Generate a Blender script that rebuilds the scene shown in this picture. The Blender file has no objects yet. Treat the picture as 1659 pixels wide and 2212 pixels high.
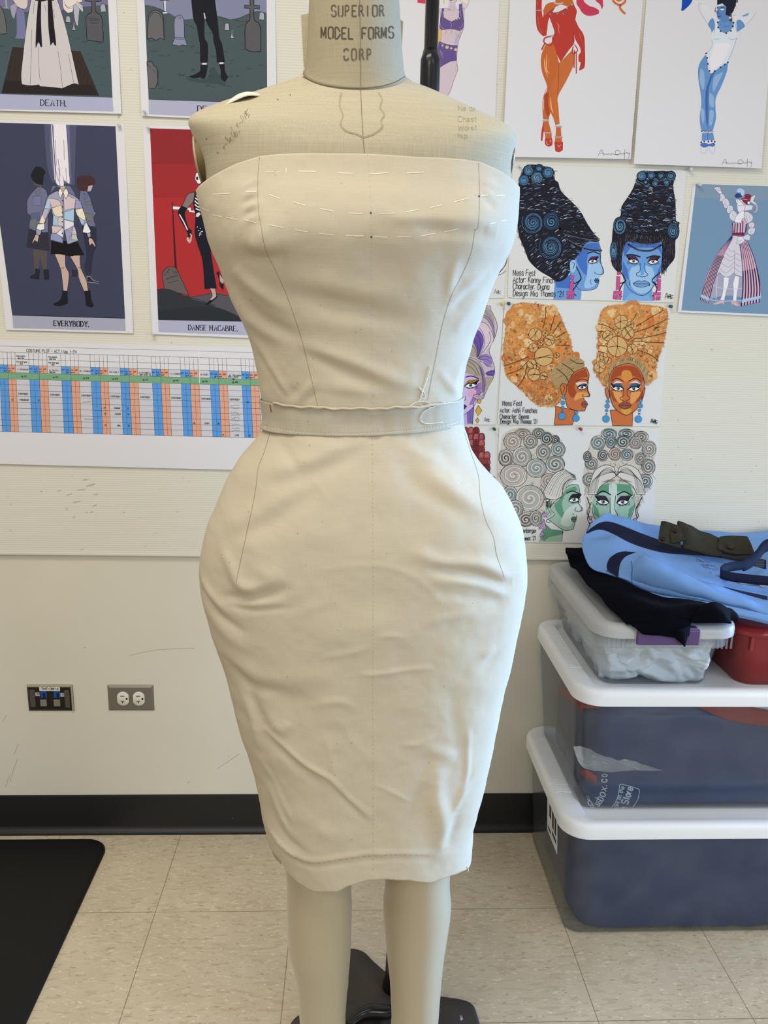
import bpy, bmesh, math, random
import numpy as np
from mathutils import Vector, Matrix
from mathutils.geometry import tessellate_polygon
from mathutils.bvhtree import BVHTree
SC = bpy.context.scene
COL = SC.collection
random.seed(7)
RNG = np.random.default_rng(7)

# ------------------------------------------------------------------ camera
IW, IH, FPX = 1659.0, 2212.0, 1728.0
CAM = np.array([0.0, -1.8516, 1.3038])
_ps, _th, _ro = (math.radians(a) for a in (2.680, 13.449, 1.331))
_F = np.array([math.sin(_ps)*math.cos(_th), math.cos(_ps)*math.cos(_th), -math.sin(_th)])
_R0 = np.array([math.cos(_ps), -math.sin(_ps), 0.0])
_U0 = np.cross(_R0, _F)
_R = _R0*math.cos(_ro) + _U0*math.sin(_ro)
_U = _U0*math.cos(_ro) - _R0*math.sin(_ro)
cd = bpy.data.cameras.new('camera')
cam = bpy.data.objects.new('camera', cd); COL.objects.link(cam)
M = Matrix.Identity(4)
for i in range(3):
    M[i][0], M[i][1], M[i][2], M[i][3] = _R[i], _U[i], -_F[i], CAM[i]
cam.matrix_world = M
cd.sensor_fit = 'AUTO'; cd.sensor_width = 36.0; cd.lens = FPX/IH*36.0
cd.clip_start = 0.05; cd.clip_end = 60
SC.camera = cam

# ------------------------------------------------------------------ light and exposure
vs = SC.view_settings
vs.view_transform = 'Standard'; vs.look = 'None'; vs.gamma = 1.0; vs.use_curve_mapping = False
vs.exposure = 0.0
w = bpy.data.worlds.new('world'); SC.world = w; w.use_nodes = True
w.node_tree.nodes['Background'].inputs[0].default_value = (1.0, 0.97, 0.91, 1)
w.node_tree.nodes['Background'].inputs[1].default_value = 0.46
def area(name, loc, target, sx, sy, power, col, spread=180):
    l = bpy.data.lights.new(name, 'AREA'); l.shape = 'RECTANGLE'; l.size = sx; l.size_y = sy
    l.energy = power; l.color = col; l.spread = math.radians(spread)
    o = bpy.data.objects.new(name, l); COL.objects.link(o); o.location = loc
    d = Vector(target)-Vector(loc); o.rotation_euler = d.to_track_quat('-Z', 'Y').to_euler()
    return o
area('ceiling_light', (-0.50, -1.45, 2.75), (-0.50, -1.45, 0), 1.2, 0.6, 25, (1.0, 0.93, 0.80))
area('ceiling_light', (-0.9, -3.3, 2.75), (-0.9, -3.3, 0), 1.2, 0.6, 28, (1.0, 0.93, 0.80))
area('ceiling_light', (1.1, -2.7, 2.75), (1.1, -2.7, 0), 1.2, 0.6, 6, (1.0, 0.95, 0.86))
area('window_daylight', (2.3, -0.42, 1.05), (0.0, -0.84, 0.95), 0.8, 1.7, 16.5, (0.28, 0.54, 1.0), 46)
area('window_daylight', (2.6, -3.0, 1.25), (0.8, -0.5, 0.5), 1.5, 1.5, 9, (0.62, 0.81, 1.0), 70)

# ------------------------------------------------------------------ pixel measurements -> points of the place
def ray(px, py):
    return _F + _R*((px-IW/2)/FPX) + _U*((IH/2-py)/FPX)
def at(px, py, Y):
    """point of the photograph on the upright plane y = Y"""
    d = ray(px, py); return CAM + d*((Y-CAM[1])/d[1])
def atz(px, py, Z):
    d = ray(px, py); return CAM + d*((Z-CAM[2])/d[2])
def topix(P):
    d = np.asarray(P)-CAM; z = d@_F
    return np.stack([IW/2+FPX*(d@_R)/z, IH/2-FPX*(d@_U)/z], -1)

# ------------------------------------------------------------------ colours and materials
def lin(c):
    if isinstance(c, str):
        c = tuple(int(c[i:i+2], 16) for i in (0, 2, 4))
    r = []
    for v in c:
        v /= 255.0
        r.append(v/12.92 if v <= 0.04045 else ((v+0.055)/1.055)**2.4)
    return (r[0], r[1], r[2], 1.0)
def newmat(name):
    m = bpy.data.materials.new(name); m.use_nodes = True
    return m, m.node_tree.nodes, m.node_tree.links, m.node_tree.nodes['Principled BSDF']
def mat(name, col, rough=0.6, metal=0.0, bump=0.0, scale=200.0, var=0.0, stretch=(1, 1, 1), coat=0.0, sheen=0.0, spec=0.5):
    m, N, L, B = newmat(name)
    c = lin(col)
    B.inputs['Base Color'].default_value = c; B.inputs['Roughness'].default_value = rough
    B.inputs['Metallic'].default_value = metal; B.inputs['Specular IOR Level'].default_value = spec
    if coat: B.inputs['Coat Weight'].default_value = coat
    if sheen: B.inputs['Sheen Weight'].default_value = sheen
    if bump or var:
        tc = N.new('ShaderNodeTexCoord'); mp = N.new('ShaderNodeMapping'); mp.inputs['Scale'].default_value = stretch
        L.new(tc.outputs['Object'], mp.inputs['Vector'])
        nz = N.new('ShaderNodeTexNoise'); nz.inputs['Scale'].default_value = scale; nz.inputs['Detail'].default_value = 4
        L.new(mp.outputs[0], nz.inputs['Vector'])
        if bump:
            bp = N.new('ShaderNodeBump'); bp.inputs['Strength'].default_value = bump; bp.inputs['Distance'].default_value = 0.002
            L.new(nz.outputs['Fac'], bp.inputs['Height']); L.new(bp.outputs[0], B.inputs['Normal'])
        if var:
            mx = N.new('ShaderNodeMixRGB'); mx.blend_type = 'MULTIPLY'; mx.inputs[0].default_value = 1
            rp = N.new('ShaderNodeValToRGB')
            rp.color_ramp.elements[0].position = 0.3; rp.color_ramp.elements[1].position = 0.7
            rp.color_ramp.elements[0].color = (1-var, 1-var, 1-var, 1)
            L.new(nz.outputs['Fac'], rp.inputs[0]); mx.inputs[1].default_value = c
            L.new(rp.outputs[0], mx.inputs[2]); L.new(mx.outputs[0], B.inputs['Base Color'])
    return m
def cloth_mat(name, col, warp=900.0, streak=0.10, rough=0.9, weave=0.25):
    """plain-weave cloth: fine crossing threads, irregular slubs"""
    m, N, L, B = newmat(name)
    c = lin(col); B.inputs['Roughness'].default_value = rough; B.inputs['Specular IOR Level'].default_value = 0.2
    tc = N.new('ShaderNodeTexCoord')
    hs = []
    for sc in ((1, 1, 0.03), (0.03, 0.03, 1)):
        mp = N.new('ShaderNodeMapping'); mp.inputs['Scale'].default_value = sc
        L.new(tc.outputs['Object'], mp.inputs['Vector'])
        nz = N.new('ShaderNodeTexNoise'); nz.inputs['Scale'].default_value = warp; nz.inputs['Detail'].default_value = 2
        L.new(mp.outputs[0], nz.inputs['Vector']); hs.append(nz)
    ad = N.new('ShaderNodeMath'); ad.operation = 'ADD'
    L.new(hs[0].outputs['Fac'], ad.inputs[0]); L.new(hs[1].outputs['Fac'], ad.inputs[1])
    mr = N.new('ShaderNodeMapRange'); mr.inputs['From Min'].default_value = 0.6; mr.inputs['From Max'].default_value = 1.4
    mr.inputs['To Min'].default_value = 1-streak; mr.inputs['To Max'].default_value = 1+streak*0.6
    L.new(ad.outputs[0], mr.inputs['Value'])
    mx = N.new('ShaderNodeVectorMath'); mx.operation = 'SCALE'
    mx.inputs[0].default_value = c[:3]; L.new(mr.outputs[0], mx.inputs['Scale'])
    L.new(mx.outputs[0], B.inputs['Base Color'])
    bp = N.new('ShaderNodeBump'); bp.inputs['Strength'].default_value = weave; bp.inputs['Distance'].default_value = 0.0006
    L.new(ad.outputs[0], bp.inputs['Height']); L.new(bp.outputs[0], B.inputs['Normal'])
    return m
def clear_mat(name, tint=(235, 238, 240), haze=0.10, hazecol=(200, 205, 210), rough=0.08, noise=0.0):
    """thin clear plastic: see-through with a little milkiness and a surface gloss"""
    m, N, L, B = newmat(name); N.remove(B)
    out = N['Material Output']
    tr = N.new('ShaderNodeBsdfTransparent'); tr.inputs[0].default_value = lin(tint)
    df = N.new('ShaderNodeBsdfDiffuse'); df.inputs[0].default_value = lin(hazecol)
    gl = N.new('ShaderNodeBsdfGlossy'); gl.inputs['Roughness'].default_value = rough
    m1 = N.new('ShaderNodeMixShader'); m1.inputs[0].default_value = haze
    L.new(tr.outputs[0], m1.inputs[1]); L.new(df.outputs[0], m1.inputs[2])
    if noise:
        tc = N.new('ShaderNodeTexCoord'); nz = N.new('ShaderNodeTexNoise'); nz.inputs['Scale'].default_value = 14
        L.new(tc.outputs['Object'], nz.inputs['Vector'])
        mr = N.new('ShaderNodeMapRange'); mr.inputs['To Min'].default_value = haze*(1-noise); mr.inputs['To Max'].default_value = haze*(1+noise)
        mr.inputs['From Min'].default_value = .3; mr.inputs['From Max'].default_value = .7
        L.new(nz.outputs['Fac'], mr.inputs['Value']); L.new(mr.outputs[0], m1.inputs[0])
    fr = N.new('ShaderNodeLayerWeight'); fr.inputs['Blend'].default_value = .5
    pw = N.new('ShaderNodeMath'); pw.operation = 'POWER'; pw.inputs[1].default_value = 5.0; L.new(fr.outputs['Facing'], pw.inputs[0])
    ma = N.new('ShaderNodeMath'); ma.operation = 'MULTIPLY_ADD'; ma.inputs[1].default_value = .6; ma.inputs[2].default_value = .03; L.new(pw.outputs[0], ma.inputs[0])
    m2 = N.new('ShaderNodeMixShader'); L.new(ma.outputs[0], m2.inputs[0])
    L.new(m1.outputs[0], m2.inputs[1]); L.new(gl.outputs[0], m2.inputs[2])
    L.new(m2.outputs[0], out.inputs['Surface'])
    return m
def ink_mat():
    m, N, L, B = newmat('printed_ink')
    a = N.new('ShaderNodeAttribute'); a.attribute_name = 'ink'
    L.new(a.outputs['Color'], B.inputs['Base Color']); B.inputs['Roughness'].default_value = 0.75
    B.inputs['Specular IOR Level'].default_value = 0.2
    return m
INK = ink_mat()

# ------------------------------------------------------------------ mesh helpers
class MB:
    def __init__(s): s.v = []; s.f = []; s.m = []
    def add(s, verts, faces, mi=0):
        o = len(s.v); s.v += [tuple(map(float, p)) for p in verts]
        s.f += [tuple(i+o for i in f) for f in faces]; s.m += [mi]*len(faces)
    def box(s, lo, hi, mi=0, M=None):
        x0, y0, z0 = lo; x1, y1, z1 = hi
        vv = [Vector(p) for p in ((x0,y0,z0),(x1,y0,z0),(x1,y1,z0),(x0,y1,z0),(x0,y0,z1),(x1,y0,z1),(x1,y1,z1),(x0,y1,z1))]
        if M: vv = [M @ p for p in vv]
        s.add(vv, [(0,3,2,1),(4,5,6,7),(0,1,5,4),(1,2,6,5),(2,3,7,6),(3,0,4,7)], mi)
    def grid(s, P, closeu=False, mi=0, flip=False):
        """P: array rows x cols x 3"""
        P = np.asarray(P); r, c = P.shape[:2]; fs = []
        for i in range(r-1):
            for j in range(c if closeu else c-1):
                k = (j+1) % c
                q = (i*c+j, i*c+k, (i+1)*c+k, (i+1)*c+j)
                fs.append(q[::-1] if flip else q)
        s.add(P.reshape(-1, 3), fs, mi)
    def cap(s, ring, flip=False, mi=0):
        n = len(ring); f = tuple(range(n)); s.add(ring, [f[::-1] if flip else f], mi)
    def loft(s, rings, cap0=True, cap1=True, mi=0):
        s.grid(np.asarray(rings), True, mi)
        if cap0: s.cap(rings[0], True, mi)
        if cap1: s.cap(rings[-1], False, mi)
    def tube(s, pts, r, n=10, mi=0, caps=True):
        pts = [np.asarray(p, float) for p in pts]; rr = r if hasattr(r, '__len__') else [r]*len(pts)
        rings = []; up = None
        for i, p in enumerate(pts):
            t = pts[min(i+1, len(pts)-1)]-pts[max(i-1, 0)]; t = t/(np.linalg.norm(t)+1e-12)
            if up is None:
                up = np.array([0, 0, 1.0]) if abs(t[2]) < .9 else np.array([1.0, 0, 0])
            a = np.cross(up, t); a /= np.linalg.norm(a)+1e-12; b = np.cross(t, a); up = b
            rings.append([p+rr[i]*(math.cos(2*math.pi*k/n)*a+math.sin(2*math.pi*k/n)*b) for k in range(n)])
        s.loft(rings, caps, caps, mi)
    def build(s, name, mats, parent=None, smooth=True, angle=None, bevel=0.0):
        me = bpy.data.meshes.new(name); me.from_pydata(s.v, [], s.f)
        for m in (mats if isinstance(mats, (list, tuple)) else [mats]): me.materials.append(m)
        me.polygons.foreach_set('material_index', s.m)
        bm = bmesh.new(); bm.from_mesh(me)
        bmesh.ops.remove_doubles(bm, verts=bm.verts, dist=1e-6)
        bmesh.ops.recalc_face_normals(bm, faces=bm.faces)
        if bevel:
            es = [e for e in bm.edges if len(e.link_faces) == 2 and e.calc_face_angle(0) > 0.6]
            bmesh.ops.bevel(bm, geom=es, offset=bevel, segments=2, affect='EDGES', profile=0.5)
        if angle:
            for e in bm.edges:
                if len(e.link_faces) == 2 and e.calc_face_angle(0) > angle: e.smooth = False
        bm.to_mesh(me); bm.free()
        me.polygons.foreach_set('use_smooth', [smooth]*len(me.polygons))
        o = bpy.data.objects.new(name, me); COL.objects.link(o)
        if parent is not None: o.parent = parent; o.matrix_parent_inverse = parent.matrix_world.inverted() if False else Matrix.Translation(-Vector(parent.location))
        return o
def empty(name, loc, label, cat, group=None):
    o = bpy.data.objects.new(name, None); COL.objects.link(o); o.location = Vector([float(a) for a in loc])
    o.empty_display_size = 0.05
    return tag(o, label, cat, group)
def tag(o, label, cat, group=None):
    o['label'] = label; o['category'] = cat
    if group: o['group'] = group
    return o
def structure(o): o['kind'] = 'structure'; return o
def thicken(o, t, off=-1.0):
    md = o.modifiers.new('thickness', 'SOLIDIFY'); md.thickness = t; md.offset = off; return o
def cr(pts, n=6, closed=False):
    """Catmull-Rom through the points"""
    P = [np.asarray(p, float) for p in pts]; L_ = len(P); out = []
    if L_ < 3 and not closed: return P
    rng = range(L_ if closed else L_-1)
    for i in rng:
        if closed: a, b, c, d = P[i-1], P[i], P[(i+1) % L_], P[(i+2) % L_]
        else: a, b, c, d = P[max(i-1, 0)], P[i], P[i+1], P[min(i+2, L_-1)]
        for k in range(n):
            t = k/n
            out.append(0.5*(2*b+(c-a)*t+(2*a-5*b+4*c-d)*t*t+(3*b-a-3*c+d)*t**3))
    if not closed: out.append(P[-1])
    return out
def surf(rows, nu=6, nv=6):
    """smooth surface through rows of control points"""
    R = [cr(r, nu) for r in rows]
    cols = [cr([R[i][j] for i in range(len(R))], nv) for j in range(len(R[0]))]
    return np.array(cols).transpose(1, 0, 2)
def soft(pts, n=5, limit=52):
    """round the gentle bends of an outline, keep its sharp corners"""
    P = [np.asarray(p, float)[:2] for p in pts]; m = len(P); cor = []
    for i in range(m):
        a, b_ = P[i]-P[i-1], P[(i+1) % m]-P[i]
        ang = abs(math.degrees(math.atan2(a[0]*b_[1]-a[1]*b_[0], a@b_)))
        if ang > limit: cor.append(i)
    if not cor: return cr(P, n, True)
    out = []
    for k, i in enumerate(cor):
        j = cor[(k+1) % len(cor)]; j = j if j > i else j+m
        sg = [P[t % m] for t in range(i, j+1)]
        out += (cr(sg, n) if len(sg) > 2 else sg)[:-1]
    return out
def rrect(cx, cy, hx, hy, r, z, n=8):
    r = min(r, hx-1e-4, hy-1e-4); out = []
    for qx, qy, a0 in ((1, 1, 0), (-1, 1, 90), (-1, -1, 180), (1, -1, 270)):
        for k in range(n+1):
            a = math.radians(a0+90*k/n)
            out.append((cx+qx*(hx-r)+r*math.cos(a), cy+qy*(hy-r)+r*math.sin(a), z))
    return out
def bvh_of(*obs):
    vs_, fs_ = [], []
    for o in obs:
        b = len(vs_); off = o.parent.location if o.parent else Vector((0, 0, 0))
        mi = o.matrix_parent_inverse.translation if o.parent else Vector((0, 0, 0))
        vs_ += [tuple(v.co+off+mi+o.location) for v in o.data.vertices]
        fs_ += [tuple(i+b for i in p.vertices) for p in o.data.polygons]
    return BVHTree.FromPolygons(vs_, fs_)

# ------------------------------------------------------------------ drawing and lettering laid on real surfaces
def on_wall(Y, lift=None):
    def f(px, py, off): return at(px, py, Y-(lift(px, py) if lift else 0.0)-off)
    return f
def on_mesh(bvh, Yf):
    def f(px, py, off):
        d = Vector(ray(px, py)).normalized()
        h = bvh.ray_cast(Vector(CAM), d)
        if h[0] is None: return at(px, py, Yf)
        n = h[1] if h[1].dot(d) < 0 else -h[1]
        return np.array(h[0]+n*(off*.35)-d*(off*.65))
    return f
class Canvas:
    def __init__(s, proj, ox=0.0, oy=0.0, k=1.0, base=0.00006, step=0.000025):
        s.proj = proj; s.o(ox, oy, k); s.v = []; s.f = []; s.c = []; s.off = base; s.step = step
    def o(s, ox, oy, k=1.0): s.ox, s.oy, s.k = ox, oy, k; return s
    def _put(s, pts, faces, col):
        b = len(s.v); c = lin(col)
        for p in pts:
            s.v.append(tuple(map(float, s.proj(s.ox+p[0]*s.k, s.oy+p[1]*s.k, s.off)))); s.c.append(c)
        s.f += [tuple(i+b for i in f) for f in faces]
    def fill(s, pts, col, sm=0, hold=False):
        if sm: pts = cr(pts, sm, True)
        tri = tessellate_polygon([[Vector((p[0], p[1], 0)) for p in pts]])
        s._put(pts, tri, col)
        if not hold: s.off += s.step
    def line(s, pts, wd, col, sm=4, closed=False, hold=False, taper=0, contrast=0, sub=0):
        if sm and len(pts) > 2: pts = cr(pts, sm, closed)
        P = [np.asarray(p, float)[:2] for p in pts]
        if closed: P = P+[P[0]]
        if sub:
            Q = [P[0]]
            for a, b in zip(P, P[1:]):
                n = max(1, int(np.hypot(*(b-a))/sub))
                Q += [a+(b-a)*(k+1)/n for k in range(n)]
            P = Q
        n = len(P); vv = []; fs = []
        for i in range(n):
            t = P[min(i+1, n-1)]-P[max(i-1, 0)]; l = np.hypot(*t)
            if l < 1e-9: t = np.array([1.0, 0]); l = 1
            t = t/l; q = np.array([-t[1], t[0]]); ww = wd/2
            if taper: ww *= max(0.12, math.sin(math.pi*min(max(i/(n-1), 0), 1))**0.7) if taper == 1 else max(.12, 1-i/(n-1))
            if contrast: ww *= (1-contrast)+contrast*abs(t[1])
            vv += [P[i]-q*ww, P[i]+q*ww]
        for i in range(n-1): fs.append((2*i, 2*i+1, 2*i+3, 2*i+2))
        s._put(vv, fs, col)
        if not hold: s.off += s.step
    def lines(s, L_, wd, col, **k):
        for l in L_: s.line(l, wd, col, hold=True, **k)
        s.off += s.step
    def disc(s, x, y, r, col, ry=None, n=14, rot=0, hold=False):
        ry = ry or r; c, q = math.cos(rot), math.sin(rot)
        pts = []
        for k in range(n):
            a = 2*math.pi*k/n; u, w_ = r*math.cos(a), ry*math.sin(a); pts.append((x+u*c-w_*q, y+u*q+w_*c))
        s._put(pts, [tuple(range(n))], col)
        if not hold: s.off += s.step
    def spiral(s, x, y, r, wd, col, turns=2.5, ry=None, rot=0, hold=True, n=30, inner=.08):
        ry = ry or r; pts = []
        for k in range(n+1):
            t = k/n; a = rot+turns*2*math.pi*t; rr = inner+(1-inner)*t
            pts.append((x+r*rr*math.cos(a), y+ry*rr*math.sin(a)))
        s.line(pts, wd, col, sm=0, hold=hold)
    def outlined(s, pts, col, lc='181418', lw=1.0, sm=0, closed=True):
        s.fill(pts, col, sm); s.line(pts, lw, lc, sm=sm, closed=closed)
    def text(s, x, y, h, txt, wd, col, slant=0.0, rise=0.0, sp=1.0, jit=0.0, serif=False, contrast=0, xs=1.0, gap=0.0, up=(0, -1), sub=0):
        """x, y: start of the base line; h: cap height; rise: drop per unit advance"""
        cx = 0.0; u = h/6.0
        for ch in txt:
            if ch == ' ': cx += 3.2*u*xs*sp; continue
            g = GLYPH.get(ch)
            if g is None: continue
            wg, st = g
            jy = random.uniform(-jit, jit)*h
            for k, part in enumerate(st.split('|')):
                fl = part[0] if part[0] in '~@' else ''
                pp = part[len(fl):].split()
                q = []
                for t in pp:
                    gx, gy = float(int(t[0], 36)), float(int(t[1], 36))-2
                    if jit: gx += random.uniform(-jit, jit)*2; gy += random.uniform(-jit, jit)*2
                    q.append([gx*u*xs+cx+slant*gy*u, gy*u])
                if serif and not fl and len(q) > 1:
                    for a, b in ((q[0], q[1]), (q[-1], q[-2])):
                        if abs(a[1]-b[1]) > 1.2*u and (abs(a[1]) < .1*u or abs(a[1]-6*u) < .1*u):
                            s.line([s._m(x, y, a[0]-.75*u, a[1], rise, jy, up), s._m(x, y, a[0]+.75*u, a[1], rise, jy, up)], wd*.55, col, hold=True, sub=sub)
                if len(pp) == 2 and pp[0] == pp[1]:
                    m_ = s._m(x, y, q[0][0], q[0][1], rise, jy, up); s.disc(m_[0], m_[1], wd*.7, col, hold=True, n=8); continue
                q = [s._m(x, y, a[0], a[1], rise, jy, up) for a in q]
                if gap and len(q) > 1:
                    q2 = cr(q, 6, fl == '@') if fl else q
                    if fl == '@': q2 = q2+[q2[0]]
                    # stencil bridge: leave a break in the middle of long strokes
                    m_ = len(q2)//2
                    if fl and len(q2) > 6:
                        s.line(q2[:m_-1], wd, col, sm=0, hold=True, sub=sub); s.line(q2[m_+1:], wd, col, sm=0, hold=True, sub=sub); continue
                s.line(q, wd, col, sm=4 if fl else 0, closed=(fl == '@'), hold=True, contrast=contrast, sub=sub)
            cx += (wg+1.6)*u*xs*sp
        s.off += s.step
        return cx
    def _m(s, x, y, a, b, rise, jy, up):
        # advance direction (rx, ry) is `up` turned a quarter
        ux, uy = up; rx, ry = -uy, ux
        return np.array([x+a*rx+(b+jy)*ux, y+a*ry+(b+jy)*uy+a*rise*rx])
    def build(s, name, parent=None, matl=None):
        me = bpy.data.meshes.new(name); me.from_pydata(s.v, [], s.f)
        me.materials.append(matl or INK)
        at_ = me.color_attributes.new('ink', 'FLOAT_COLOR', 'POINT')
        at_.data.foreach_set('color', np.array(s.c, dtype=np.float32).ravel())
        # faces look into the room
        n = len(me.polygons); nor = np.zeros(n*3); me.polygons.foreach_get('normal', nor)
        cen = np.zeros(n*3); me.polygons.foreach_get('center', cen)
        bad = np.nonzero(((cen.reshape(-1, 3)-CAM)*nor.reshape(-1, 3)).sum(1) > 0)[0]
        if len(bad):
            bm = bmesh.new(); bm.from_mesh(me); bm.faces.ensure_lookup_table()
            bmesh.ops.reverse_faces(bm, faces=[bm.faces[int(i)] for i in bad]); bm.to_mesh(me); bm.free()
        o = bpy.data.objects.new(name, me); COL.objects.link(o)
        if parent is not None: o.parent = parent; o.matrix_parent_inverse = Matrix.Translation(-Vector(parent.location))
        return o
# letters: strokes on a grid, second digit is height (2 base line, 6 small letters, 8 capitals)
GLYPH = {
'A':(4,'02 28 42|14 34'),'B':(4,'02 08|~08 28 37 36 25 05|~05 25 44 43 32 02'),'C':(4,'~47 38 18 07 03 12 32 43'),
'D':(4,'02 08|~08 28 37 46 44 33 22 02'),'E':(4,'02 08|08 48|02 42|05 35'),'F':(4,'02 08|08 48|05 35'),'G':(4,'~47 38 18 07 03 12 32 43 45|45 25'),
'H':(4,'02 08|42 48|05 45'),'I':(1,'02 08'),'J':(3,'~38 33 22 12 03'),'K':(4,'02 08|48 05|15 42'),'L':(4,'08 02|02 42'),
'M':(5,'02 08|08 23 48|48 42'),'N':(4,'02 08|08 42|42 48'),'O':(4,'@18 07 03 12 32 43 47 38'),'P':(4,'02 08|~08 28 37 36 25 05'),
'Q':(4,'@18 07 03 12 32 43 47 38|33 41'),'R':(4,'02 08|~08 28 37 36 25 05|25 42'),'S':(4,'~47 38 18 07 06 15 35 44 43 32 12 03'),
'T':(4,'08 48|28 22'),'U':(4,'~08 04 03 12 32 43 44 48'),'V':(4,'08 22|22 48'),'W':(6,'08 12|12 37|37 52|52 68'),'X':(4,'08 42|48 02'),
'Y':(4,'08 25|48 25|25 22'),'Z':(4,'08 48 02 42'),
'a':(3,'~36 16 05 03 12 22 34|36 32'),'b':(3,'08 02|~05 16 26 35 33 22 12 03'),'c':(3,'~35 26 16 05 03 12 22 33'),'d':(3,'38 32|~35 26 16 05 03 12 22 33'),
'e':(3,'~04 34 35 26 16 05 03 12 22 33'),'f':(2,'~28 17 16 12|06 26'),'g':(3,'~35 26 16 05 03 12 22 33|~36 32 31 20 10 01'),'h':(3,'08 02|~05 16 26 35 32'),
'i':(1,'06 02|08 08'),'j':(2,'~16 12 10 01|18 18'),'k':(3,'08 02|36 04 32'),'l':(1,'08 02'),'m':(4,'06 02|~05 16 25 22|~25 36 45 42'),'n':(3,'06 02|~05 16 26 35 32'),
'o':(3,'@16 05 03 12 22 33 35 26'),'p':(3,'06 00|~05 16 26 35 33 22 12 03'),'q':(3,'36 30|~35 26 16 05 03 12 22 33'),'r':(2,'06 02|~04 16 26'),'s':(3,'~35 26 16 05 14 24 33 22 12 03'),
't':(2,'~18 13 22|06 26'),'u':(3,'~06 03 12 22 33|36 32'),'v':(3,'06 12 36'),'w':(4,'06 12 25 32 46'),'x':(3,'06 32|36 02'),'y':(3,'06 12|36 12 00'),'z':(3,'06 36 02 32'),
'0':(4,'@18 07 03 12 32 43 47 38'),'1':(2,'07 18 12'),'2':(4,'~07 18 28 37 36 02|02 42'),'3':(3,'~07 18 28 37 25|~25 34 33 22 12 03'),'4':(4,'32 38 04 44'),
'5':(4,'38 08 05|~05 25 34 33 22 02'),'6':(4,'~38 18 06 03 12 32 43 44 35 15 04'),'7':(4,'08 48 12'),'8':(4,'@18 07 16 34 43 32 12 03 14 36 47 38'),'9':(4,'~46 35 15 06 07 18 38 47 44 32 12'),
'.':(1,'02 02'),':':(1,'03 03|06 06'),'-':(3,'05 35'),'=':(3,'06 36|04 34'),'(':(2,'~18 06 04 12'),')':(2,'~08 16 14 02'),'?':(3,'~07 18 28 37 36 15 14|12 12'),"'":(1,'08 06'),
'"':(2,'08 06|18 16'),'#':(4,'12 18|32 38|06 46|04 44'),',':(1,'12 01'),'!':(1,'08 04|02 02'),
}
# ------------------------------------------------------------------ the room: back wall, floor, rubber base
def wall_paint():
    m, N, L, B = newmat('wall_paint')
    tc = N.new('ShaderNodeTexCoord'); nz = N.new('ShaderNodeTexNoise'); nz.inputs['Scale'].default_value = 120; nz.inputs['Detail'].default_value = 3
    n2 = N.new('ShaderNodeTexNoise'); n2.inputs['Scale'].default_value = 3.0; n2.inputs['Detail'].default_value = 5
    L.new(tc.outputs['Object'], nz.inputs['Vector']); L.new(tc.outputs['Object'], n2.inputs['Vector'])
    rp = N.new('ShaderNodeValToRGB'); rp.color_ramp.elements[0].position = .35; rp.color_ramp.elements[1].position = .65
    rp.color_ramp.elements[0].color = lin((221, 216, 200)); rp.color_ramp.elements[1].color = lin((226, 221, 206))
    L.new(n2.outputs['Fac'], rp.inputs[0]); L.new(rp.outputs[0], B.inputs['Base Color'])
    bp = N.new('ShaderNodeBump'); bp.inputs['Strength'].default_value = .15; bp.inputs['Distance'].default_value = .001
    L.new(nz.outputs['Fac'], bp.inputs['Height']); L.new(bp.outputs[0], B.inputs['Normal'])
    B.inputs['Roughness'].default_value = .7
    return m
def board_vinyl():
    """off-white vinyl with fine horizontal ribs"""
    m, N, L, B = newmat('ribbed_vinyl')
    tc = N.new('ShaderNodeTexCoord')
    nz = N.new('ShaderNodeTexWave'); nz.wave_type = 'BANDS'; nz.bands_direction = 'Z'; nz.inputs['Scale'].default_value = 59
    nz.inputs['Distortion'].default_value = 2.2; nz.inputs['Detail'].default_value = 3; nz.inputs['Detail Scale'].default_value = .6
    mp = N.new('ShaderNodeMapping'); mp.inputs['Scale'].default_value = (.25, .25, 1); L.new(tc.outputs['Object'], mp.inputs['Vector'])
    L.new(mp.outputs[0], nz.inputs['Vector'])
    rp = N.new('ShaderNodeValToRGB'); rp.color_ramp.elements[0].position = .1; rp.color_ramp.elements[1].position = .6
    rp.color_ramp.elements[0].color = lin((221, 217, 203)); rp.color_ramp.elements[1].color = lin((228, 225, 212))
    L.new(nz.outputs['Fac'], rp.inputs[0])
    n3 = N.new('ShaderNodeTexNoise'); n3.inputs['Scale'].default_value = 60; n3.inputs['Detail'].default_value = 2
    L.new(tc.outputs['Object'], n3.inputs['Vector'])
    r3 = N.new('ShaderNodeValToRGB'); r3.color_ramp.elements[0].position = .22; r3.color_ramp.elements[1].position = .27
    r3.color_ramp.elements[0].color = (.75, .73, .68, 1)
    L.new(n3.outputs['Fac'], r3.inputs[0])
    mx = N.new('ShaderNodeMixRGB'); mx.blend_type = 'MULTIPLY'; mx.inputs[0].default_value = 1
    L.new(rp.outputs[0], mx.inputs[1]); L.new(r3.outputs[0], mx.inputs[2]); L.new(mx.outputs[0], B.inputs['Base Color'])
    bp = N.new('ShaderNodeBump'); bp.inputs['Strength'].default_value = .25; bp.inputs['Distance'].default_value = .0006
    L.new(nz.outputs['Fac'], bp.inputs['Height']); L.new(bp.outputs[0], B.inputs['Normal'])
    B.inputs['Roughness'].default_value = .75
    return m
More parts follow.
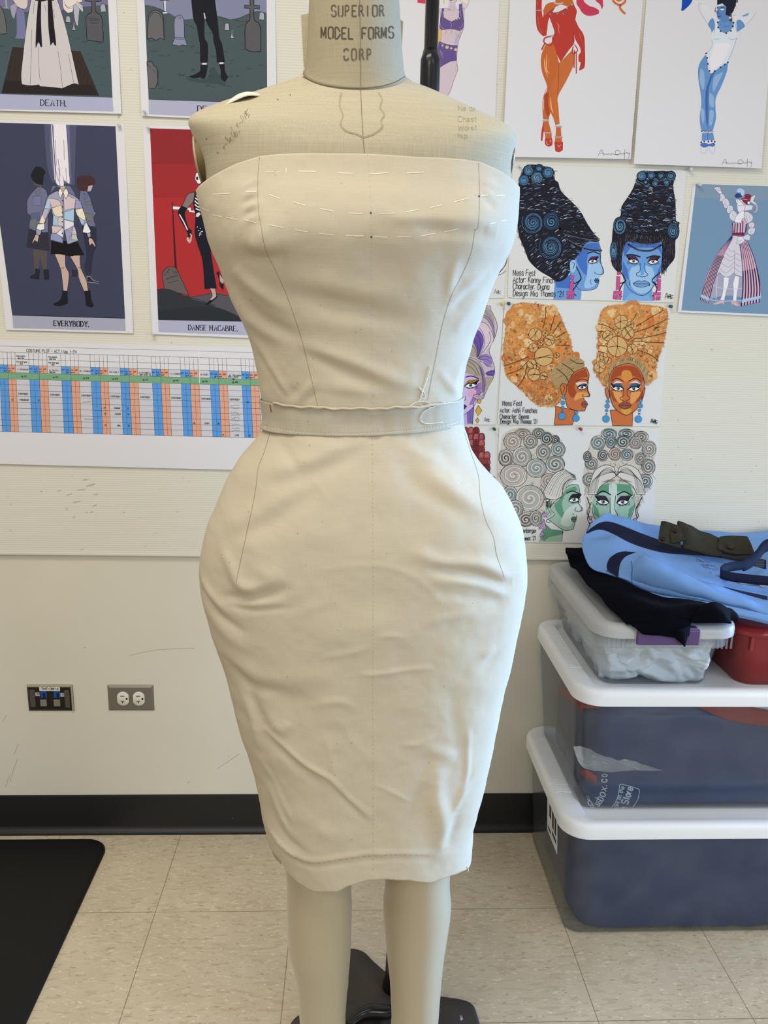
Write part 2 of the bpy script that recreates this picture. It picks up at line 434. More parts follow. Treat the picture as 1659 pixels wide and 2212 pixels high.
def floor_tile():
    m, N, L, B = newmat('vinyl_tile')
    tc = N.new('ShaderNodeTexCoord')
    cols = [tc.outputs['Object']]
    base = N.new('ShaderNodeTexNoise'); base.inputs['Scale'].default_value = 9; base.inputs['Detail'].default_value = 6
    L.new(cols[0], base.inputs['Vector'])
    rp = N.new('ShaderNodeValToRGB'); rp.color_ramp.elements[0].position = .3; rp.color_ramp.elements[1].position = .7
    rp.color_ramp.elements[0].color = lin((195, 180, 155)); rp.color_ramp.elements[1].color = lin((207, 193, 168))
    L.new(base.outputs['Fac'], rp.inputs[0]); cur = rp.outputs[0]
    # flecks: thin streaks along x, light and dark
    for sc, pos, col, seed in (((26, 90, 1), .57, (182, 165, 136), 9.1), ((40, 130, 1), .585, (216, 201, 175), 2.1), ((46, 120, 1), .635, (230, 217, 194), 0), ((44, 140, 1), .645, (150, 131, 104), 3.7), ((64, 150, 1), .67, (242, 234, 216), 5.5), ((60, 170, 1), .68, (120, 102, 80), 7.9)):
        mp = N.new('ShaderNodeMapping'); mp.inputs['Scale'].default_value = sc; mp.inputs['Location'].default_value = (seed, seed*2, 0)
        mp.inputs['Rotation'].default_value = (0, 0, .05*seed/4)
        L.new(tc.outputs['Object'], mp.inputs['Vector'])
        nz = N.new('ShaderNodeTexNoise'); nz.inputs['Scale'].default_value = 1; nz.inputs['Detail'].default_value = 2.5
        L.new(mp.outputs[0], nz.inputs['Vector'])
        r2 = N.new('ShaderNodeValToRGB'); r2.color_ramp.elements[0].position = pos; r2.color_ramp.elements[1].position = pos+.035
        r2.color_ramp.elements[0].color = (0, 0, 0, 1); r2.color_ramp.elements[1].color = (1, 1, 1, 1)
        L.new(nz.outputs['Fac'], r2.inputs[0])
        mx = N.new('ShaderNodeMixRGB'); mf = N.new('ShaderNodeMath'); mf.operation = 'MULTIPLY'; mf.inputs[1].default_value = .55; L.new(r2.outputs[0], mf.inputs[0]); L.new(mf.outputs[0], mx.inputs[0]); L.new(cur, mx.inputs[1]); mx.inputs[2].default_value = lin(col)
        cur = mx.outputs[0]
    # tile joints every 305 mm
    sep = N.new('ShaderNodeSeparateXYZ'); L.new(tc.outputs['Object'], sep.inputs[0])
    ms = []
    for ax, ofs in (('X', 0.421), ('Y', 0.295)):
        ad = N.new('ShaderNodeMath'); ad.operation = 'ADD'; ad.inputs[1].default_value = ofs+30.5; L.new(sep.outputs[ax], ad.inputs[0])
        md = N.new('ShaderNodeMath'); md.operation = 'MODULO'; md.inputs[1].default_value = .305; L.new(ad.outputs[0], md.inputs[0])
        lt = N.new('ShaderNodeMath'); lt.operation = 'LESS_THAN'; lt.inputs[1].default_value = .0016; L.new(md.outputs[0], lt.inputs[0]); ms.append(lt)
    mxm = N.new('ShaderNodeMath'); mxm.operation = 'MAXIMUM'; L.new(ms[0].outputs[0], mxm.inputs[0]); L.new(ms[1].outputs[0], mxm.inputs[1])
    sc_ = N.new('ShaderNodeMath'); sc_.operation = 'MULTIPLY'; sc_.inputs[1].default_value = .75; L.new(mxm.outputs[0], sc_.inputs[0])
    mx = N.new('ShaderNodeMixRGB'); L.new(sc_.outputs[0], mx.inputs[0]); L.new(cur, mx.inputs[1]); mx.inputs[2].default_value = lin((104, 88, 66))
    L.new(mx.outputs[0], B.inputs['Base Color'])
    B.inputs['Roughness'].default_value = .42; B.inputs['Specular IOR Level'].default_value = .35
    return m
b = MB(); b.box((-3.2, 0.0, -0.05), (3.2, 0.12, 2.8)); structure(b.build('wall_back', wall_paint(), smooth=False))
b = MB(); b.box((-3.2, -4.2, -0.06), (3.2, 0.0, 0.0)); structure(b.build('floor', floor_tile(), smooth=False))
RUBBER = mat('black_rubber', (15, 15, 15), .45, bump=.05, scale=300)
b = MB()
prof = [(0, .107), (-.003, .107), (-.0042, .104), (-.0042, .022), (-.007, .012), (-.013, .007), (-.0165, .005), (-.0165, 0), (0, 0)]
b.loft([[(x, y, z) for y, z in prof] for x in (-3.2, 3.2)])
structure(b.build('baseboard_back', RUBBER, smooth=True, angle=.7))
# tack board covering the upper wall
BZ = 0.7545
VINYL = board_vinyl()
pin = empty('pinboard', (0, 0, BZ), 'wide off-white tack board with fine horizontal ribs covering the upper wall', 'pinboard')
b = MB(); b.box((-3.2, -.009, BZ), (3.2, 0, 2.8)); PINB = b.build('board_panel', VINYL, pin, smooth=False, bevel=.0015)
b = MB(); b.box((-3.2, -.0115, BZ-.006), (3.2, 0, BZ+.0005)); b.build('edge_strip', mat('edge_strip', (222, 219, 207), .5), pin, smooth=False, bevel=.001)
BY = -0.0092
# scuffs on the board and the wall
c = Canvas(on_wall(BY))
for px, py, l, t in ((185,1036,14,3),(196,1048,22,4),(176,1058,20,3),(150,1068,14,2.5),(207,1068,12,3),(166,1084,20,3),(205,1092,10,3.5),(198,1106,9,2.5),(160,1117,7,2.5),(128,1060,10,2),(268,1107,8,2)):
    c.disc(px, py, l/2, (200, 190, 166), t/2, rot=-.12+random.uniform(-.2, .2), hold=True)
for k in range(60):
    px, py = random.uniform(0, 1659), random.uniform(0, 1180)
    c.disc(px, py, random.uniform(.8, 1.6), (172, 163, 142), random.uniform(.6, 1.2), n=7, hold=True)
c.build('scuff_marks', pin)
c = Canvas(on_wall(-.0001))
for L_ in ([(22,1688),(30,1660),(38,1640)],[(12,1700),(20,1676)],[(5,1560),(14,1545)],[(40,1607),(30,1630)],[(280,1416),(340,1404),(420,1400)],[(405,1692),(410,1688)],[(180,1400),(186,1398)],[(470,1660),(500,1640),(518,1628)]):
    c.line(L_, .9, (170, 165, 152), hold=True)
c.build('scuff_marks', bpy.data.objects['wall_back'])
# ------------------------------------------------------------------ the dress form on its stand
YC = -0.76
def table(rows):
    """rows (py, left px, right px, front depth, back depth, squareness) -> interpolator over height"""
    T = []
    for py, l, r, df, db, ex in rows:
        a, b_ = at(l, py, YC), at(r, py, YC)
        T.append((a[2]*.5+b_[2]*.5, (a[0]+b_[0])/2, (b_[0]-a[0])/2, df, db, ex))
    T = np.array(cr(T, 8)); T = T[np.argsort(T[:, 0])]
    return lambda z: [np.interp(z, T[:, 0], T[:, k]) for k in range(1, 6)]
def section(tab, z, phi, grow=0.0):
    """phi 0 faces the viewer, +pi/2 the right; z, phi arrays"""
    cx, hw, df, db, ex = tab(z)
    s_, c_ = np.sin(phi), np.cos(phi)
    p = 2.0/ex
    x = cx+(hw+grow)*np.sign(s_)*np.abs(s_)**p
    d = np.where(c_ > 0, df, db)+grow
    y = YC-d*np.sign(c_)*np.abs(c_)**p
    zz = z-np.interp(z, [1.50, 1.575, 1.60, 1.66, 1.70], [0, .36, .52, .40, .3])*np.maximum(0, YC-y) if tab is BODY else z+0*x
    return np.stack([x, y, zz], -1)
BODY = table([(-40,672,858,.056,.056,2),(0,669,862,.057,.057,2),(100,664,868,.058,.058,2),(150,659,873,.060,.060,2),(166,652,880,.063,.062,2.05),
 (176,630,905,.066,.064,2.1),(188,597,940,.071,.067,2.2),(202,558,972,.078,.07,2.3),(226,487,1030,.087,.076,2.4),(250,432,1082,.094,.082,2.5),(263,417,1100,.098,.085,2.6),
 (278,411,1111,.1,.088,2.6),(300,418,1112,.103,.09,2.6),(340,432,1106,.107,.092,2.5),(385,446,1098,.110,.094,2.4),
 (450,455,1090,.118,.095,2.2),(520,470,1075,.120,.095,2.1),(620,508,1050,.105,.09,2.1),(740,555,1010,.092,.085,2.1),(890,585,982,.084,.085,2.1),
 (1000,560,1010,.1,.1,2.1),(1120,480,1085,.115,.11,2.1),(1250,460,1105,.12,.115,2.1),(1500,530,1060,.10,.10,2.1),(1640,580,1020,.095,.09,2.1)])
def front_at(px, py, tab, grow=0.0):
    """where the sight line of a measured pixel meets the front of the body"""
    Y = YC-.1
    for _ in range(12):
        p = at(px, py, Y); cx, hw, df, db, ex = tab(p[2])
        u = min(1, abs(p[0]-cx)/(hw+grow)); Y = YC-(df+grow)*(1-u**ex)**(1/ex)
    return at(px, py, Y)
LINEN = cloth_mat('form_linen', (183, 173, 148), 700, .13, .88, .3)
NECKL = cloth_mat('neck_linen', (162, 152, 128), 800, .10, .85, .25)
JERSEY = mat('leg_jersey', (174, 160, 131), .36, sheen=.3, bump=.15, scale=1500, spec=.45)
BLACKM = mat('black_enamel', (18, 18, 22), .22, var=.35, scale=18, stretch=(1, 1, .3))
IRON = mat('dark_iron', (62, 53, 46), .55, var=.3, scale=14, bump=.1)
FORM = empty('dress_form', (.1, -.55, 0), 'linen dress form with stencilled neck and two legs on a black pole stand', 'dress form')
def ringgrid(tab, z0, z1, nz, nphi, grow=0.0):
    ph = np.linspace(-np.pi, np.pi, nphi, endpoint=False)
    return np.array([section(tab, np.full(nphi, z), ph, grow) for z in np.linspace(z0, z1, nz)])
zneck = at(770, 160, YC)[2]; ztop = at(770, -34, YC)[2]
b = MB(); G = ringgrid(BODY, at(800, 1560, YC)[2], zneck, 150, 120); b.loft(G); TORSO = b.build('torso', LINEN, FORM)
b = MB(); G = ringgrid(BODY, zneck-.002, ztop, 24, 72, .0004); b.loft(G); NECK = b.build('neck', NECKL, FORM)
b = MB(); G = ringgrid(BODY, ztop, ztop+.012, 3, 72, .002); b.loft(G); b.build('neck_cap', mat('neck_cap', (96, 100, 112), .5), FORM, angle=.8)
# turned-up collar tabs behind the neck
for s_, pts in ((-1, [(650,32),(672,28),(672,140),(656,146)]), (1, [(871,46),(860,40),(860,110),(868,108)])):
    b = MB(); b.add([at(x, y, YC+.03) for x, y in pts]+[at(x, y, YC+.033) for x, y in pts], [(0,1,2,3),(7,6,5,4),(0,4,5,1),(1,5,6,2),(2,6,7,3),(3,7,4,0)])
    b.build('collar_tab', LINEN, FORM, smooth=False)
# arm plates with a thin metal rim
def armplate(pts, yf, yb, m1, m2):
    pl = MB(); ring = []
    ctr = np.array([at(x, y, YC) for x, y in pts])
    top, bot = ctr[0], ctr[-1]; n = 28; o_ = []
    for k in range(n):
        a = 2*math.pi*k/n; t = (1-math.cos(a))/2
        p = top+(bot-top)*t; o_.append(np.array([p[0], YC+.005+(yb if math.sin(a) > 0 else yf)*math.sin(a), p[2]]))
    sgn = -1 if top[0] < 0 else 1
    ring = [p+np.array([sgn*(.006 if p[1] > YC+.005 else 0.0), 0, 0]) for p in o_]
    inner = [p-np.array([sgn*.012, 0, 0]) for p in ring]
    pl.loft([inner, ring]); pl.build('arm_plate', m1, FORM, angle=.6)
    rm = MB(); rm.tube(ring+[ring[0]], .0016, 6); rm.build('arm_plate_rim', m2, FORM)
armplate([(425,287),(430,335),(442,404)], .045, .05, mat('olive_arm_plate', (120, 104, 66), .6), LINEN)
armplate([(1101,302),(1099,340),(1091,398)], .045, .05, mat('dark_gap_plate', (20, 20, 20), .5), mat('steel_rim', (150, 148, 140), .3, metal=1))  # right plate coloured black to paint in the dark gap at the armhole
# legs
def leg(rows, ex):
    b = MB(); R = []
    T = np.array(cr([(at(l, py, YC)[2]*.5+at(r, py, YC)[2]*.5, (at(l, py, YC)[0]+at(r, py, YC)[0])/2, (at(r, py, YC)[0]-at(l, py, YC)[0])/2, dy) for py, l, r, dy in rows], 6))
    zl, xl, wl, dl = T[-1]
    for k in range(1, 9):
        t = k/8; T = np.vstack([T, [zl-(zl-.085)*t, xl+(ex*.004)*t, wl*(1-.22*t*t), dl+.01*t]])
    for z, x, hw, dy in T:
        R.append([(x+hw*math.sin(a), YC+dy-hw*1.08*math.cos(a), z) for a in np.linspace(0, 2*math.pi, 48, endpoint=False)])
    b.loft(R); return b.build('leg', JERSEY, FORM)
LEGS = [leg([(1640,600,790,0),(1780,608,776,0),(1892,619,760,0),(1965,619,760,.002),(2045,622,758,.006),(2098,633,755,.01),(2141,641,751,.012),(2212,646,746,.014)], 1),
        leg([(1640,810,1000,0),(1780,820,985,0),(1896,832,971,0),(1962,828,974,.002),(2065,836,961,.008),(2131,843,955,.012),(2212,847,949,.014)], -1)]
# pole, sleeve and cast base
PX, PY = .116, -.53
b = MB(); b.tube([(PX, PY, .02), (PX, PY, 1.98)], .0103, 20); b.build('pole', BLACKM, FORM)
b = MB(); b.tube([(PX, PY, .5), (PX, PY, 1.675), (PX, PY, 1.685), (PX, PY, 1.70)], [.0145, .0150, .0150, .0108], 20); b.build('pole_sleeve', BLACKM, FORM)
b = MB(); b.tube([(PX, PY, 1.95), (PX, PY-.02, 1.985), (.05, -.66, 1.985), (.02, YC+.01, 1.97), (.015, YC, 1.93), (.013, YC, ztop+.01)], .009, 12); b.build('support_arm', BLACKM, FORM)
b = MB(); b.tube([(PX-.008, PY-.005, .0), (PX-.008, PY-.005, .03), (PX-.008, PY-.005, .05), (PX-.008, PY-.004, .13), (PX-.006, PY, .155), (PX-.002, PY, .165)], [.03, .028, .023, .021, .018, .012], 20); b.build('pole_socket', BLACKM, FORM)
# lobed foot plate
cx_, cy_ = .085, -.585
out = []
key = [(268,.10),(285,.085),(308,.15),(325,.185),(342,.184),(358,.176),(8,.165),(22,.105),(45,.085),(62,.085),(84,.095),(98,.125),(105,.160),(113,.178),(119,.172),(124,.13),(140,.095),(160,.09),(172,.125),(182,.172),(190,.185),(198,.18),(206,.14),(225,.09),(240,.09),(252,.15),(260,.16)]
for a, r_ in key: out.append((cx_+r_*math.cos(math.radians(a)), cy_+r_*math.sin(math.radians(a))))
out = np.array(cr(out, 5, True)); ctr = np.array([cx_, cy_])
b = MB(); rr = []
for f_, z in ((1.0, .0), (1.0, .010), (.985, .014), (.95, .016), (.6, .020), (.3, .026)):
    q = ctr+(out-ctr)*f_; rr.append([(x, y, z) for x, y in q])
b.loft(rr); BASE = b.build('cast_base', IRON, FORM, angle=.9)
hp = atz(992, 2200, .016)
b = MB(); b.tube([(hp[0], hp[1], .0150), (hp[0], hp[1], .0178)], .0068, 16); b.build('bolt_hole_disc', mat('pale_hole_disc', (150, 142, 130), .5, metal=.3), FORM)  # added pale disc standing in for the bolt hole in the base
# foot lever in front of the pole
b = MB()
lv = [atz(752, 2216, .03), atz(775, 2196, .036), atz(800, 2186, .040), atz(830, 2187, .042), atz(848, 2184, .045)]
b.tube(cr(lv, 4), list(np.linspace(.007, .014, 9))+list(np.linspace(.014, .011, 8)), 12); b.build('foot_lever', BLACKM, FORM)

# stencilled maker's lettering, seams and marks on the linen
BVT = bvh_of(TORSO, NECK)
c = Canvas(on_mesh(BVT, YC-.05), base=.0003, step=.00001)
INKD = (78, 70, 58)
def stencil(txt, x0, x1, y, h, wd, sag, col):
    n = len(txt); cw = (x1-x0)/(n-1)
    for i, ch in enumerate(txt):
        if ch == ' ': continue
        g = GLYPH[ch][0]; x = x0+cw*i-g*h/12*.62; t = (i/(n-1)-.5)*2
        c.text(x, y-sag*t*t, h, ch, wd, col, xs=.62, gap=1, sub=3)
stencil('SUPERIOR', 721, 825, 35, 23, 3.0, 0, (92, 84, 70))
stencil('MODEL FORMS', 700, 845, 84, 24, 3.0, 2, (84, 76, 62))
stencil('CORP', 748, 798, 129, 23, 3.0, 0, (98, 90, 76))
def seam(pts, wd, col, sub=5, can=None, dash=None):
    can = can or c
    P = cr(pts, 10)
    if dash is None: can.line(P, wd, col, sm=0, sub=sub)
    else:
        acc = 0; seg = []
        for a, b_ in zip(P, P[1:]):
            n = max(1, int(np.hypot(*(b_-a))/2))
            for k in range(n):
                q = a+(b_-a)*k/n; acc += 2
                if acc % (dash[0]+dash[1]) < dash[0]: seg.append(q)
                elif len(seg) > 1: can.line(seg, wd, col, sm=0, hold=True); seg = []
        if len(seg) > 1: can.line(seg, wd, col, sm=0, hold=True)
        can.off += can.step
seam([(654,166),(690,182),(735,189),(778,191),(820,187),(852,178),(875,165)], 1.6, (96, 82, 60))
seam([(777,0),(778,60),(779,120),(779,190)], 1.3, (128, 116, 92))
seam([(779,191),(781,240),(784,290),(787,330)], 1.2, (120, 106, 80))
seam([(662,60),(658,120),(656,160)], 1.0, (150, 136, 108))
# water ring on the chest
ring = [(737,200),(733,225),(740,250),(735,270),(748,284),(768,290),(786,297),(808,290),(826,276),(824,262),(831,248),(822,232),(826,215),(818,200)]
seam(ring, 1.5, (166, 152, 122)); seam([(x*.96+31, y*.96+9) for x, y in ring], .8, (172, 159, 130))
# faint pencil notes and rubbed marks
for l, y in (('Ne ar', 240), ('Chest', 263), ('Waist', 281), ('hip', 298)): c.text(990, y, 11, l, .8, (158, 145, 116), jit=.05, sub=3)
for k in range(46):
    t = random.random(); x, y = 486+52*t+random.uniform(-7, 7), 318-75*t+random.uniform(-10, 10)
    c.line([(x, y), (x+random.uniform(-4, 4), y-random.uniform(2, 8))], .8, (132, 116, 84), sm=0, hold=True)
for x, y in ((627,205),(446,300),(470,330),(600,215)): c.disc(x, y, 1.4, (120, 100, 70), hold=True)
c.build('stencil_lettering', FORM)
# loose scrap of muslin pinned on the shoulder
def patch(rows, name, matl, parent, t=.0015, nu=6, nv=4, label=None):
    b = MB(); b.grid(surf(rows, nu, nv)); o = b.build(name, matl, parent); thicken(o, t, 0); return o
MUSW = cloth_mat('scrap_muslin', (226, 219, 205), 900, .05)
scrap = patch([[at(483,229,-.80), at(505,218,-.805), at(535,206,-.81), at(563,207,-.80)],
               [at(484,226,-.775), at(508,210,-.775), at(532,200,-.775), at(564,203,-.775)],
               [at(487,226,-.745), at(512,206,-.745), at(534,200,-.745), at(562,202,-.745)]], 'fabric_scrap', MUSW, None)
scrap.location.z = .0
tag(scrap, 'small folded white fabric scrap lying on the bare shoulder of the dress form', 'fabric scrap')
# ------------------------------------------------------------------ the muslin dress
DR = table([(318,424,1118,.114,.10,2.3),(405,427,1117,.124,.103,2.3),(456,433,1113,.136,.103,2.25),(494,442,1107,.142,.103,2.2),(536,453,1097,.141,.103,2.15),(589,477,1076,.130,.10,2.1),
 (640,495,1055,.120,.098,2.1),(691,521,1036,.112,.096,2.1),(737,539,1020,.107,.095,2.1),(823,558,1000,.100,.095,2.1),(881,567,997,.097,.095,2.1),(915,569,999,.098,.096,2.1),
 (940,558,1008,.102,.1,2.1),(970,536,1021,.109,.105,2.1),(1010,508,1053,.118,.11,2.15),(1045,490,1084,.124,.115,2.15),(1090,468,1106,.129,.12,2.2),(1134,450,1124,.132,.124,2.2),
 (1193,435,1134,.134,.127,2.2),(1240,431,1135,.133,.128,2.2),(1290,438,1129,.131,.127,2.2),(1365,461,1113,.127,.125,2.2),(1450,490,1095,.122,.12,2.2),(1560,520,1071,.116,.115,2.2),
 (1660,548,1051,.110,.11,2.2),(1760,571,1027,.105,.105,2.2),(1805,579,1018,.103,.104,2.2),(1870,603,1013,.100,.104,2.2),(1945,612,1008,.098,.104,2.2)])
MUSLIN = cloth_mat('muslin', (196, 185, 163), 1100, .05, .92, .22)
BAND = cloth_mat('waistband_muslin', (180, 172, 154), 900, .09, .9, .25)
DRESS = empty('muslin_dress', (.02, YC, .48), 'strapless cream muslin pencil dress pinned on the dress form', 'dress')
def curve_z(pts, grow=0.0):
    q = np.array([front_at(px, py, DR, grow) for px, py in pts]); return q[:, 0], q[:, 2]
zt_side = at(427, 408, YC)[2]
tx, tz = curve_z([(427,408),(436,398),(470,374),(510,353),(560,337),(600,333),(700,331),(795,332),(900,338),(1000,344),(1035,350),(1075,368),(1105,388),(1117,400)])
wx, wz = curve_z([(567,872),(590,878),(690,885),(800,888),(900,884),(985,872),(997,866)])
vx, vz = curve_z([(569,922),(600,930),(690,936),(800,936),(900,930),(985,917),(999,912)])
hx, hz = curve_z([(601,1855),(607,1868),(616,1884),(640,1907),(662,1921),(676,1927),(700,1926),(728,1925),(749,1914),(795,1901),(832,1898),(881,1901),(931,1909),(971,1893),(995,1882),(1010,1874),(1013,1872)])
def edge(xs, zs, back):
    o_ = np.argsort(xs); xs, zs = xs[o_], zs[o_]
    def f(x, c_):
        z = np.interp(x, xs, zs); k = np.clip(-c_*3, 0, 1); return z*(1-k)+back*k
    return f
ETOP, EWB, EWT = edge(tx, tz, zt_side-.02), edge(vx, vz, vz.mean()), edge(wx, wz, wz.mean())
EHEM = edge(hx, hz, .50)
# drag lines and creases: (pixel path, height mm, width mm)
WR = [
 ([(508,575),(530,600),(563,629),(612,663)], 3.2, 8), ([(498,610),(540,660),(583,697),(640,726)], -3.2, 9), ([(505,655),(560,707),(610,735)], 2.6, 9),
 ([(547,729),(583,792),(631,876)], 2.5, 6), ([(560,760),(590,820),(618,872)], -2.2, 7), ([(575,800),(600,850),(620,880)], 1.6, 5),
 ([(610,600),(700,618),(800,632),(880,640)], 3.0, 14), ([(612,627),(715,653),(820,679),(900,690)], -4.0, 12), ([(640,690),(730,700),(820,715)], 2.2, 14),
 ([(655,748),(754,781),(830,812),(900,835)], 3.6, 10), ([(655,762),(750,802),(820,830)], -3.0, 9), ([(690,830),(750,838),(800,850)], 2.0, 9),
 ([(640,880),(655,855),(672,825)], 2.5, 6), ([(620,868),(640,840)], -2, 6), ([(650,880),(680,850)], -1.8, 6),
 ([(528,405),(545,395),(556,388)], 1.2, 4), ([(530,425),(556,412)], 1.3, 4), ([(534,452),(558,440)], 1.3, 4), ([(536,480),(560,468)], 1.3, 5), ([(528,440),(556,426)], -1.3, 4), ([(530,468),(558,455)], -1.2, 4),
 ([(545,526),(574,530),(612,528)], 3.5, 9), ([(530,545),(574,552),(625,552)], -4.5, 10), ([(560,505),(590,500)], 1.6, 8),
 ([(840,468),(900,474),(970,482),(1034,488)], 2.5, 8), ([(905,486),(970,494),(1034,500),(1060,502)], -4.0, 9), ([(1036,492),(1065,500)], 2.2, 7),
 ([(1040,415),(1060,428)], 1.2, 5), ([(1040,440),(1062,452)], -1.2, 5), ([(1040,395),(1070,405)], 1.0, 6),
 ([(985,560),(975,600),(968,640)], 2.2, 7), ([(1045,590),(1000,625),(972,650)], 2.2, 6), ([(1050,605),(1010,640),(978,668)], -2.2, 6), ([(1040,640),(1000,690),(985,720)], 1.8, 7),
 ([(1015,760),(990,800),(975,850)], 2.0, 7), ([(1008,790),(988,830)], -1.8, 6), ([(950,800),(975,840),(990,862)], 1.8, 6),
 # skirt
 ([(590,1020),(650,1000),(716,981),(770,955)], 3.4, 11), ([(575,1050),(640,1035),(710,1008),(780,972)], -3.4, 12), ([(640,950),(690,958),(740,965)], 1.8, 8),
 ([(500,1165),(590,1125),(650,1085),(690,1053)], -3.4, 13), ([(500,1135),(560,1108),(630,1060)], 2.4, 12), ([(600,950),(625,985),(640,1010)], -1.6, 8),
 ([(905,1010),(965,1058),(1033,1098),(1075,1130)], 3.6, 12), ([(880,1020),(930,1065),(1000,1110)], -3.0, 12), ([(940,960),(975,1000),(1010,1030)], -2.0, 10), ([(870,955),(910,985),(950,1000)], 1.6, 9),
 ([(480,1190),(500,1225),(515,1258),(545,1272),(602,1250)], 3.6, 9), ([(487,1290),(527,1293),(575,1284),(620,1272)], -4.2, 8), ([(500,1312),(540,1318),(620,1314)], -2.0, 5), ([(560,1230),(585,1240),(600,1225)], 2.4, 10), ([(520,1305),(600,1300)], 1.5, 6),
 ([(436,1270),(446,1295),(472,1327),(519,1362)], -3.0, 7), ([(436,1250),(452,1280),(485,1318)], 2.6, 7), ([(450,1320),(480,1360),(530,1400)], 1.8, 10),
 ([(498,1432),(520,1460),(545,1482),(617,1499)], -3.6, 9), ([(490,1410),(540,1452),(600,1470),(700,1460)], 2.0, 14), ([(600,1500),(620,1515),(660,1500)], -2.4, 16),
 ([(528,1500),(545,1550),(558,1605)], 2.4, 7), ([(540,1490),(560,1540),(580,1575)], -2.2, 8),
 ([(577,1577),(624,1620),(660,1650),(690,1668),(718,1685),(747,1718),(775,1742),(800,1764)], 2.4, 4.5), ([(585,1600),(640,1650),(690,1690)], -2.0, 8), ([(725,1705),(760,1745),(790,1775)], -1.4, 6),
 ([(590,1560),(610,1575),(625,1560)], 2.4, 9), ([(563,1638),(580,1665),(595,1692),(612,1735),(631,1772)], 2.2, 6), ([(575,1650),(600,1700),(620,1750)], -2.0, 6),
 ([(582,1700),(600,1750),(625,1800)], 1.8, 6), ([(585,1790),(605,1820),(634,1850)], 2.4, 6), ([(600,1780),(630,1820),(660,1840)], -2.0, 8), ([(640,1760),(700,1800),(760,1805)], 1.4, 14),
 ([(899,1195),(954,1215),(1033,1219),(1075,1238),(1100,1256)], 4.0, 9), ([(940,1230),(1015,1240),(1084,1260),(1108,1256)], -4.6, 8), ([(940,1252),(1000,1256),(1060,1268),(1090,1288)], 2.6, 7), ([(950,1280),(1020,1290),(1090,1300)], -1.8, 8),
 ([(925,1345),(990,1330),(1060,1310)], 1.6, 8), ([(1020,1320),(1070,1310),(1100,1290)], -2.0, 9), ([(1040,1420),(1070,1395)], 1.5, 8), ([(1050,1440),(1080,1405)], -1.4, 8),
 ([(980,1745),(1004,1692),(1010,1640),(1011,1577)], 2.0, 5), ([(990,1720),(1016,1670)], -1.6, 6), ([(975,1500),(985,1580),(990,1640)], -1.2, 10),
 ([(945,1660),(940,1714),(955,1780),(958,1840)], 5.0, 14), ([(920,1620),(960,1630),(985,1640)], 2.2, 10), ([(925,1690),(910,1740),(925,1800)], -3.0, 14),
 ([(985,1760),(975,1800),(965,1830)], -3.0, 10), ([(1010,1690),(985,1740)], 2.0, 8),
 ([(588,1794),(612,1826),(640,1848),(676,1859),(726,1853),(782,1845),(835,1842),(881,1841),(931,1843)], 1.5, 5), ([(588,1806),(612,1838),(640,1861),(676,1872),(726,1866),(782,1858),(835,1855),(881,1854),(931,1856)], -1.3, 5),
 ([(780,1456),(816,1456),(870,1449),(930,1443)], 1.4, 4), ([(700,1420),(760,1410),(800,1395)], .9, 5), ([(812,1696),(850,1712),(885,1731)], .9, 3.5), ([(865,1610),(905,1608),(935,1590)], 1.2, 5),
 ([(690,1520),(740,1515),(765,1532)], 1.4, 6), ([(700,1230),(820,1222),(900,1250),(950,1300)], .8, 5), ([(820,1375),(850,1372),(870,1376)], .9, 4), ([(640,1330),(680,1310),(730,1300)], .9, 8),
 ([(760,1010),(800,1100),(790,1200)], -1.6, 22), ([(620,1180),(680,1160),(760,1150)], 1.4, 16), ([(700,1580),(715,1640),(728,1700)], .8, 5), ([(740,1560),(760,1600),(800,1640)], .8, 6),
]
WRW = []
for pts, hmm, wmm in WR:
    P = np.array([front_at(px, py, DR) for px, py in cr(pts, 3)])[:, [0, 2]]
    WRW.append((P, hmm/1000, wmm/1000))
def vnoise(x, z, s, seed):
    r = np.random.default_rng(seed); g = r.normal(size=(64, 64))
    u, v = x/s+20.3, z/s+7.7; i, j = np.floor(u).astype(int), np.floor(v).astype(int); f, h = u-i, v-j
    f = f*f*(3-2*f); h = h*h*(3-2*h); i %= 64; j %= 64; i1, j1 = (i+1) % 64, (j+1) % 64
    return (g[i, j]*(1-f)+g[i1, j]*f)*(1-h)+(g[i, j1]*(1-f)+g[i1, j1]*f)*h
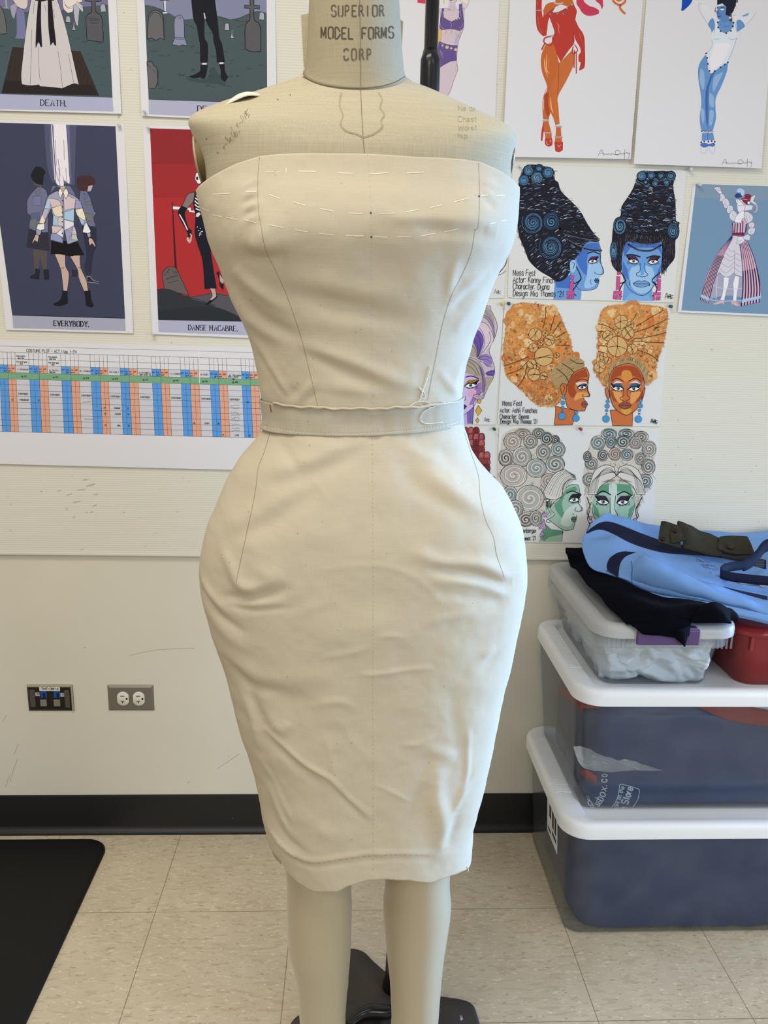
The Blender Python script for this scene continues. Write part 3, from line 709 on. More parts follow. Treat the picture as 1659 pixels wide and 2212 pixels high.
def wrinkle(G):
    """push the cloth out along the surface normal by the drag lines"""
    sh = G.shape; du = np.roll(G, -1, 1)-np.roll(G, 1, 1); dv = np.gradient(G, axis=0)
    n = np.cross(du, dv); n /= np.linalg.norm(n, axis=-1, keepdims=True)+1e-12
    if (n[:, sh[1]//2, 1].mean()) > 0: n = -n
    X, Z = G[..., 0].ravel(), G[..., 2].ravel(); front = np.clip((YC-.005-G[..., 1].ravel())/.03, 0, 1)
    D = np.zeros(len(X))
    for P, h, wd in WRW:
        h = h*1.25
        m = (X > P[:, 0].min()-4*wd) & (X < P[:, 0].max()+4*wd) & (Z > P[:, 1].min()-4*wd) & (Z < P[:, 1].max()+4*wd)
        if not m.any(): continue
        x, z = X[m], Z[m]; best = np.full(len(x), 9e9); tt = np.zeros(len(x)); L_ = len(P)-1
        for k in range(L_):
            a, d = P[k], P[k+1]-P[k]; t = np.clip(((x-a[0])*d[0]+(z-a[1])*d[1])/(d@d+1e-12), 0, 1)
            q = np.hypot(x-a[0]-t*d[0], z-a[1]-t*d[1]); u = q < best; best[u] = q[u]; tt[u] = (k+t[u])/L_
        D[m] += h*np.exp(-(best/wd)**2)*np.clip(np.sin(np.pi*(tt*.9+.05)), 0, 1)**.6
    D = D*front*np.clip(np.maximum(Z-wz.mean(), vz.mean()-Z)/.022, .12, 1)
    D += .0010*vnoise(X, Z, .05, 1)+.00035*vnoise(X, Z, .02, 2)+.00012*vnoise(X, Z, .009, 3)
    # bust points
    for px, py in ((574,520), (1034,490)):
        p = front_at(px, py, DR); D += front*.010*np.exp(-((X-p[0])/.045)**2-((Z-p[2])/.035)**2)
    return G+n*D.reshape(sh[:2]+(1,))
def ringcloth(etop, ebot, nz, nphi, grow=0.0, wr=True):
    ph = np.linspace(-np.pi, np.pi, nphi, endpoint=False)
    ph = ph-.22*np.sin(ph)*0
    rows = []
    c_ = np.cos(ph)
    zt = np.full(nphi, 1.2); zb = np.full(nphi, 1.2)
    for _ in range(6):
        zt = etop(section(DR, zt, ph, grow)[:, 0], c_); zb = ebot(section(DR, zb, ph, grow)[:, 0], c_)
    for t in np.linspace(0, 1, nz): rows.append(section(DR, zt+(zb-zt)*t, ph, grow))
    G = np.array(rows)
    return wrinkle(G) if wr else G
b = MB(); b.grid(ringcloth(ETOP, EWT, 170, 420), True); BODICE = b.build('bodice', MUSLIN, DRESS); thicken(BODICE, .0014)
b = MB(); b.grid(ringcloth(EWB, EHEM, 300, 420), True); SKIRT = b.build('skirt', MUSLIN, DRESS); thicken(SKIRT, .0014)
G = ringcloth(lambda x, c_: EWT(x, c_)+.004, lambda x, c_: EWB(x, c_)-.003, 24, 420, .0021, False)
X, Z = G[..., 0], G[..., 2]
G[..., 1] -= .0008*vnoise(X, Z*.3, .012, 5)+.0010*vnoise(X, Z, .03, 6)
b = MB(); b.grid(G, True); WBAND = b.build('waistband', BAND, DRESS); thicken(WBAND, .0014)
BVD = bvh_of(BODICE, SKIRT, WBAND)
# seams, hem and hand stitching
c = Canvas(on_mesh(BVD, YC-.1), base=.00022, step=.00002)
SEAM = (158, 144, 116)
seam([(561,336),(557,383),(558,449),(564,489),(574,540),(597,589),(620,640),(650,728),(668,800),(687,882)], 1.05, SEAM, can=c)
seam([(1034,352),(1036,420),(1033,488),(1026,500),(1018,545),(1000,590),(975,640),(956,700),(940,780),(928,840),(924,866)], 1.05, SEAM, can=c)
seam([(793,333),(799,400),(802,480),(802,600),(803,740),(804,888)], 1.0, (190, 180, 160), can=c, dash=(5, 4))
seam([(804,940),(805,1100),(806,1300),(805,1500),(806,1700),(806,1850),(805,1898)], 1.0, (176, 164, 142), can=c, dash=(5, 4))
seam([(583,935),(571,975),(558,1010),(553,1050),(545,1095),(533,1150),(521,1205),(510,1258)], 1.05, SEAM, can=c)
seam([(1003,935),(1020,985),(1034,1030),(1037,1070),(1048,1120),(1066,1160),(1072,1195),(1083,1228),(1089,1246)], 1.05, SEAM, can=c)
seam([(585,1800),(610,1830),(640,1855),(676,1865),(726,1859),(782,1851),(835,1848),(881,1847),(931,1849)], 1.1, (178, 166, 142), can=c, dash=(3, 1.5))
seam([(570,922),(640,934),(720,938),(800,937),(880,931),(960,920),(1000,908)], 1.2, (226, 220, 205), can=c, dash=(4, 2))
seam([(572,918),(640,930),(720,934),(800,933),(880,927),(960,916),(1000,904)], .9, (170, 160, 140), can=c, dash=(4, 2))
TH = (238, 230, 212)
def basting(segs):
    for a in segs: c.line(a, 1.5, TH, sm=0, sub=4, hold=True)
    c.off += c.step
def crop(k, ox, oy, segs): return [[(ox+x*k, oy+y*k) for x, y in s_] for s_ in segs]
basting(crop(.2622, 400, 320, [[(660,195),(785,198)],[(930,190),(1080,192)],[(1255,205),(1385,208)],[(1520,210),(1600,210)],[(495,358),(590,360)],[(225,380),(380,372)],[(692,382),(780,415)],[(890,443),(992,473)],
 [(1112,498),(1225,520)],[(1348,535),(1460,540)],[(130,490),(200,520)],[(230,550),(300,565)],[(345,570),(430,590)],[(485,590),(590,615)],[(690,632),(810,655)],[(905,672),(1010,690)],[(1100,700),(1225,716)],[(1320,717),(1468,720)],[(832,165),(832,205)]]))
basting(crop(.2893, 760, 320, [[(0,485),(75,488)],[(205,488),(315,485)],[(400,477),(497,460)],[(585,446),(672,423)],[(765,402),(872,372)],[(960,355),(1020,350)],[(1080,355),(1140,353)],[(20,655),(90,656)],[(165,660),(265,665)],[(338,663),(445,658)],
 [(518,655),(625,635)],[(690,625),(795,602)],[(1030,565),(1075,555)],[(1115,545),(1155,537)],[(410,187),(540,180)],[(160,190),(265,185)]]))
for x, y in ((801,460),(802,512),(1035,424)): c.disc(x, y, 2, (70, 60, 48), hold=True)
for k in range(70):
    x, y = random.uniform(470, 1080), random.uniform(360, 1880); c.disc(x, y, random.uniform(.6, 1.1), (150, 134, 106), hold=True, n=6)
c.line([(583,874),(586,890)], 2.4, (140, 84, 50), sm=0)
c.build('seam_stitching', DRESS)
# raw waistband edge and loose threads
b = MB()
def thr(pts, Y, r=.0006):
    b = MB(); b.tube([THP(x, y, .0012) for x, y in cr(pts, 6)], r, 5); b.build('loose_thread', THM, DRESS)
THP = on_mesh(BVD, YC)
THM = mat('thread', (222, 214, 192), .8)
yw = YC-.1
thr([(905,868),(912,850),(905,838),(914,845),(918,860),(908,858),(914,842),(922,820),(930,790)], -.868); thr([(880,882),(900,868),(925,870),(935,880),(905,875)], -.866)
thr([(990,868),(960,872),(920,886),(908,906),(920,915),(955,912)], -.862); thr([(720,885),(725,880)], -.865); thr([(1008,1872),(1012,1880),(1009,1884)], -.79); thr([(566,868),(561,863)], -.78)
b = MB(); P_ = np.array([front_at(px, py, DR, .0024) for px, py in cr([(590,878),(640,884),(690,887),(740,889),(800,889),(850,887),(900,885),(960,878)], 10)])
P_[:, 2] += .0038+.0006*np.sin(np.arange(len(P_))*.9)+.0006*np.sin(np.arange(len(P_))*.37+1); P_[:, 1] -= .002
b.tube(P_, .0016, 6); b.build('raw_edge', MUSLIN, DRESS)
# side vent showing the back of the skirt
b = MB(); b.grid(np.array([[at(578,1787,YC+.0), at(575,1787,YC+.016)], [at(587,1815,YC-.002), at(580,1815,YC+.016)], [at(598,1840,YC-.004), at(589,1842,YC+.016)], [at(607,1866,YC-.008), at(597,1856,YC+.014)]]))
o = b.build('vent_flap', MUSLIN, DRESS); thicken(o, .0012, 0)
# ------------------------------------------------------------------ storage boxes and what is in and on them
CLEAR = clear_mat('clear_plastic', (242, 244, 245), .04, (176, 180, 186), .12, .4)
FROST = clear_mat('cloudy_plastic', (238, 240, 241), .16, (226, 228, 230), .2, .25)
WHITEP = mat('white_plastic', (232, 233, 235), .38, bump=.05, scale=500)
SEEP = clear_mat('milky_lid', (236, 236, 236), .62, (206, 206, 204), .3)
def lid(x0, x1, y0, y1, zt, h, mats, parent, rimx, rimy, r=.05, recess=.014, overhang=0.0):
    cx, cy, hx, hy = (x0+x1)/2, (y0+y1)/2, (x1-x0)/2, (y1-y0)/2
    b = MB(); R = []
    for ix, iy, z in ((.0035,.0035,zt-h), (.0, .0, zt-h+.001), (.0, .0, zt-h*.45), (.0015,.0015,zt-.006), (.005,.005,zt-.0015), (.011,.010,zt), (rimx-.010, rimy-.008, zt-.0005), (rimx-.004, rimy-.003, zt-.004), (rimx, rimy, zt-recess), (rimx+.05, rimy+.05, zt-recess)):
        R.append(rrect(cx, cy, hx-ix, hy-iy, max(.012, r-(ix+iy)*.4), z, 10))
    b.loft(R, False, True)
    # underside lip
    R2 = [rrect(cx, cy, hx-.0035, hy-.0035, r, zt-h, 10), rrect(cx, cy, hx-.008, hy-.008, r, zt-h, 10), rrect(cx, cy, hx-.008, hy-.008, r, zt-recess-.003, 10)]
    b.loft(R2, False, True)
    return b.build('lid', mats, parent, angle=1.0)
def tub(bot, top, mats, parent, r=.035, t=.0022, name='tub'):
    """bot, top: (x0, x1, y0, y1, z)"""
    def ring(q, k, ins=0): return rrect((q[0]+q[1])/2, (q[2]+q[3])/2, (q[1]-q[0])/2-ins, (q[3]-q[2])/2-ins, r-ins, k, 10)
    def mix(f): return [bot[i]+(top[i]-bot[i])*f for i in range(5)]
    b = MB(); R = [ring(bot, bot[4], .008), ring(mix(.012), mix(.012)[4], .002)]
    for f in (.04, .3, .6, .9, 1): R.append(ring(mix(f), mix(f)[4]))
    b.loft(R, True, False)
    o = b.build(name, mats, parent, angle=1.2); thicken(o, t); return o
def bundle(q, z0, z1, name, matl, label, cat, amp=.010, sc=.09, r=.05, seed=1, parent=None, topn=.02, squeeze=None):
    """stuffed mass of cloth pressed against the box walls: q = (x0, x1, y0, y1)"""
    cx, cy, hx, hy = (q[0]+q[1])/2, (q[2]+q[3])/2, (q[1]-q[0])/2, (q[3]-q[2])/2
    b = MB(); R = []
    prof = [(.06, 0), (.014, .008), (.004, .04), (0, .2), (0, .5), (0, .8), (.008, .9), (.03, .96), (.09, 1)]
    prof = cr([(a, f) for a, f in prof], 5)
    for a, f in prof:
        rr = np.array(rrect(cx, cy, hx-a, hy-a, max(.01, r-a*.3), z0+(z1-z0)*f, 12))
        n_ = len(rr); sub = []
        for i in range(n_):
            for t in np.linspace(0, 1, 24 if i % 13 == 12 else 1, endpoint=False): sub.append(rr[i]*(1-t)+rr[(i+1) % n_]*t)
        R.append(np.array(sub))
    G = np.array(R); c0 = np.array([cx, cy, 0])
    d = G-c0; d[..., 2] = 0; d /= np.linalg.norm(d, axis=-1, keepdims=True)+1e-9
    per = np.cumsum(np.linalg.norm(np.diff(G, axis=1, append=G[:, :1]), axis=-1), axis=1)
    nz = vnoise(per, G[..., 2], sc, seed)+.5*vnoise(per, G[..., 2]*1.6, sc*.4, seed+1)
    G = G-d*(np.abs(nz)*amp)[..., None]
    G[..., 2] += np.where(np.linspace(0, 1, len(G))[:, None] > .75, topn*vnoise(G[..., 0], G[..., 1], .12, seed+2), 0)
    b.loft(G); o = b.build(name, matl, parent)
    if label: tag(o, label, cat)
    return o
NAVYC = mat('navy_plastic_film', (24, 52, 100), .5, var=.18, scale=9, bump=.12)
NAVYC2 = mat('navy_cloth', (22, 50, 98), .8, var=.16, scale=12, bump=.2)
REDC = cloth_mat('red_cloth', (150, 52, 48), 900, .1)
WHITEC = cloth_mat('white_cloth', (214, 217, 222), 900, .06)
# large lower box
B1 = empty('storage_box', (.75, -.2, 0), 'large clear storage box with white lid standing on the floor, lowest of the stack', 'storage box', 'large clear boxes with white lids')
tub((.489, 1.09, -.375, -.028, .0), (.470, 1.108, -.402, -.018, .285), CLEAR, B1)
lid(.452, 1.126, -.432, -.012, .311, .034, WHITEP, B1, .058, .030, .055)
def ribs(x0, x1, y0, y1, z, parent, n=34):
    b = MB()
    for k in range(n):
        y = y0+(y1-y0)*k/(n-1); b.box((x0, y-.0016, z-.001), (x1, y+.0016, z+.0007))
    b.build('grip_ridges', WHITEP, parent, smooth=False)
ribs(.463, .497, -.31, -.08, .311, B1)
bundle((.505, 1.085, -.372, -.045), .004, .272, 'navy_fabric_bundle', NAVYC2, 'navy cloth stuffed into the lowest clear box', 'fabric', seed=3, amp=.006, r=.06)
# paper sticker on its left wall
def wallpt(B_, T_, y, z):
    f = (z-B_[4])/(T_[4]-B_[4]); return B_[0]+(T_[0]-B_[0])*f
LB, LT = (.489, 1.09, -.375, -.028, .0), (.470, 1.108, -.402, -.018, .285)
b = MB()
def stick(y0, y1, z0, z1, d): return [(wallpt(LB, LT, y, z)-d, y, z) for y, z in ((y0, z0), (y1, z0), (y1, z1), (y0, z1))]
b.add(stick(-.305, -.215, .150, .268, .0012)+stick(-.305, -.215, .150, .268, .0004), [(0,1,2,3),(7,6,5,4),(0,4,5,1),(1,5,6,2),(2,6,7,3),(3,7,4,0)])
stk = b.build('paper_label', mat('label_paper', (214, 214, 210), .6), B1, smooth=False)
b = MB()
for y0, y1, z0, z1 in ((-.298,-.284,.19,.235),(-.276,-.262,.19,.235),(-.298,-.262,.170,.180),(-.252,-.236,.20,.25),(-.25,-.224,.16,.168)): b.add(stick(y0, y1, z0, z1, .0015), [(0,1,2,3)])
b.build('label_print', mat('label_ink', (40, 40, 42), .6), B1, smooth=False)
# large middle box
B2 = empty('storage_box', (.75, -.2, .298), 'large clear storage box with white lid, middle of the stack, holding a printed navy bag', 'storage box', 'large clear boxes with white lids')
tub((.497, 1.098, -.360, -.028, .2985), (.470, 1.108, -.384, -.018, .572), CLEAR, B2)
lid(.462, 1.120, -.414, -.012, .600, .034, WHITEP, B2, .046, .032, .055)
ribs(.472, .500, -.30, -.07, .600, B2)
BAG = bundle((.512, 1.088, -.357, -.06), .304, .545, 'printed_plastic_bag', NAVYC, 'navy plastic bag with white printed writing inside the middle clear box', 'bag', seed=11, amp=.003, r=.045, topn=.012)
rows = [[at(1250,1508,-.366), at(1300,1512,-.368), at(1400,1508,-.368), at(1480,1512,-.368), at(1560,1520,-.368), at(1680,1540,-.368)],
        [at(1252,1522,-.365), at(1300,1528,-.366), at(1350,1514,-.367), at(1470,1514,-.367), at(1570,1552,-.366), at(1680,1570,-.366)],
        [at(1256,1532,-.359), at(1290,1530,-.359), at(1350,1513,-.362), at(1470,1516,-.362), at(1590,1562,-.359), at(1680,1572,-.359)]]
rows = [[np.array(p)+np.array([0, .006, 0]) for p in r_] for r_ in rows]
o = patch(rows, 'red_cloth', REDC, None, .003); tag(o, 'red cloth folded along the top of the navy bag in the middle clear box', 'cloth')
o = patch([[at(1440,1505,-.355), at(1520,1508,-.355), at(1600,1512,-.355), at(1690,1516,-.355)], [at(1470,1518,-.354), at(1530,1530,-.354), at(1600,1552,-.354), at(1690,1565,-.354)]], 'white_cloth', WHITEC, None, .003)
tag(o, 'white cloth tucked behind the red cloth in the middle clear box', 'cloth')
o = patch([[at(1206,1482,-.14), at(1222,1488,-.19), at(1242,1502,-.26), at(1256,1516,-.32)], [at(1210,1500,-.14), at(1228,1512,-.19), at(1246,1530,-.26), at(1258,1540,-.32)]], 'orange_red_cloth', REDC, None, .003)
tag(o, 'orange red cloth showing through the left wall of the middle clear box', 'cloth')
o = patch([[at(1254,1664,-.3555), at(1268,1664,-.3575), at(1290,1678,-.3575)], [at(1256,1676,-.3555), at(1270,1684,-.3575), at(1288,1694,-.3575)]], 'red_tag', REDC, None, .0015)
tag(o, 'small red fabric tab beside the white print on the navy bag', 'fabric tab')
BVB = bvh_of(BAG)
PRW = (206, 212, 220)
c = Canvas(on_mesh(BVB, -.35), 1120, 1540, 280/1191, base=.0009, step=.0001)
# badge outline and words run upwards to the right
c.line([(845,880),(885,830),(912,770),(925,700),(935,655),(1000,668),(1095,695),(1110,715),(1100,780),(1070,840),(1030,890)], 6, PRW, sm=3, sub=8)
up = (-math.sin(math.radians(72))*1.0, -math.cos(math.radians(72)))
c.text(905, 892, 38, 'able on the', 6, PRW, up=up, xs=.80, sub=6)
c.text(985, 898, 62, 'o Store', 11, PRW, up=up, xs=.74, sub=6)
c.text(735, 862, 64, 's', 8, PRW, up=(-.7, -.7), xs=.8, sub=6); c.text(752, 838, 70, 's', 8, PRW, up=(-.8, -.6), xs=.8, sub=6)
c.text(772, 812, 78, 'b', 8, PRW, up=(-.86, -.5), xs=.6, sub=6); c.text(790, 772, 72, 'o', 9, PRW, up=(-.92, -.38), xs=.9, sub=6)
c.text(806, 720, 72, 'x', 9, PRW, up=(-.96, -.28), xs=.9, sub=6); c.text(808, 668, 60, '.', 9, PRW, up=(-.98, -.15), sub=6); c.text(812, 634, 70, 'c', 9, PRW, up=(-1, 0.0), xs=.8, sub=6); c.text(814, 584, 66, 'o', 7, PRW, up=(-1, .05), xs=.7, sub=6)
c.text(655, 856, 66, 'g', 8, PRW, up=(-.5, -.86), xs=.9, sub=6); c.text(640, 802, 60, 'o', 6, PRW, up=(-.3, -.95), xs=.6, sub=6); c.text(690, 858, 40, '.', 8, PRW, sub=6)
c.build('white_print', BAG)
# crumpled strip of clear film on the bag
FILM = clear_mat('crumpled_film', (238, 240, 242), .20, (226, 228, 232), .15, .6)
G = surf([[at(1238,1612,-.3610), at(1270,1618,-.3620), at(1310,1634,-.3620), at(1370,1644,-.3620), at(1398,1653,-.3620)],
          [at(1246,1640,-.3610), at(1270,1646,-.3625), at(1310,1650,-.3620), at(1372,1654,-.3625), at(1410,1656,-.3620)],
          [at(1262,1657,-.3610), at(1290,1665,-.3620), at(1320,1667,-.3620), at(1380,1662,-.3620), at(1432,1664,-.3620)]], 16, 8).copy()
G[..., 1] -= .0022*np.abs(vnoise(G[..., 0]*.5+G[..., 2], G[..., 2]*1.6, .009, 90)); G[..., 2] += .002*vnoise(G[..., 0], G[..., 2], .016, 91)
b = MB(); b.grid(G); o = b.build('plastic_strip', FILM, None); thicken(o, .0006, 0)
tag(o, 'crumpled strip of clear film against the front wall of the middle clear box', 'plastic strip')
# small upper box
B3 = empty('storage_box', (.62, -.2, .586), 'small clear storage box with clear lid and purple latch, topmost of the stack', 'storage box')
tub((.524, .748, -.356, -.040, .5865), (.488, .748, -.410, -.024, .716), CLEAR, B3, .03)
lid(.478, .764, -.442, -.014, .748, .026, SEEP, B3, .036, .030, .05, .008)
b = MB(); b.loft([rrect(.619, -.217, .139, .201, .04, .722), rrect(.619, -.217, .139, .201, .04, .694), rrect(.619, -.217, .134, .196, .038, .694), rrect(.619, -.217, .134, .196, .038, .722)], False, False)
for k in range(5):
    for x in (.508, .716): b.box((x+.009*k, -.4205, .694), (x+.009*k+.0025, -.4175, .722))
b.build('rim_band', FROST, B3, angle=.8)
PURP = mat('purple_plastic', (84, 58, 108), .4)
b = MB(); l0, l1 = at(1376,1376,-.446), at(1512,1372,-.446)
b.box((l0[0], -.449, .712), (l1[0], -.440, .744)); b.box((l0[0]+.004, -.447, .740), (l1[0]-.004, -.425, .7475)); b.build('latch', PURP, B3, smooth=False, bevel=.003)
# white netting inside
def net_mat():
    m, N, L, B = newmat('white_netting')
    B.inputs['Base Color'].default_value = lin((226, 228, 232)); B.inputs['Roughness'].default_value = .85
    tc = N.new('ShaderNodeTexCoord'); ws = []
    for dr, rot in (('X', .35), ('Z', .35)):
        mp = N.new('ShaderNodeMapping'); mp.inputs['Rotation'].default_value = (0, rot, 0); L.new(tc.outputs['Object'], mp.inputs['Vector'])
        w_ = N.new('ShaderNodeTexWave'); w_.bands_direction = dr; w_.inputs['Scale'].default_value = 125; w_.inputs['Distortion'].default_value = 4; w_.inputs['Detail Scale'].default_value = .3
        L.new(mp.outputs[0], w_.inputs['Vector']); ws.append(w_)
    mu = N.new('ShaderNodeMath'); mu.operation = 'MULTIPLY'; L.new(ws[0].outputs['Fac'], mu.inputs[0]); L.new(ws[1].outputs['Fac'], mu.inputs[1])
    r = N.new('ShaderNodeValToRGB'); r.color_ramp.elements[0].position = .35; r.color_ramp.elements[1].position = .8
    r.color_ramp.elements[0].color = lin((246, 247, 249)); r.color_ramp.elements[1].color = lin((206, 210, 218))
    L.new(mu.outputs[0], r.inputs[0]); L.new(r.outputs[0], B.inputs['Base Color'])
    return m
NET = net_mat()
NETO = empty('netting_bundle', (.63, -.2, .59), 'folded white mesh netting inside the small upper clear box', 'netting')
def fold(rows, t=.006):
    b = MB(); G = surf(rows, 8, 6); G = G.copy(); G[..., 1] += .004*vnoise(G[..., 0], G[..., 2], .03, 21)
    b.grid(G); o = b.build('netting_fold', NET, NETO); thicken(o, t, 0); return o
def crumple(x, z, seed):
    wx = x+.02*vnoise(x, z, .05, seed); wz = z+.02*vnoise(x, z, .06, seed+1)
    return .014*np.abs(vnoise(wx*.9, wz*1.5-wx*.5, .045, seed+2))+.006*np.abs(vnoise(wx, wz, .02, seed+3))
def netface(path, name, seed):
    """netting pressed against a wall of the box: path of (x, y) at the foot and at the top"""
    nu, nv = 150, 60; A = np.array(path[0]); T = np.array(path[1]); G = []
    for k in range(nv):
        f = k/(nv-1); P = A+(T-A)*f; s_ = np.concatenate([[0], np.cumsum(np.hypot(*np.diff(P, axis=0).T))]); t = np.linspace(0, s_[-1], nu)
        x, y = np.interp(t, s_, P[:, 0]), np.interp(t, s_, P[:, 1]); z = np.full(nu, .5895+.112*f+0*t)
        d = crumple(t, z, seed)+.014*max(0, (f-.86)/.14)**2+.008*max(0, (.08-f)/.08)
        G.append(np.stack([x+d*np.clip((.56-x)/.04, 0, 1)*1.0, y+d, z+.003*np.sin(t*40+f*5)], -1))
    b = MB(); b.grid(np.array(G)); o = b.build(name, NET, NETO); thicken(o, .003, 1); return o
netface(([(.535, -.06), (.530, -.20), (.529, -.335), (.545, -.350), (.64, -.350), (.738, -.350), (.742, -.30)], [(.503, -.06), (.498, -.20), (.497, -.375), (.515, -.398), (.62, -.399), (.732, -.398), (.742, -.34)]), 'netting_fold', 71)
bundle((.545, .735, -.325, -.06), .590, .690, 'netting_core', NET, None, None, amp=.010, sc=.05, r=.05, seed=31, parent=NETO, topn=.008)
# red box beside it
REDP = mat('red_plastic', (132, 34, 34), .38, bump=.04, scale=200)
RB = empty('red_box', (.98, -.2, .586), 'red plastic box with lid standing beside the small upper clear box', 'box')
b = MB()
def rr4(x0, x1, y0, y1, r, z): return rrect((x0+x1)/2, (y0+y1)/2, (x1-x0)/2, (y1-y0)/2, r, z, 10)
b.loft([rr4(.816, 1.10, -.352, -.06, .03, .5865), rr4(.812, 1.104, -.357, -.055, .035, .590), rr4(.809, 1.107, -.361, -.052, .035, .618), rr4(.807, 1.108, -.362, -.051, .035, .6195), rr4(.796, 1.118, -.374, -.042, .035, .704)])
b.box((.815, -.378, .672), (.822, -.370, .704)); b.box((.86, -.3765, .690), (1.06, -.372, .704))
b.build('box_body', REDP, RB, angle=.9)
lidr = MB(); lidr.loft([rr4(.788, 1.126, -.386, -.034, .05, .702), rr4(.786, 1.128, -.388, -.032, .05, .704), rr4(.786, 1.128, -.388, -.032, .05, .712), rr4(.792, 1.122, -.382, -.038, .05, .717), rr4(.81, 1.10, -.36, -.06, .04, .717)])
lidr.build('lid', REDP, RB, angle=.9)
# ------------------------------------------------------------------ folded clothes on the boxes
def blue_duck():
    return cloth_mat('light_blue_canvas', (112, 152, 208), 800, .05, .85, .2)
LBLUE = blue_duck()
NAVY = cloth_mat('navy_twill', (20, 26, 52), 900, .12, .85, .2)
BLACKN = mat('black_navy_knit', (5, 6, 15), .95, bump=.2, scale=700, spec=.08)
OLIVE = cloth_mat('olive_canvas', (54, 53, 44), 700, .25, .9, .3)
SNAP = mat('dark_snap', (40, 38, 34), .35, metal=.6)
def drape(rows, name, matl, parent, t, nu=10, nv=8, amp=.0015, sc=.03, seed=0):
    G = surf(rows, nu, nv).copy()
    G[..., 2] += amp*vnoise(G[..., 0], G[..., 1]+G[..., 2], sc, 40+seed)
    b = MB(); b.grid(G); o = b.build(name, matl, parent); thicken(o, t, -1); return o
def down(r, z, dy=0.0): return [np.array([p[0], p[1]+dy, z]) for p in r]
# navy garment lowest, spilling over the clear lid
NG = empty('navy_garment', (.62, -.3, .745), 'black navy garment folded under the light blue bag, one corner hanging over the purple latch', 'garment')
r0 = [at(1222,1184,-.045), at(1260,1182,-.040), at(1330,1180,-.04), at(1420,1180,-.04), at(1500,1190,-.04)]
r1 = [at(1226,1202,-.10), at(1280,1200,-.10), at(1350,1210,-.12), at(1430,1220,-.14), at(1520,1240,-.16)]
r2 = [at(1262,1248,-.22), at(1310,1240,-.22), at(1380,1265,-.25), at(1460,1280,-.26), at(1545,1290,-.27)]
r3 = [at(1302,1294,-.33), at(1345,1282,-.33), at(1420,1298,-.35), at(1500,1300,-.36), at(1572,1310,-.36)]
r4 = [at(1338,1330,-.40), at(1390,1310,-.41), at(1450,1310,-.42), at(1520,1308,-.425), at(1592,1326,-.42)]
r5 = [at(1352,1342,-.44), at(1400,1338,-.448), at(1460,1332,-.45), at(1530,1332,-.448), at(1597,1338,-.44)]
drape([r0, r1, r2, r3, r4, r5], 'folded_body', BLACKN, NG, .006, amp=.003, sc=.04)
f0 = [at(1340,1328,-.415), at(1400,1320,-.435), at(1450,1320,-.445), at(1500,1335,-.44)]
f1 = [at(1366,1350,-.449), at(1410,1352,-.4535), at(1450,1348,-.456), at(1492,1350,-.452)]
f2 = [at(1386,1369,-.4535), at(1420,1372,-.457), at(1450,1366,-.458), at(1490,1366,-.455)]
f3 = [at(1392,1371,-.4535), at(1422,1374,-.4565), at(1452,1376,-.4575), at(1488,1374,-.455)]
drape([f0, f1, f2, f3], 'hanging_flap', BLACKN, NG, .003, amp=.001)
b = MB(); cpt = [at(1440,1362,-.4585), at(1492,1352,-.4565), at(1480,1398,-.456)]
tri = np.array([[cpt[0]*(1-t)+cpt[2]*t, (cpt[0]+cpt[1])/2*(1-t)+cpt[2]*t+np.array([0, -.002, 0]), cpt[1]*(1-t)+cpt[2]*t] for t in np.linspace(0, .985, 10)])
b.grid(tri); o = b.build('hanging_corner', BLACKN, NG); thicken(o, .003, -1)
b = MB(); G = surf([[at(1500,1315,-.425), at(1540,1300,-.425), at(1570,1312,-.425), at(1585,1334,-.43)], [at(1490,1335,-.448), at(1535,1318,-.455), at(1562,1322,-.455), at(1578,1345,-.45)], [at(1500,1346,-.450), at(1535,1346,-.455), at(1565,1346,-.455), at(1580,1348,-.45)]], 8, 8)
b.grid(G); o = b.build('rolled_edge', BLACKN, NG); thicken(o, .004, -1)
# light blue canvas bag
LB_ = empty('canvas_bag', (.85, -.25, .76), 'light blue canvas bag with navy stripes lying folded on top of the boxes', 'bag')
g0 = [at(1318,1150,-.02), at(1340,1150,-.02), at(1430,1165,-.02), at(1530,1165,-.02), at(1610,1170,-.02), at(1720,1170,-.02)]
g1 = [at(1314,1108,-.045), at(1350,1119,-.04), at(1430,1137,-.04), at(1530,1147,-.04), at(1610,1148,-.04), at(1720,1142,-.04)]
g2 = [at(1290,1126,-.075), at(1340,1132,-.08), at(1430,1160,-.085), at(1530,1175,-.085), at(1610,1180,-.085), at(1720,1178,-.085)]
g3 = [at(1264,1150,-.105), at(1330,1158,-.125), at(1430,1192,-.15), at(1530,1208,-.155), at(1610,1212,-.155), at(1720,1212,-.155)]
g4 = [at(1257,1175,-.13), at(1325,1190,-.17), at(1430,1212,-.215), at(1530,1240,-.23), at(1610,1255,-.235), at(1720,1258,-.235)]
g5 = [at(1262,1202,-.16), at(1325,1222,-.21), at(1430,1235,-.27), at(1530,1265,-.31), at(1610,1285,-.315), at(1720,1295,-.315)]
g6 = [at(1276,1220,-.19), at(1330,1242,-.235), at(1430,1262,-.30), at(1530,1287,-.345), at(1610,1302,-.36), at(1720,1320,-.37)]
g7 = [at(1290,1232,-.20), at(1340,1254,-.245), at(1430,1285,-.305), at(1530,1300,-.35), at(1610,1322,-.368), at(1720,1342,-.38)]
g8 = [at(1300,1236,-.18), at(1345,1262,-.22), at(1430,1294,-.28), at(1530,1306,-.32), at(1610,1332,-.35), at(1720,1352,-.36)]
def scale_w(rows): return rows
BB = drape([g0, g1, g2, g3, g4, g5, g6, g7, g8], 'bag_body', LBLUE, LB_, .004, amp=.0035, sc=.045, nu=14, nv=8)
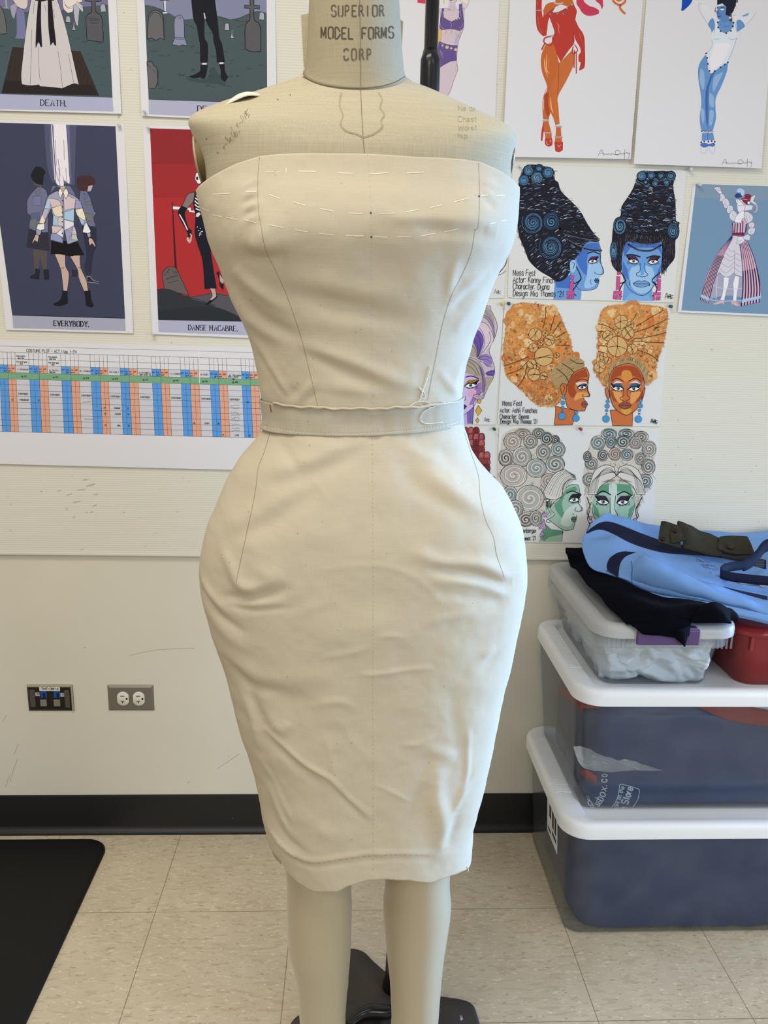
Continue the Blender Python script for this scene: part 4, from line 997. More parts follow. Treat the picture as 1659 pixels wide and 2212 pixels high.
# front fold with its gusset seam
h0 = [at(1368,1214,-.245), at(1385,1200,-.25), at(1400,1203,-.26), at(1440,1222,-.285), at(1500,1250,-.32), at(1560,1278,-.345), at(1680,1312,-.375)]
h1 = [at(1366,1235,-.262), at(1384,1222,-.275), at(1405,1222,-.29), at(1450,1243,-.315), at(1510,1272,-.345), at(1570,1292,-.362), at(1680,1322,-.385)]
h2 = [at(1367,1262,-.262), at(1384,1256,-.278), at(1405,1262,-.292), at(1450,1272,-.318), at(1510,1286,-.348), at(1570,1302,-.366), at(1680,1330,-.388)]
h3 = [at(1370,1276,-.250), at(1390,1272,-.268), at(1410,1282,-.282), at(1450,1288,-.305), at(1510,1296,-.340), at(1570,1310,-.360), at(1680,1338,-.383)]
FF = drape([h0, h1, h2, h3], 'front_fold', LBLUE, LB_, .004, amp=.0022, sc=.035, nu=10, nv=8)
l0 = [at(1374,1268,-.262), at(1420,1284,-.30), at(1480,1292,-.338), at(1560,1306,-.366), at(1680,1332,-.391)]
l1 = [at(1372,1284,-.270), at(1420,1300,-.312), at(1480,1306,-.350), at(1560,1318,-.376), at(1680,1344,-.398)]
l2 = [at(1384,1290,-.262), at(1420,1304,-.300), at(1480,1311,-.340), at(1560,1326,-.370), at(1680,1352,-.393)]
LF = drape([l0, l1, l2], 'lower_fold', LBLUE, LB_, .004, amp=.001, sc=.05, seed=2)
BVL = bvh_of(BB, FF, LF)
def ribbon(up_, lo_, name, matl, parent, off=.0012, n=60, m=6, bv=None, Yf=-.2):
    A, B_ = np.array(cr(up_, 12)), np.array(cr(lo_, 12))
    def rs(P):
        s_ = np.concatenate([[0], np.cumsum(np.hypot(*np.diff(P, axis=0).T))]); t = np.linspace(0, s_[-1], n)
        return np.stack([np.interp(t, s_, P[:, 0]), np.interp(t, s_, P[:, 1])], 1)
    A, B_ = rs(A), rs(B_); pr = on_mesh(bv or BVL, Yf)
    G = np.array([[pr(*(A[i]*(1-k/m)+B_[i]*k/m), off) for i in range(n)] for k in range(m+1)])
    b = MB(); b.grid(G); return b.build(name, matl, parent)
ribbon([(1266,1150),(1278,1140),(1300,1128),(1325,1129),(1380,1150),(1430,1168),(1480,1178),(1560,1185),(1655,1210)], [(1268,1153),(1281,1147),(1297,1144),(1320,1151),(1360,1172),(1400,1186),(1440,1195),(1480,1198),(1560,1205),(1655,1230)], 'navy_stripe', NAVY, LB_)
ribbon([(1312,1232),(1311,1220),(1318,1205),(1335,1194),(1350,1191)], [(1336,1248),(1337,1232),(1341,1215),(1352,1202),(1374,1193)], 'navy_stripe', NAVY, LB_)
ribbon([(1562,1267),(1600,1276),(1658,1288)], [(1566,1269),(1600,1281),(1658,1297)], 'navy_stripe', NAVY, LB_)
c = Canvas(on_mesh(BVL, -.25), 1200, 1090, 459/1659, base=.001, step=.0002)
c.line([(592,440),(598,500),(592,560),(600,620)], 5, (52, 78, 130), sub=8)
c.line([(395,515),(440,540),(500,575)], 6, (50, 72, 118), sub=8)
c.line([(500,570),(560,590),(600,612)], 4, (66, 96, 150), sub=8)
for k in range(38):
    t = random.random(); x, y = 1120+210*t+random.uniform(-30, 30), 425+150*t+random.uniform(-12, 35)
    c.line([(x, y), (x+random.uniform(15, 45), y+random.uniform(6, 22))], 2.2, (70, 92, 128), sm=0, hold=True, sub=8)
c.off += .0002
c.fill([(1375,575),(1440,590),(1540,600),(1640,598),(1636,640),(1610,650),(1580,628),(1500,628),(1420,612)], (160, 148, 138), 3)
for k in range(8):
    c.line([(1560,430+8*k),(1630,425+9*k)], 1.5, (150, 148, 150), sm=0, hold=True)
c.build('stain_marks', LB_)
# webbing strap
b = MB()
P_ = [at(1690,1176,-.17), at(1652,1180,-.19), at(1630,1205,-.215), at(1608,1220,-.235), at(1575,1225,-.255), at(1558,1232,-.275), at(1556,1240,-.285), at(1575,1246,-.29), at(1620,1252,-.295), at(1690,1258,-.30)]
P_ = cr(P_, 8); n_ = len(P_); G = []
for i, p in enumerate(P_):
    t = i/(n_-1); wv = np.array([0, -.008*(1-t)-.002, -.024]) if t < .35 else (np.array([0, -.003, -.017]))
    G.append([p-wv*.45+np.array([0, -.004, .004]), p+np.array([0, -.005, .0]), p+wv*.45+np.array([0, -.004, .0])])
b.grid(np.array(G)); o = b.build('strap', NAVY, LB_); thicken(o, .0025, 0)
# olive cuff on top
OC = empty('olive_cuff', (.85, -.12, .83), 'dark olive canvas strap pouch with snaps lying across the light blue bag', 'pouch')
k_ = 459/1659
def q(x, y, Y): return at(1200+x*k_, 1090+y*k_, Y)
drape([[q(825,130,-.095), q(860,132,-.10), q(910,150,-.105), q(960,165,-.108)], [q(808,220,-.125), q(850,222,-.13), q(905,235,-.135), q(970,245,-.138)], [q(802,288,-.15), q(850,300,-.155), q(905,315,-.16), q(980,335,-.165)]], 'snap_end', OLIVE, OC, .005, amp=.001)
drape([[q(955,128,-.105), q(1010,135,-.11), q(1100,185,-.12), q(1200,225,-.125), q(1290,270,-.13)], [q(985,225,-.132), q(1040,235,-.14), q(1120,285,-.148), q(1200,315,-.152), q(1290,335,-.156)], [q(1000,335,-.158), q(1060,340,-.165), q(1140,360,-.172), q(1220,385,-.178), q(1300,405,-.182)]], 'cuff_body', OLIVE, OC, .008, amp=.0025, sc=.03)
drape([[q(905,168,-.112), q(950,160,-.114), q(985,175,-.118)], [q(900,235,-.138), q(950,240,-.143), q(990,250,-.146)], [q(905,300,-.160), q(960,285,-.163), q(1018,268,-.165)]], 'snap_tab', OLIVE, OC, .004)
drape([[q(1280,252,-.13), q(1350,245,-.135), q(1430,243,-.14), q(1500,246,-.145)], [q(1270,315,-.155), q(1350,318,-.16), q(1430,318,-.165), q(1530,310,-.168)], [q(1272,345,-.170), q(1350,372,-.176), q(1440,385,-.182), q(1556,390,-.188)]], 'button_end', OLIVE, OC, .006, amp=.001)
drape([[q(1290,395,-.182), q(1380,398,-.188), q(1470,402,-.192), q(1556,396,-.19)], [q(1300,418,-.184), q(1380,425,-.19), q(1450,425,-.194), q(1540,412,-.192)]], 'lower_layer', OLIVE, OC, .006)
def snap(x, y, Y, r=.0045):
    b = MB(); p = q(x, y, Y); d = np.array([0, -.75, .66])
    b.tube([p-d*.002, p+d*.0028, p+d*.0034], [r, r, r*.7], 14); b.build('snap', SNAP, OC, angle=.8)
for x, y, Y in ((848,148,-.104), (838,268,-.149), (933,206,-.133)): snap(x, y, Y)
b = MB(); p = q(1362,325,-.168); d = np.array([0, -.75, .66]); b.tube([p-d*.001, p+d*.003, p+d*.004], [.0075, .0075, .006], 20); b.build('button', OLIVE, OC, angle=.8)
# ------------------------------------------------------------------ floor mat, outlets
MATR = mat('black_foam_mat', (11, 12, 12), .6, bump=.1, scale=400, spec=.3)
b = MB(); q0 = atz(226,1836,.01)
b.loft([rrect(-.985, -.676, .392-ins, .634-ins, .05, z, 10) for i, (ins, z) in enumerate(((0, 0), (0, .006), (.003, .010), (.012, .013), (.02, .0135)))])
o = b.build('floor_mat', MATR, None, angle=.9); tag(o, 'black rubber mat with rounded corner lying on the tile floor', 'mat')
STEEL = mat('brushed_steel_plate', (132, 126, 114), .38, metal=.3, bump=.1, scale=300, stretch=(.05, 1, 1))
IVORY = mat('ivory_plastic', (226, 223, 212), .4)
DARK = mat('slot_black', (16, 16, 16), .6)
def plate(px0, px1, py0, py1, parent, m):
    a, b_ = at(px0, py0, 0), at(px1, py1, 0); x0, x1, z0, z1 = a[0], b_[0], b_[2], a[2]
    bb = MB(); R = [[(x0+i, y, z0+i), (x1-i, y, z0+i), (x1-i, y, z1-i), (x0+i, y, z1-i)] for i, y in ((0, 0), (0, -.0012), (.0055, -.0052))]
    bb.loft(R); bb.build('plate', m, parent, smooth=False)
OUT = empty('power_outlet', at(284, 1507, 0), 'steel wall plate with two white power sockets', 'outlet')
plate(232, 334, 1479, 1534, OUT, STEEL)
for px in (266, 300):
    c0 = at(px, 1509, -.0055); b = MB(); rr = []
    for y, s_ in ((-.004, 1), (-.0075, 1), (-.0085, .93)):
        rr.append([(c0[0]+s_*.0165*max(-.86, min(.86, math.cos(a)))*1.0, y, c0[2]+s_*.0165*math.sin(a)*1.12) for a in np.linspace(0, 2*math.pi, 40, endpoint=False)])
    b.loft(rr); so = b.build('socket', IVORY, OUT, angle=.7)
    b = MB()
    for (u0, u1, w0, w1) in ((-.0045,.0045,.0070,.0088), (-.0045,.0045,-.0068,-.0050), (-.0009,.0009,-.0110,-.0060)): b.box((c0[0]+u0-.001, -.0088, c0[2]+w0), (c0[0]+u1-.001, -.0084, c0[2]+w1))
    b.tube([(c0[0]+.0095, -.0083, c0[2]+.0005), (c0[0]+.0095, -.0088, c0[2]+.0005)], .0026, 14)
    sl = b.build('socket_slots', DARK, so, smooth=False)
b = MB(); c0 = at(284, 1508, -.0055); b.tube([(c0[0], -.005, c0[2]), (c0[0], -.0064, c0[2])], .0026, 14); b.build('screw', mat('screw_steel', (170, 166, 156), .35, metal=.9), OUT, angle=.7)
NJ = empty('network_outlet', at(110, 1507, 0), 'dark wall plate with blue network jacks and printed tag', 'network outlet')
DKP = mat('dark_steel_plate', (52, 46, 40), .35, metal=.4)
plate(58, 161, 1479, 1535, NJ, DKP)
a, b_ = at(60, 1480, 0), at(160, 1534, 0)
b = MB(); b.box((a[0]-.0005, -.0058, a[2]-.003), (b_[0]+.0005, -.0015, a[2]+.0015)); b.box((b_[0]-.003, -.0058, b_[2]), (b_[0]+.001, -.0015, a[2])); b.build('plate_edge', mat('pale_plate_edge', (196, 184, 162), .4, metal=.5), NJ, smooth=False, bevel=.001)  # paler strips along the plate's top and right edges
BLUEJ = mat('blue_jack', (24, 84, 170), .45); GREYB = mat('grey_blank', (128, 126, 118), .5)
SMOKE = mat('smoky_cover', (88, 82, 76), .25, spec=.6)
def pbox(x0, x1, y0, y1, d, name, m, bev=.0008, par=None):
    p, q_ = at(x0, y0, -.005), at(x1, y1, -.005); b = MB(); b.box((p[0], -.0052-d, q_[2]), (q_[0], -.004, p[2])); return b.build(name, m, par or NJ, smooth=False, bevel=bev)
for x in (94, 123):
    j = pbox(x-7, x+8, 1493, 1507, .0018, 'jack', BLUEJ); pbox(x-1, x+5, 1496, 1506, .0022, 'jack_opening', DARK, 0, j)
    pbox(x-7, x+8, 1511, 1525, .0024, 'blank_cover', GREYB)
for x0, x1, y0, y1 in ((64, 78, 1490, 1527), (139, 152, 1491, 1528)): pbox(x0, x1, y0, y1, .0024, 'clear_cover', SMOKE)
lab = [pbox(85, 130, 1484, 1492, .0012, 'label_strip', IVORY, 0), pbox(77, 86, 1496, 1503, .0014, 'label_strip', IVORY, 0), pbox(131, 139, 1497, 1504, .0014, 'label_strip', IVORY, 0)]
c = Canvas(on_wall(-.0067)); c.text(89.5, 1490.2, 4.6, 'THT-3W-A', 1.1, (28, 28, 30), xs=1.12)
c.text(78.6, 1502, 4.6, '09', .9, (40, 40, 44), xs=.8); c.text(132.6, 1503, 4.6, '10', .9, (40, 40, 44), xs=.8); c.build('label_lettering', NJ)
# ------------------------------------------------------------------ pictures pinned on the board
def sheet_plane(tilt_px=None, lift=0.0, y0=BY):
    """plane of a sheet: against the board at its top, its lower edge standing off by `lift`"""
    if not lift: return lambda px, py, off: at(px, py, y0-off)
    (xa, ya), (xb, yb) = tilt_px
    zt, zb = at(xa, ya, y0)[2], at(xb, yb, y0)[2]; k = lift/(zt-zb)
    def f(px, py, off):
        d = ray(px, py)
        # y = y0 - off - k (zt - z)
        t = (y0-off-k*zt+k*CAM[2]-CAM[1])/(d[1]-k*d[2])
        return CAM+d*t
    return f
PAPER = mat('poster_paper', (228, 227, 233), .7)
BOARDP = mat('illustration_board', (226, 226, 225), .8, bump=.1, scale=300)
SHEETS = {}
def sheet(name, label, cat, corners, k=1.0, ox=0, oy=0, lift=0.0, matl=PAPER, group=None, th=.0005, rnd=0, ragged=0.0):
    P = [(ox+x*k, oy+y*k) for x, y in corners]
    pr = sheet_plane((P[0], P[3]), lift)
    ctr = pr(sum(p[0] for p in P)/4, max(p[1] for p in P), 0)
    root = empty(name, ctr, label, cat, group)
    n = 24; edge_ = []
    for i in range(4):
        a, b_ = np.array(P[i]), np.array(P[(i+1) % 4])
        for t in np.linspace(0, 1, n, endpoint=False):
            q_ = a+(b_-a)*t
            if ragged: q_ = q_+np.array([random.uniform(-1, 1), random.uniform(-1, 1)])*ragged
            edge_.append(q_)
    if rnd:
        E_ = []; c_ = [np.array(p) for p in P]
        for q_ in edge_:
            for i in range(4):
                d0, d1 = c_[i-1]-c_[i], c_[(i+1) % 4]-c_[i]; d0 = d0/np.linalg.norm(d0); d1 = d1/np.linalg.norm(d1)
                cc = c_[i]+(d0+d1)*rnd; w_ = q_-cc
                if w_@d0 < 0 and w_@d1 < 0 and np.linalg.norm(w_) > rnd: q_ = cc+w_/np.linalg.norm(w_)*rnd
            E_.append(q_)
        edge_ = E_
    f_ = [pr(x, y, th) for x, y in edge_]; g_ = [pr(x, y, 0.0001) for x, y in edge_]
    b = MB(); b.loft([g_, f_]); b.build('paper' if matl is PAPER else 'card', matl, root, smooth=False)
    SHEETS[name] = root
    c = Canvas(pr, ox, oy, k, base=th+.00006, step=.000005); c.root = root
    return c
GAIN = (1.18, 1.18, 1.25)
_lin0 = lin
def ink(c):
    if isinstance(c, str): c = tuple(int(c[i:i+2], 16) for i in (0, 2, 4))
    l = _lin0(c); r = []
    for v, g in zip(l[:3], GAIN):
        v = min(v*g, .93); r.append((12.92*v if v <= .0031308 else 1.055*v**(1/2.4)-.055)*255)
    return tuple(r)
class Art:
    """canvas whose colours are given as they look on the wall"""
    def __init__(s, c): s.c = c
    def fill(s, p, col, sm=0, **k): s.c.fill(soft(p) if len(p) > 4 and not sm else p, ink(col), sm, **k)
    def line(s, p, w_, col='1c1a1e', **k): s.c.line(p, w_, ink(col), **k)
    def lines(s, L_, w_, col='1c1a1e', **k): s.c.lines(L_, w_, ink(col), **k)
    def disc(s, x, y, r, col, *a, **k): s.c.disc(x, y, r, ink(col), *a, **k)
    def spiral(s, x, y, r, w_, col, **k): s.c.spiral(x, y, r, w_, ink(col), **k)
    def shape(s, p, col, lw=3, lc='1c1a1e', sm=0): p = soft(p) if len(p) > 4 and not sm else p; s.c.fill(p, ink(col), sm); s.c.line(p, lw, ink(lc), sm=sm, closed=True)
    def text(s, x, y, h, t, w_, col='1c1a1e', **k): return s.c.text(x, y, h, t, w_, ink(col), **k)
    def nxt(s): s.c.off += s.c.step
    def done(s, name='artwork'): return s.c.build(name, s.c.root)
def inpoly(x, y, P):
    r = False; n = len(P)
    for i in range(n):
        x0, y0 = P[i]; x1, y1 = P[i-1]
        if (y0 > y) != (y1 > y) and x < (x1-x0)*(y-y0)/(y1-y0)+x0: r = not r
    return r
def scatter(P, n):
    xs = [p[0] for p in P]; ys = [p[1] for p in P]; out = []
    while len(out) < n:
        x, y = random.uniform(min(xs), max(xs)), random.uniform(min(ys), max(ys))
        if inpoly(x, y, P): out.append((x, y))
    return out
def grass(a, pts, col='1d2a2c', h=22, w_=3):
    for x, y in pts:
        p = []
        for i in range(random.randint(3, 5)): p += [(x+i*14, y+random.uniform(-4, 4)), (x+i*14+8, y-random.uniform(.4, 1)*h)]
        a.line(p, w_, col, sm=0, hold=True)
    a.nxt()
# ---- DEATH. (figure in a pale robe)
a = Art(sheet('poster', 'print captioned DEATH. with pale robed figure over an open grave', 'poster', [(-240,-350),(1474,-350),(1553,1457),(-240,1410)], .16878, 0, 0, .004, group='tarot style prints'))
a.fill([(-230,-340),(1366,-340),(1440,1250),(-230,1192)], (68,84,88))
a.fill([(-230,-340),(1366,-340),(1384,60),(1050,90),(830,130),(560,110),(330,150),(60,110),(-230,60)], (110,108,138))
a.shape([(-230,30),(10,80),(60,200),(90,430),(-230,470)], (98,96,98), 8)
a.line([(75,0),(85,95)], 22, (150,150,160)); a.line([(50,98),(110,98)], 9, (150,150,160))
a.shape([(205,110),(270,105),(315,185),(335,500),(190,490),(215,400)], (112,114,150), 4, (80,82,110))
a.fill([(160,600),(1030,655),(1270,1225),(20,1190)], (52,42,38)); a.fill([(60,1030),(1180,1090),(1262,1225),(20,1192)], (38,32,32))
a.lines([[(x, y), (x-20, y+180)] for x, y in ((150,700),(120,850),(200,760),(230,900),(1000,720),(1040,800),(1080,900),(1120,1000),(1000,900))], 7, (40,33,32))
a.shape([(1090,0),(1170,-60),(1170,-200),(1220,-200),(1220,-60),(1290,0),(1290,16),(1222,22),(1222,140),(1290,200),(1310,280),(1325,540),(1115,515),(1100,250),(1120,190),(1172,145),(1172,22),(1090,12)], (82,82,86), 9)
a.lines([[(1130,235),(1275,245)],[(1130,258),(1270,265)],[(1165,290),(1250,296)]], 9, (56,56,60), sm=0)
for q_ in ([(1282,90),(1296,60),(1320,48),(1345,66),(1358,150),(1290,152)], [(840,285),(845,215),(870,200),(898,225),(902,290)]): a.shape(q_, (160,162,172), 6)
a.shape([(935,340),(940,280),(958,285),(955,340),(975,385),(915,388)], (150,152,158), 5)
grass(a, [(880,470),(960,500),(1050,545),(1240,565),(1110,690),(1200,650),(1280,660),(1150,780),(1260,740),(1200,860),(1300,880),(1290,1090),(1340,1110),(0,600),(60,680),(130,490),(20,440)], (34,44,48))
# sleeves and hands
a.shape([(130,-60),(360,-60),(350,80),(310,120),(235,90),(190,40)], (202,190,182), 4)
a.fill([(130,80),(200,40),(215,90),(180,240),(150,190)], (150,150,166))
a.shape([(800,-60),(1040,-40),(1055,20),(960,60),(930,150),(870,170),(810,100)], (214,204,196), 4)
a.lines([[(820,20),(860,90),(930,80)],[(830,60),(880,110),(930,100)]], 4)
a.shape([(935,70),(1000,30),(1060,90),(1058,165),(1020,110),(1010,200),(998,345),(965,290),(945,180)], (168,170,180), 4)
a.lines([[(975,20),(1055,80)],[(970,40),(1060,140)]], 14, (206,194,186)); a.lines([[(980,15),(1060,75)],[(965,50),(1050,150)]], 3)
# robe
a.shape([(410,-60),(715,-60),(800,200),(860,420),(910,640),(1010,1090),(945,1070),(800,1130),(780,1130),(680,1118),(510,1105),(500,1085),(385,1095),(280,1080),(270,960),(290,760),(320,480),(360,200)], (196,190,188), 5)
a.lines([[(405,380),(400,700),(385,1090)],[(495,590),(500,900),(515,1030)],[(740,650),(775,880),(800,1120)],[(875,690),(910,880),(945,1065)],[(440,20),(425,180)],[(570,60),(590,150)],[(680,110),(700,230)]], 4, (50,46,50), taper=0)
a.fill([(490,-40),(530,-40),(525,250),(540,600),(520,605),(505,560),(490,540),(465,600),(455,590),(465,300)], (26,22,28))
a.fill([(610,-40),(660,-40),(690,300),(715,520),(718,585),(700,580),(680,540),(645,585),(640,540),(618,330)], (26,22,28))
a.fill([(440,-40),(700,-40),(690,10),(600,5),(550,18),(450,8)], (26,22,28))
a.fill([(-230,1194),(1440,1248),(1452,1425),(-230,1390)], (166,168,192)); a.line([(-230,1194),(1440,1248)], 4, (40,42,52), sm=0)
a.text(520, 1350, 74, 'DEATH.', 12, (26,24,28), serif=True, contrast=.5, rise=.028, xs=.93); a.done()
# ---- DEAT... (legs in black trousers among gravestones)
a = Art(sheet('poster', 'print of black trousered legs standing among gravestones, above the red print', 'poster', [(8,-380),(1622,-380),(1650,1408),(86,1341)], .18686, 290, 0, .004, group='tarot style prints'))
a.fill([(102,-370),(1528,-370),(1538,1195),(166,1150)], (70,84,86))
a.fill([(102,-370),(1528,-370),(1530,160),(1440,130),(1330,155),(1200,210),(1120,225),(960,185),(800,210),(560,230),(440,180),(300,100),(125,60)], (124,128,154))
a.lines([[(125,62),(220,75),(330,125),(430,170),(500,210),(560,232),(720,215)],[(960,190),(1040,215),(1130,225),(1220,205),(1320,165),(1430,135),(1525,150)],[(1130,228),(1260,248),(1320,240)],[(580,280),(660,310),(700,335)],[(1180,320),(1260,285)]], 5, (40,50,54))
a.shape([(150,455),(165,200),(200,135),(245,118),(300,140),(330,200),(345,460),(300,440),(250,470),(200,440)], (98,96,98), 8)
a.lines([[(185,190),(205,160),(240,140),(290,160),(310,200)],[(338,200),(350,460)]], 8, (48,48,52))
a.shape([(330,-100),(375,-100),(372,130),(345,130)], (190,192,200), 5); a.line([(296,5),(405,0)], 10, (60,60,66)); a.shape([(328,140),(380,135),(384,156),(328,158)], (214,214,218), 4)
a.shape([(465,420),(462,240),(500,175),(545,175),(575,250),(580,420),(590,450),(615,530),(560,520),(520,530),(435,515),(462,450)], (130,134,158), 6); a.lines([[(460,432),(590,440)],[(462,450),(592,455)]], 5, (50,52,64))
a.lines([[(495,205),(520,190),(545,225)],[(500,220),(540,210)]], 5, (80,82,96))
a.shape([(1338,-100),(1384,-100),(1384,60),(1450,66),(1450,105),(1384,100),(1386,225),(1440,270),(1462,360),(1462,590),(1400,600),(1330,590),(1282,560),(1280,330),(1300,265),(1336,225),(1336,98),(1272,92),(1274,58),(1338,62)], (86,84,86), 9)
for q_ in ([(1442,225),(1448,150),(1475,138),(1500,155),(1505,232)], [(1042,350),(1050,280),(1072,265),(1095,285),(1100,352)]): a.shape(q_, (156,158,168), 6)
a.shape([(1120,410),(1125,340),(1138,340),(1138,405),(1162,440),(1105,440)], (168,170,176), 6)
a.shape([(145,715),(210,715),(222,755),(265,800),(272,930),(240,1025),(165,1015)], (98,96,98), 7)
a.lines([[(150,740),(190,780)],[(215,800),(240,840)],[(262,800),(275,990)]], 6, (44,44,48))
grass(a, [(165,480),(200,600),(290,650),(380,650),(520,600),(640,560),(700,620),(850,390),(1030,605),(1110,705),(1100,740),(1300,800),(1440,760),(1400,1050),(1460,1020),(820,995),(900,1010),(1070,1000),(280,1030),(380,1045),(650,540),(880,660),(1240,580),(1420,605)], (36,46,50), 18, 4)
a.fill([(870,800),(930,780),(960,840),(1040,930),(1050,1000),(960,970),(800,960),(640,930),(600,890),(760,920),(860,900)], (58,72,72), 3)
grass(a, [(520,880),(660,820),(860,890),(1100,890),(1180,890)], (28,36,40), 34, 5)
blk = (24, 24, 32)
a.fill([(650,-100),(920,-100),(960,200),(985,430),(1015,510),(1048,715),(955,725),(945,600),(915,470),(905,380),(850,290),(815,200),(812,300),(815,440),(852,520),(850,720),(762,725),(758,520),(745,440),(720,300),(680,200)], blk)
a.fill([(800,150),(815,150),(830,215),(812,220)], (170,172,180))
a.lines([[(785,738),(835,738)],[(985,730),(1030,730)]], 18, (224,214,204))
a.fill([(762,748),(850,750),(835,850),(815,910),(775,908),(770,890),(700,905),(620,885),(700,860),(765,820)], blk); a.fill([(980,745),(1045,742),(1050,820),(1085,890),(1050,950),(1000,900),(1000,820)], blk)
a.fill([(166,1150),(1538,1196),(1545,1385),(170,1320)], (168,169,188)); a.line([(166,1150),(1538,1196)], 4, (40,42,52), sm=0)
a.text(732, 1289, 66, 'DEATH.', 11, (26,24,28), serif=True, contrast=.5, rise=.03, xs=1.02); a.done()
# ---- EVERYBODY.
a = Art(sheet('poster', 'dark blue print captioned EVERYBODY. with patchwork shirted figure', 'poster', [(-150,42),(1237,78),(1328,2168),(60,2132)], .21695, 0, 250, .003, group='tarot style prints'))
a.fill([(-140,64),(1150,105),(1245,2015),(122,1985)], (60,64,86))
a.fill([(122,1985),(1245,2017),(1252,2145),(132,2115)], (160,162,178)); a.line([(122,1985),(1245,2017)], 7, (24,26,36), sm=0)
# light pouring from above
a.fill([(440,82),(760,92),(740,690),(520,660),(470,500)], (78,82,108)); a.fill([(500,84),(690,90),(710,680),(550,660),(505,420)], (100,104,132))
a.fill([(528,84),(650,88),(690,680),(640,640),(630,720),(600,700),(560,670),(555,560)], (226,220,228))
a.lines([[(512,90),(530,350),(548,640)],[(652,90),(672,330),(690,660)]], 7, (238,236,242), sm=0)
a.lines([[(530,100),(535,330),(558,560),(600,700)],[(552,240),(560,500)],[(635,240),(640,440)],[(668,170),(690,600)],[(578,430),(600,600)],[(628,600),(640,690)],[(585,520),(596,660)],[(655,520),(668,680)]], 4, (70,68,90), sm=0)
# two figures behind
def patches(base, polys, lw=3):
    for q_, col in polys: a.shape(q_, col, lw, (52,50,62))
a.fill([(330,1330),(470,1330),(465,1560),(435,1560),(400,1400),(380,1560),(345,1560)], (84,76,74)); a.fill([(285,1130),(480,1150),(495,1345),(420,1340),(262,1310)], (48,46,60))
a.shape([(370,710),(430,720),(475,800),(480,1160),(390,1160),(290,1120),(310,1000),(272,970),(275,830)], (108,110,138), 4)
patches(None, [([(345,760),(400,730),(385,795)], (112,112,112)), ([(330,800),(410,800),(410,890),(330,895)], (112,116,150)), ([(310,970),(400,965),(390,1050),(305,1030)], (88,96,130)), ([(300,1035),(370,1020),(360,1120),(290,1105)], (104,112,116))])
a.fill([(345,520),(380,505),(420,520),(455,560),(435,600),(425,690),(370,680),(330,650),(305,590)], (30,30,34), 2); a.fill([(330,655),(370,680),(415,690),(410,715),(350,690)], (88,78,74))
a.fill([(350,1520),(400,1530),(390,1630),(300,1620),(300,1600),(350,1570)], (34,34,46)); a.fill([(432,1530),(485,1530),(492,1630),(440,1636)], (34,34,46))
a.fill([(815,1100),(960,1110),(960,1300),(930,1380),(905,1580),(860,1590),(840,1500),(860,1400),(840,1250)], (44,46,64))
a.shape([(800,745),(860,745),(900,820),(935,940),(962,970),(935,1005),(940,1050),(955,1105),(850,1095),(800,1000),(790,830)], (104,108,136), 4)
patches(None, [([(850,860),(905,850),(915,888),(845,885)], (110,112,108)), ([(830,970),(910,975),(940,1055),(845,1045)], (106,112,110)), ([(830,770),(880,790),(850,850)], (96,106,140))])
a.fill([(765,620),(830,595),(910,600),(950,650),(935,690),(880,700),(860,750),(800,745),(770,720)], (66,44,46), 2); a.fill([(880,700),(925,690),(905,750),(870,755)], (178,166,168))
a.shape([(865,1600),(900,1605),(930,1640),(980,1650),(985,1668),(865,1655)], (40,42,56), 3, (190,192,202))
a.fill([(715,1530),(770,1540),(770,1600),(720,1605)], (44,44,58))
a.fill([(695,700),(740,770),(755,820),(680,800),(640,740),(560,700),(505,770),(525,700)], (106,110,140))
# main figure
skin = (190,166,152)
a.shape([(540,1370),(650,1380),(655,1500),(688,1580),(668,1760),(632,1760),(615,1600),(600,1520)], skin, 5); a.shape([(690,1390),(795,1390),(805,1510),(860,1640),(880,1760),(845,1765),(785,1620),(770,1530)], skin, 5)
a.lines([[(605,1520),(630,1512),(628,1530)],[(778,1515),(805,1508),(800,1530)]], 4)
a.fill([(625,1740),(672,1745),(676,1870),(600,1895),(535,1888),(530,1870),(600,1830)], blk); a.fill([(838,1745),(900,1740),(910,1830),(935,1890),(910,1910),(855,1890),(850,1830)], blk)
a.fill([(512,1240),(770,1250),(840,1390),(760,1390),(700,1400),(600,1380),(505,1380)], (20,18,24))
a.shape([(390,1170),(385,1210),(375,1260),(345,1240),(318,1285),(325,1250),(345,1205),(362,1165)], skin, 4); a.shape([(885,1215),(915,1225),(940,1265),(957,1318),(915,1270),(895,1295),(882,1250)], skin, 4)
a.fill([(605,705),(640,700),(650,740),(625,765),(600,730)], skin)
body = [(575,745),(480,800),(440,920),(400,1060),(360,1130),(362,1185),(400,1190),(440,1080),(510,920),(530,1060),(500,1240),(625,1270),(640,1130),(675,1280),(780,1245),(735,1060),(745,920),(790,1000),(880,1215),(905,1200),(890,1120),(850,1010),(790,840),(675,765),(655,800),(625,765),(600,810)]
a.shape(body, (154,156,182), 5)
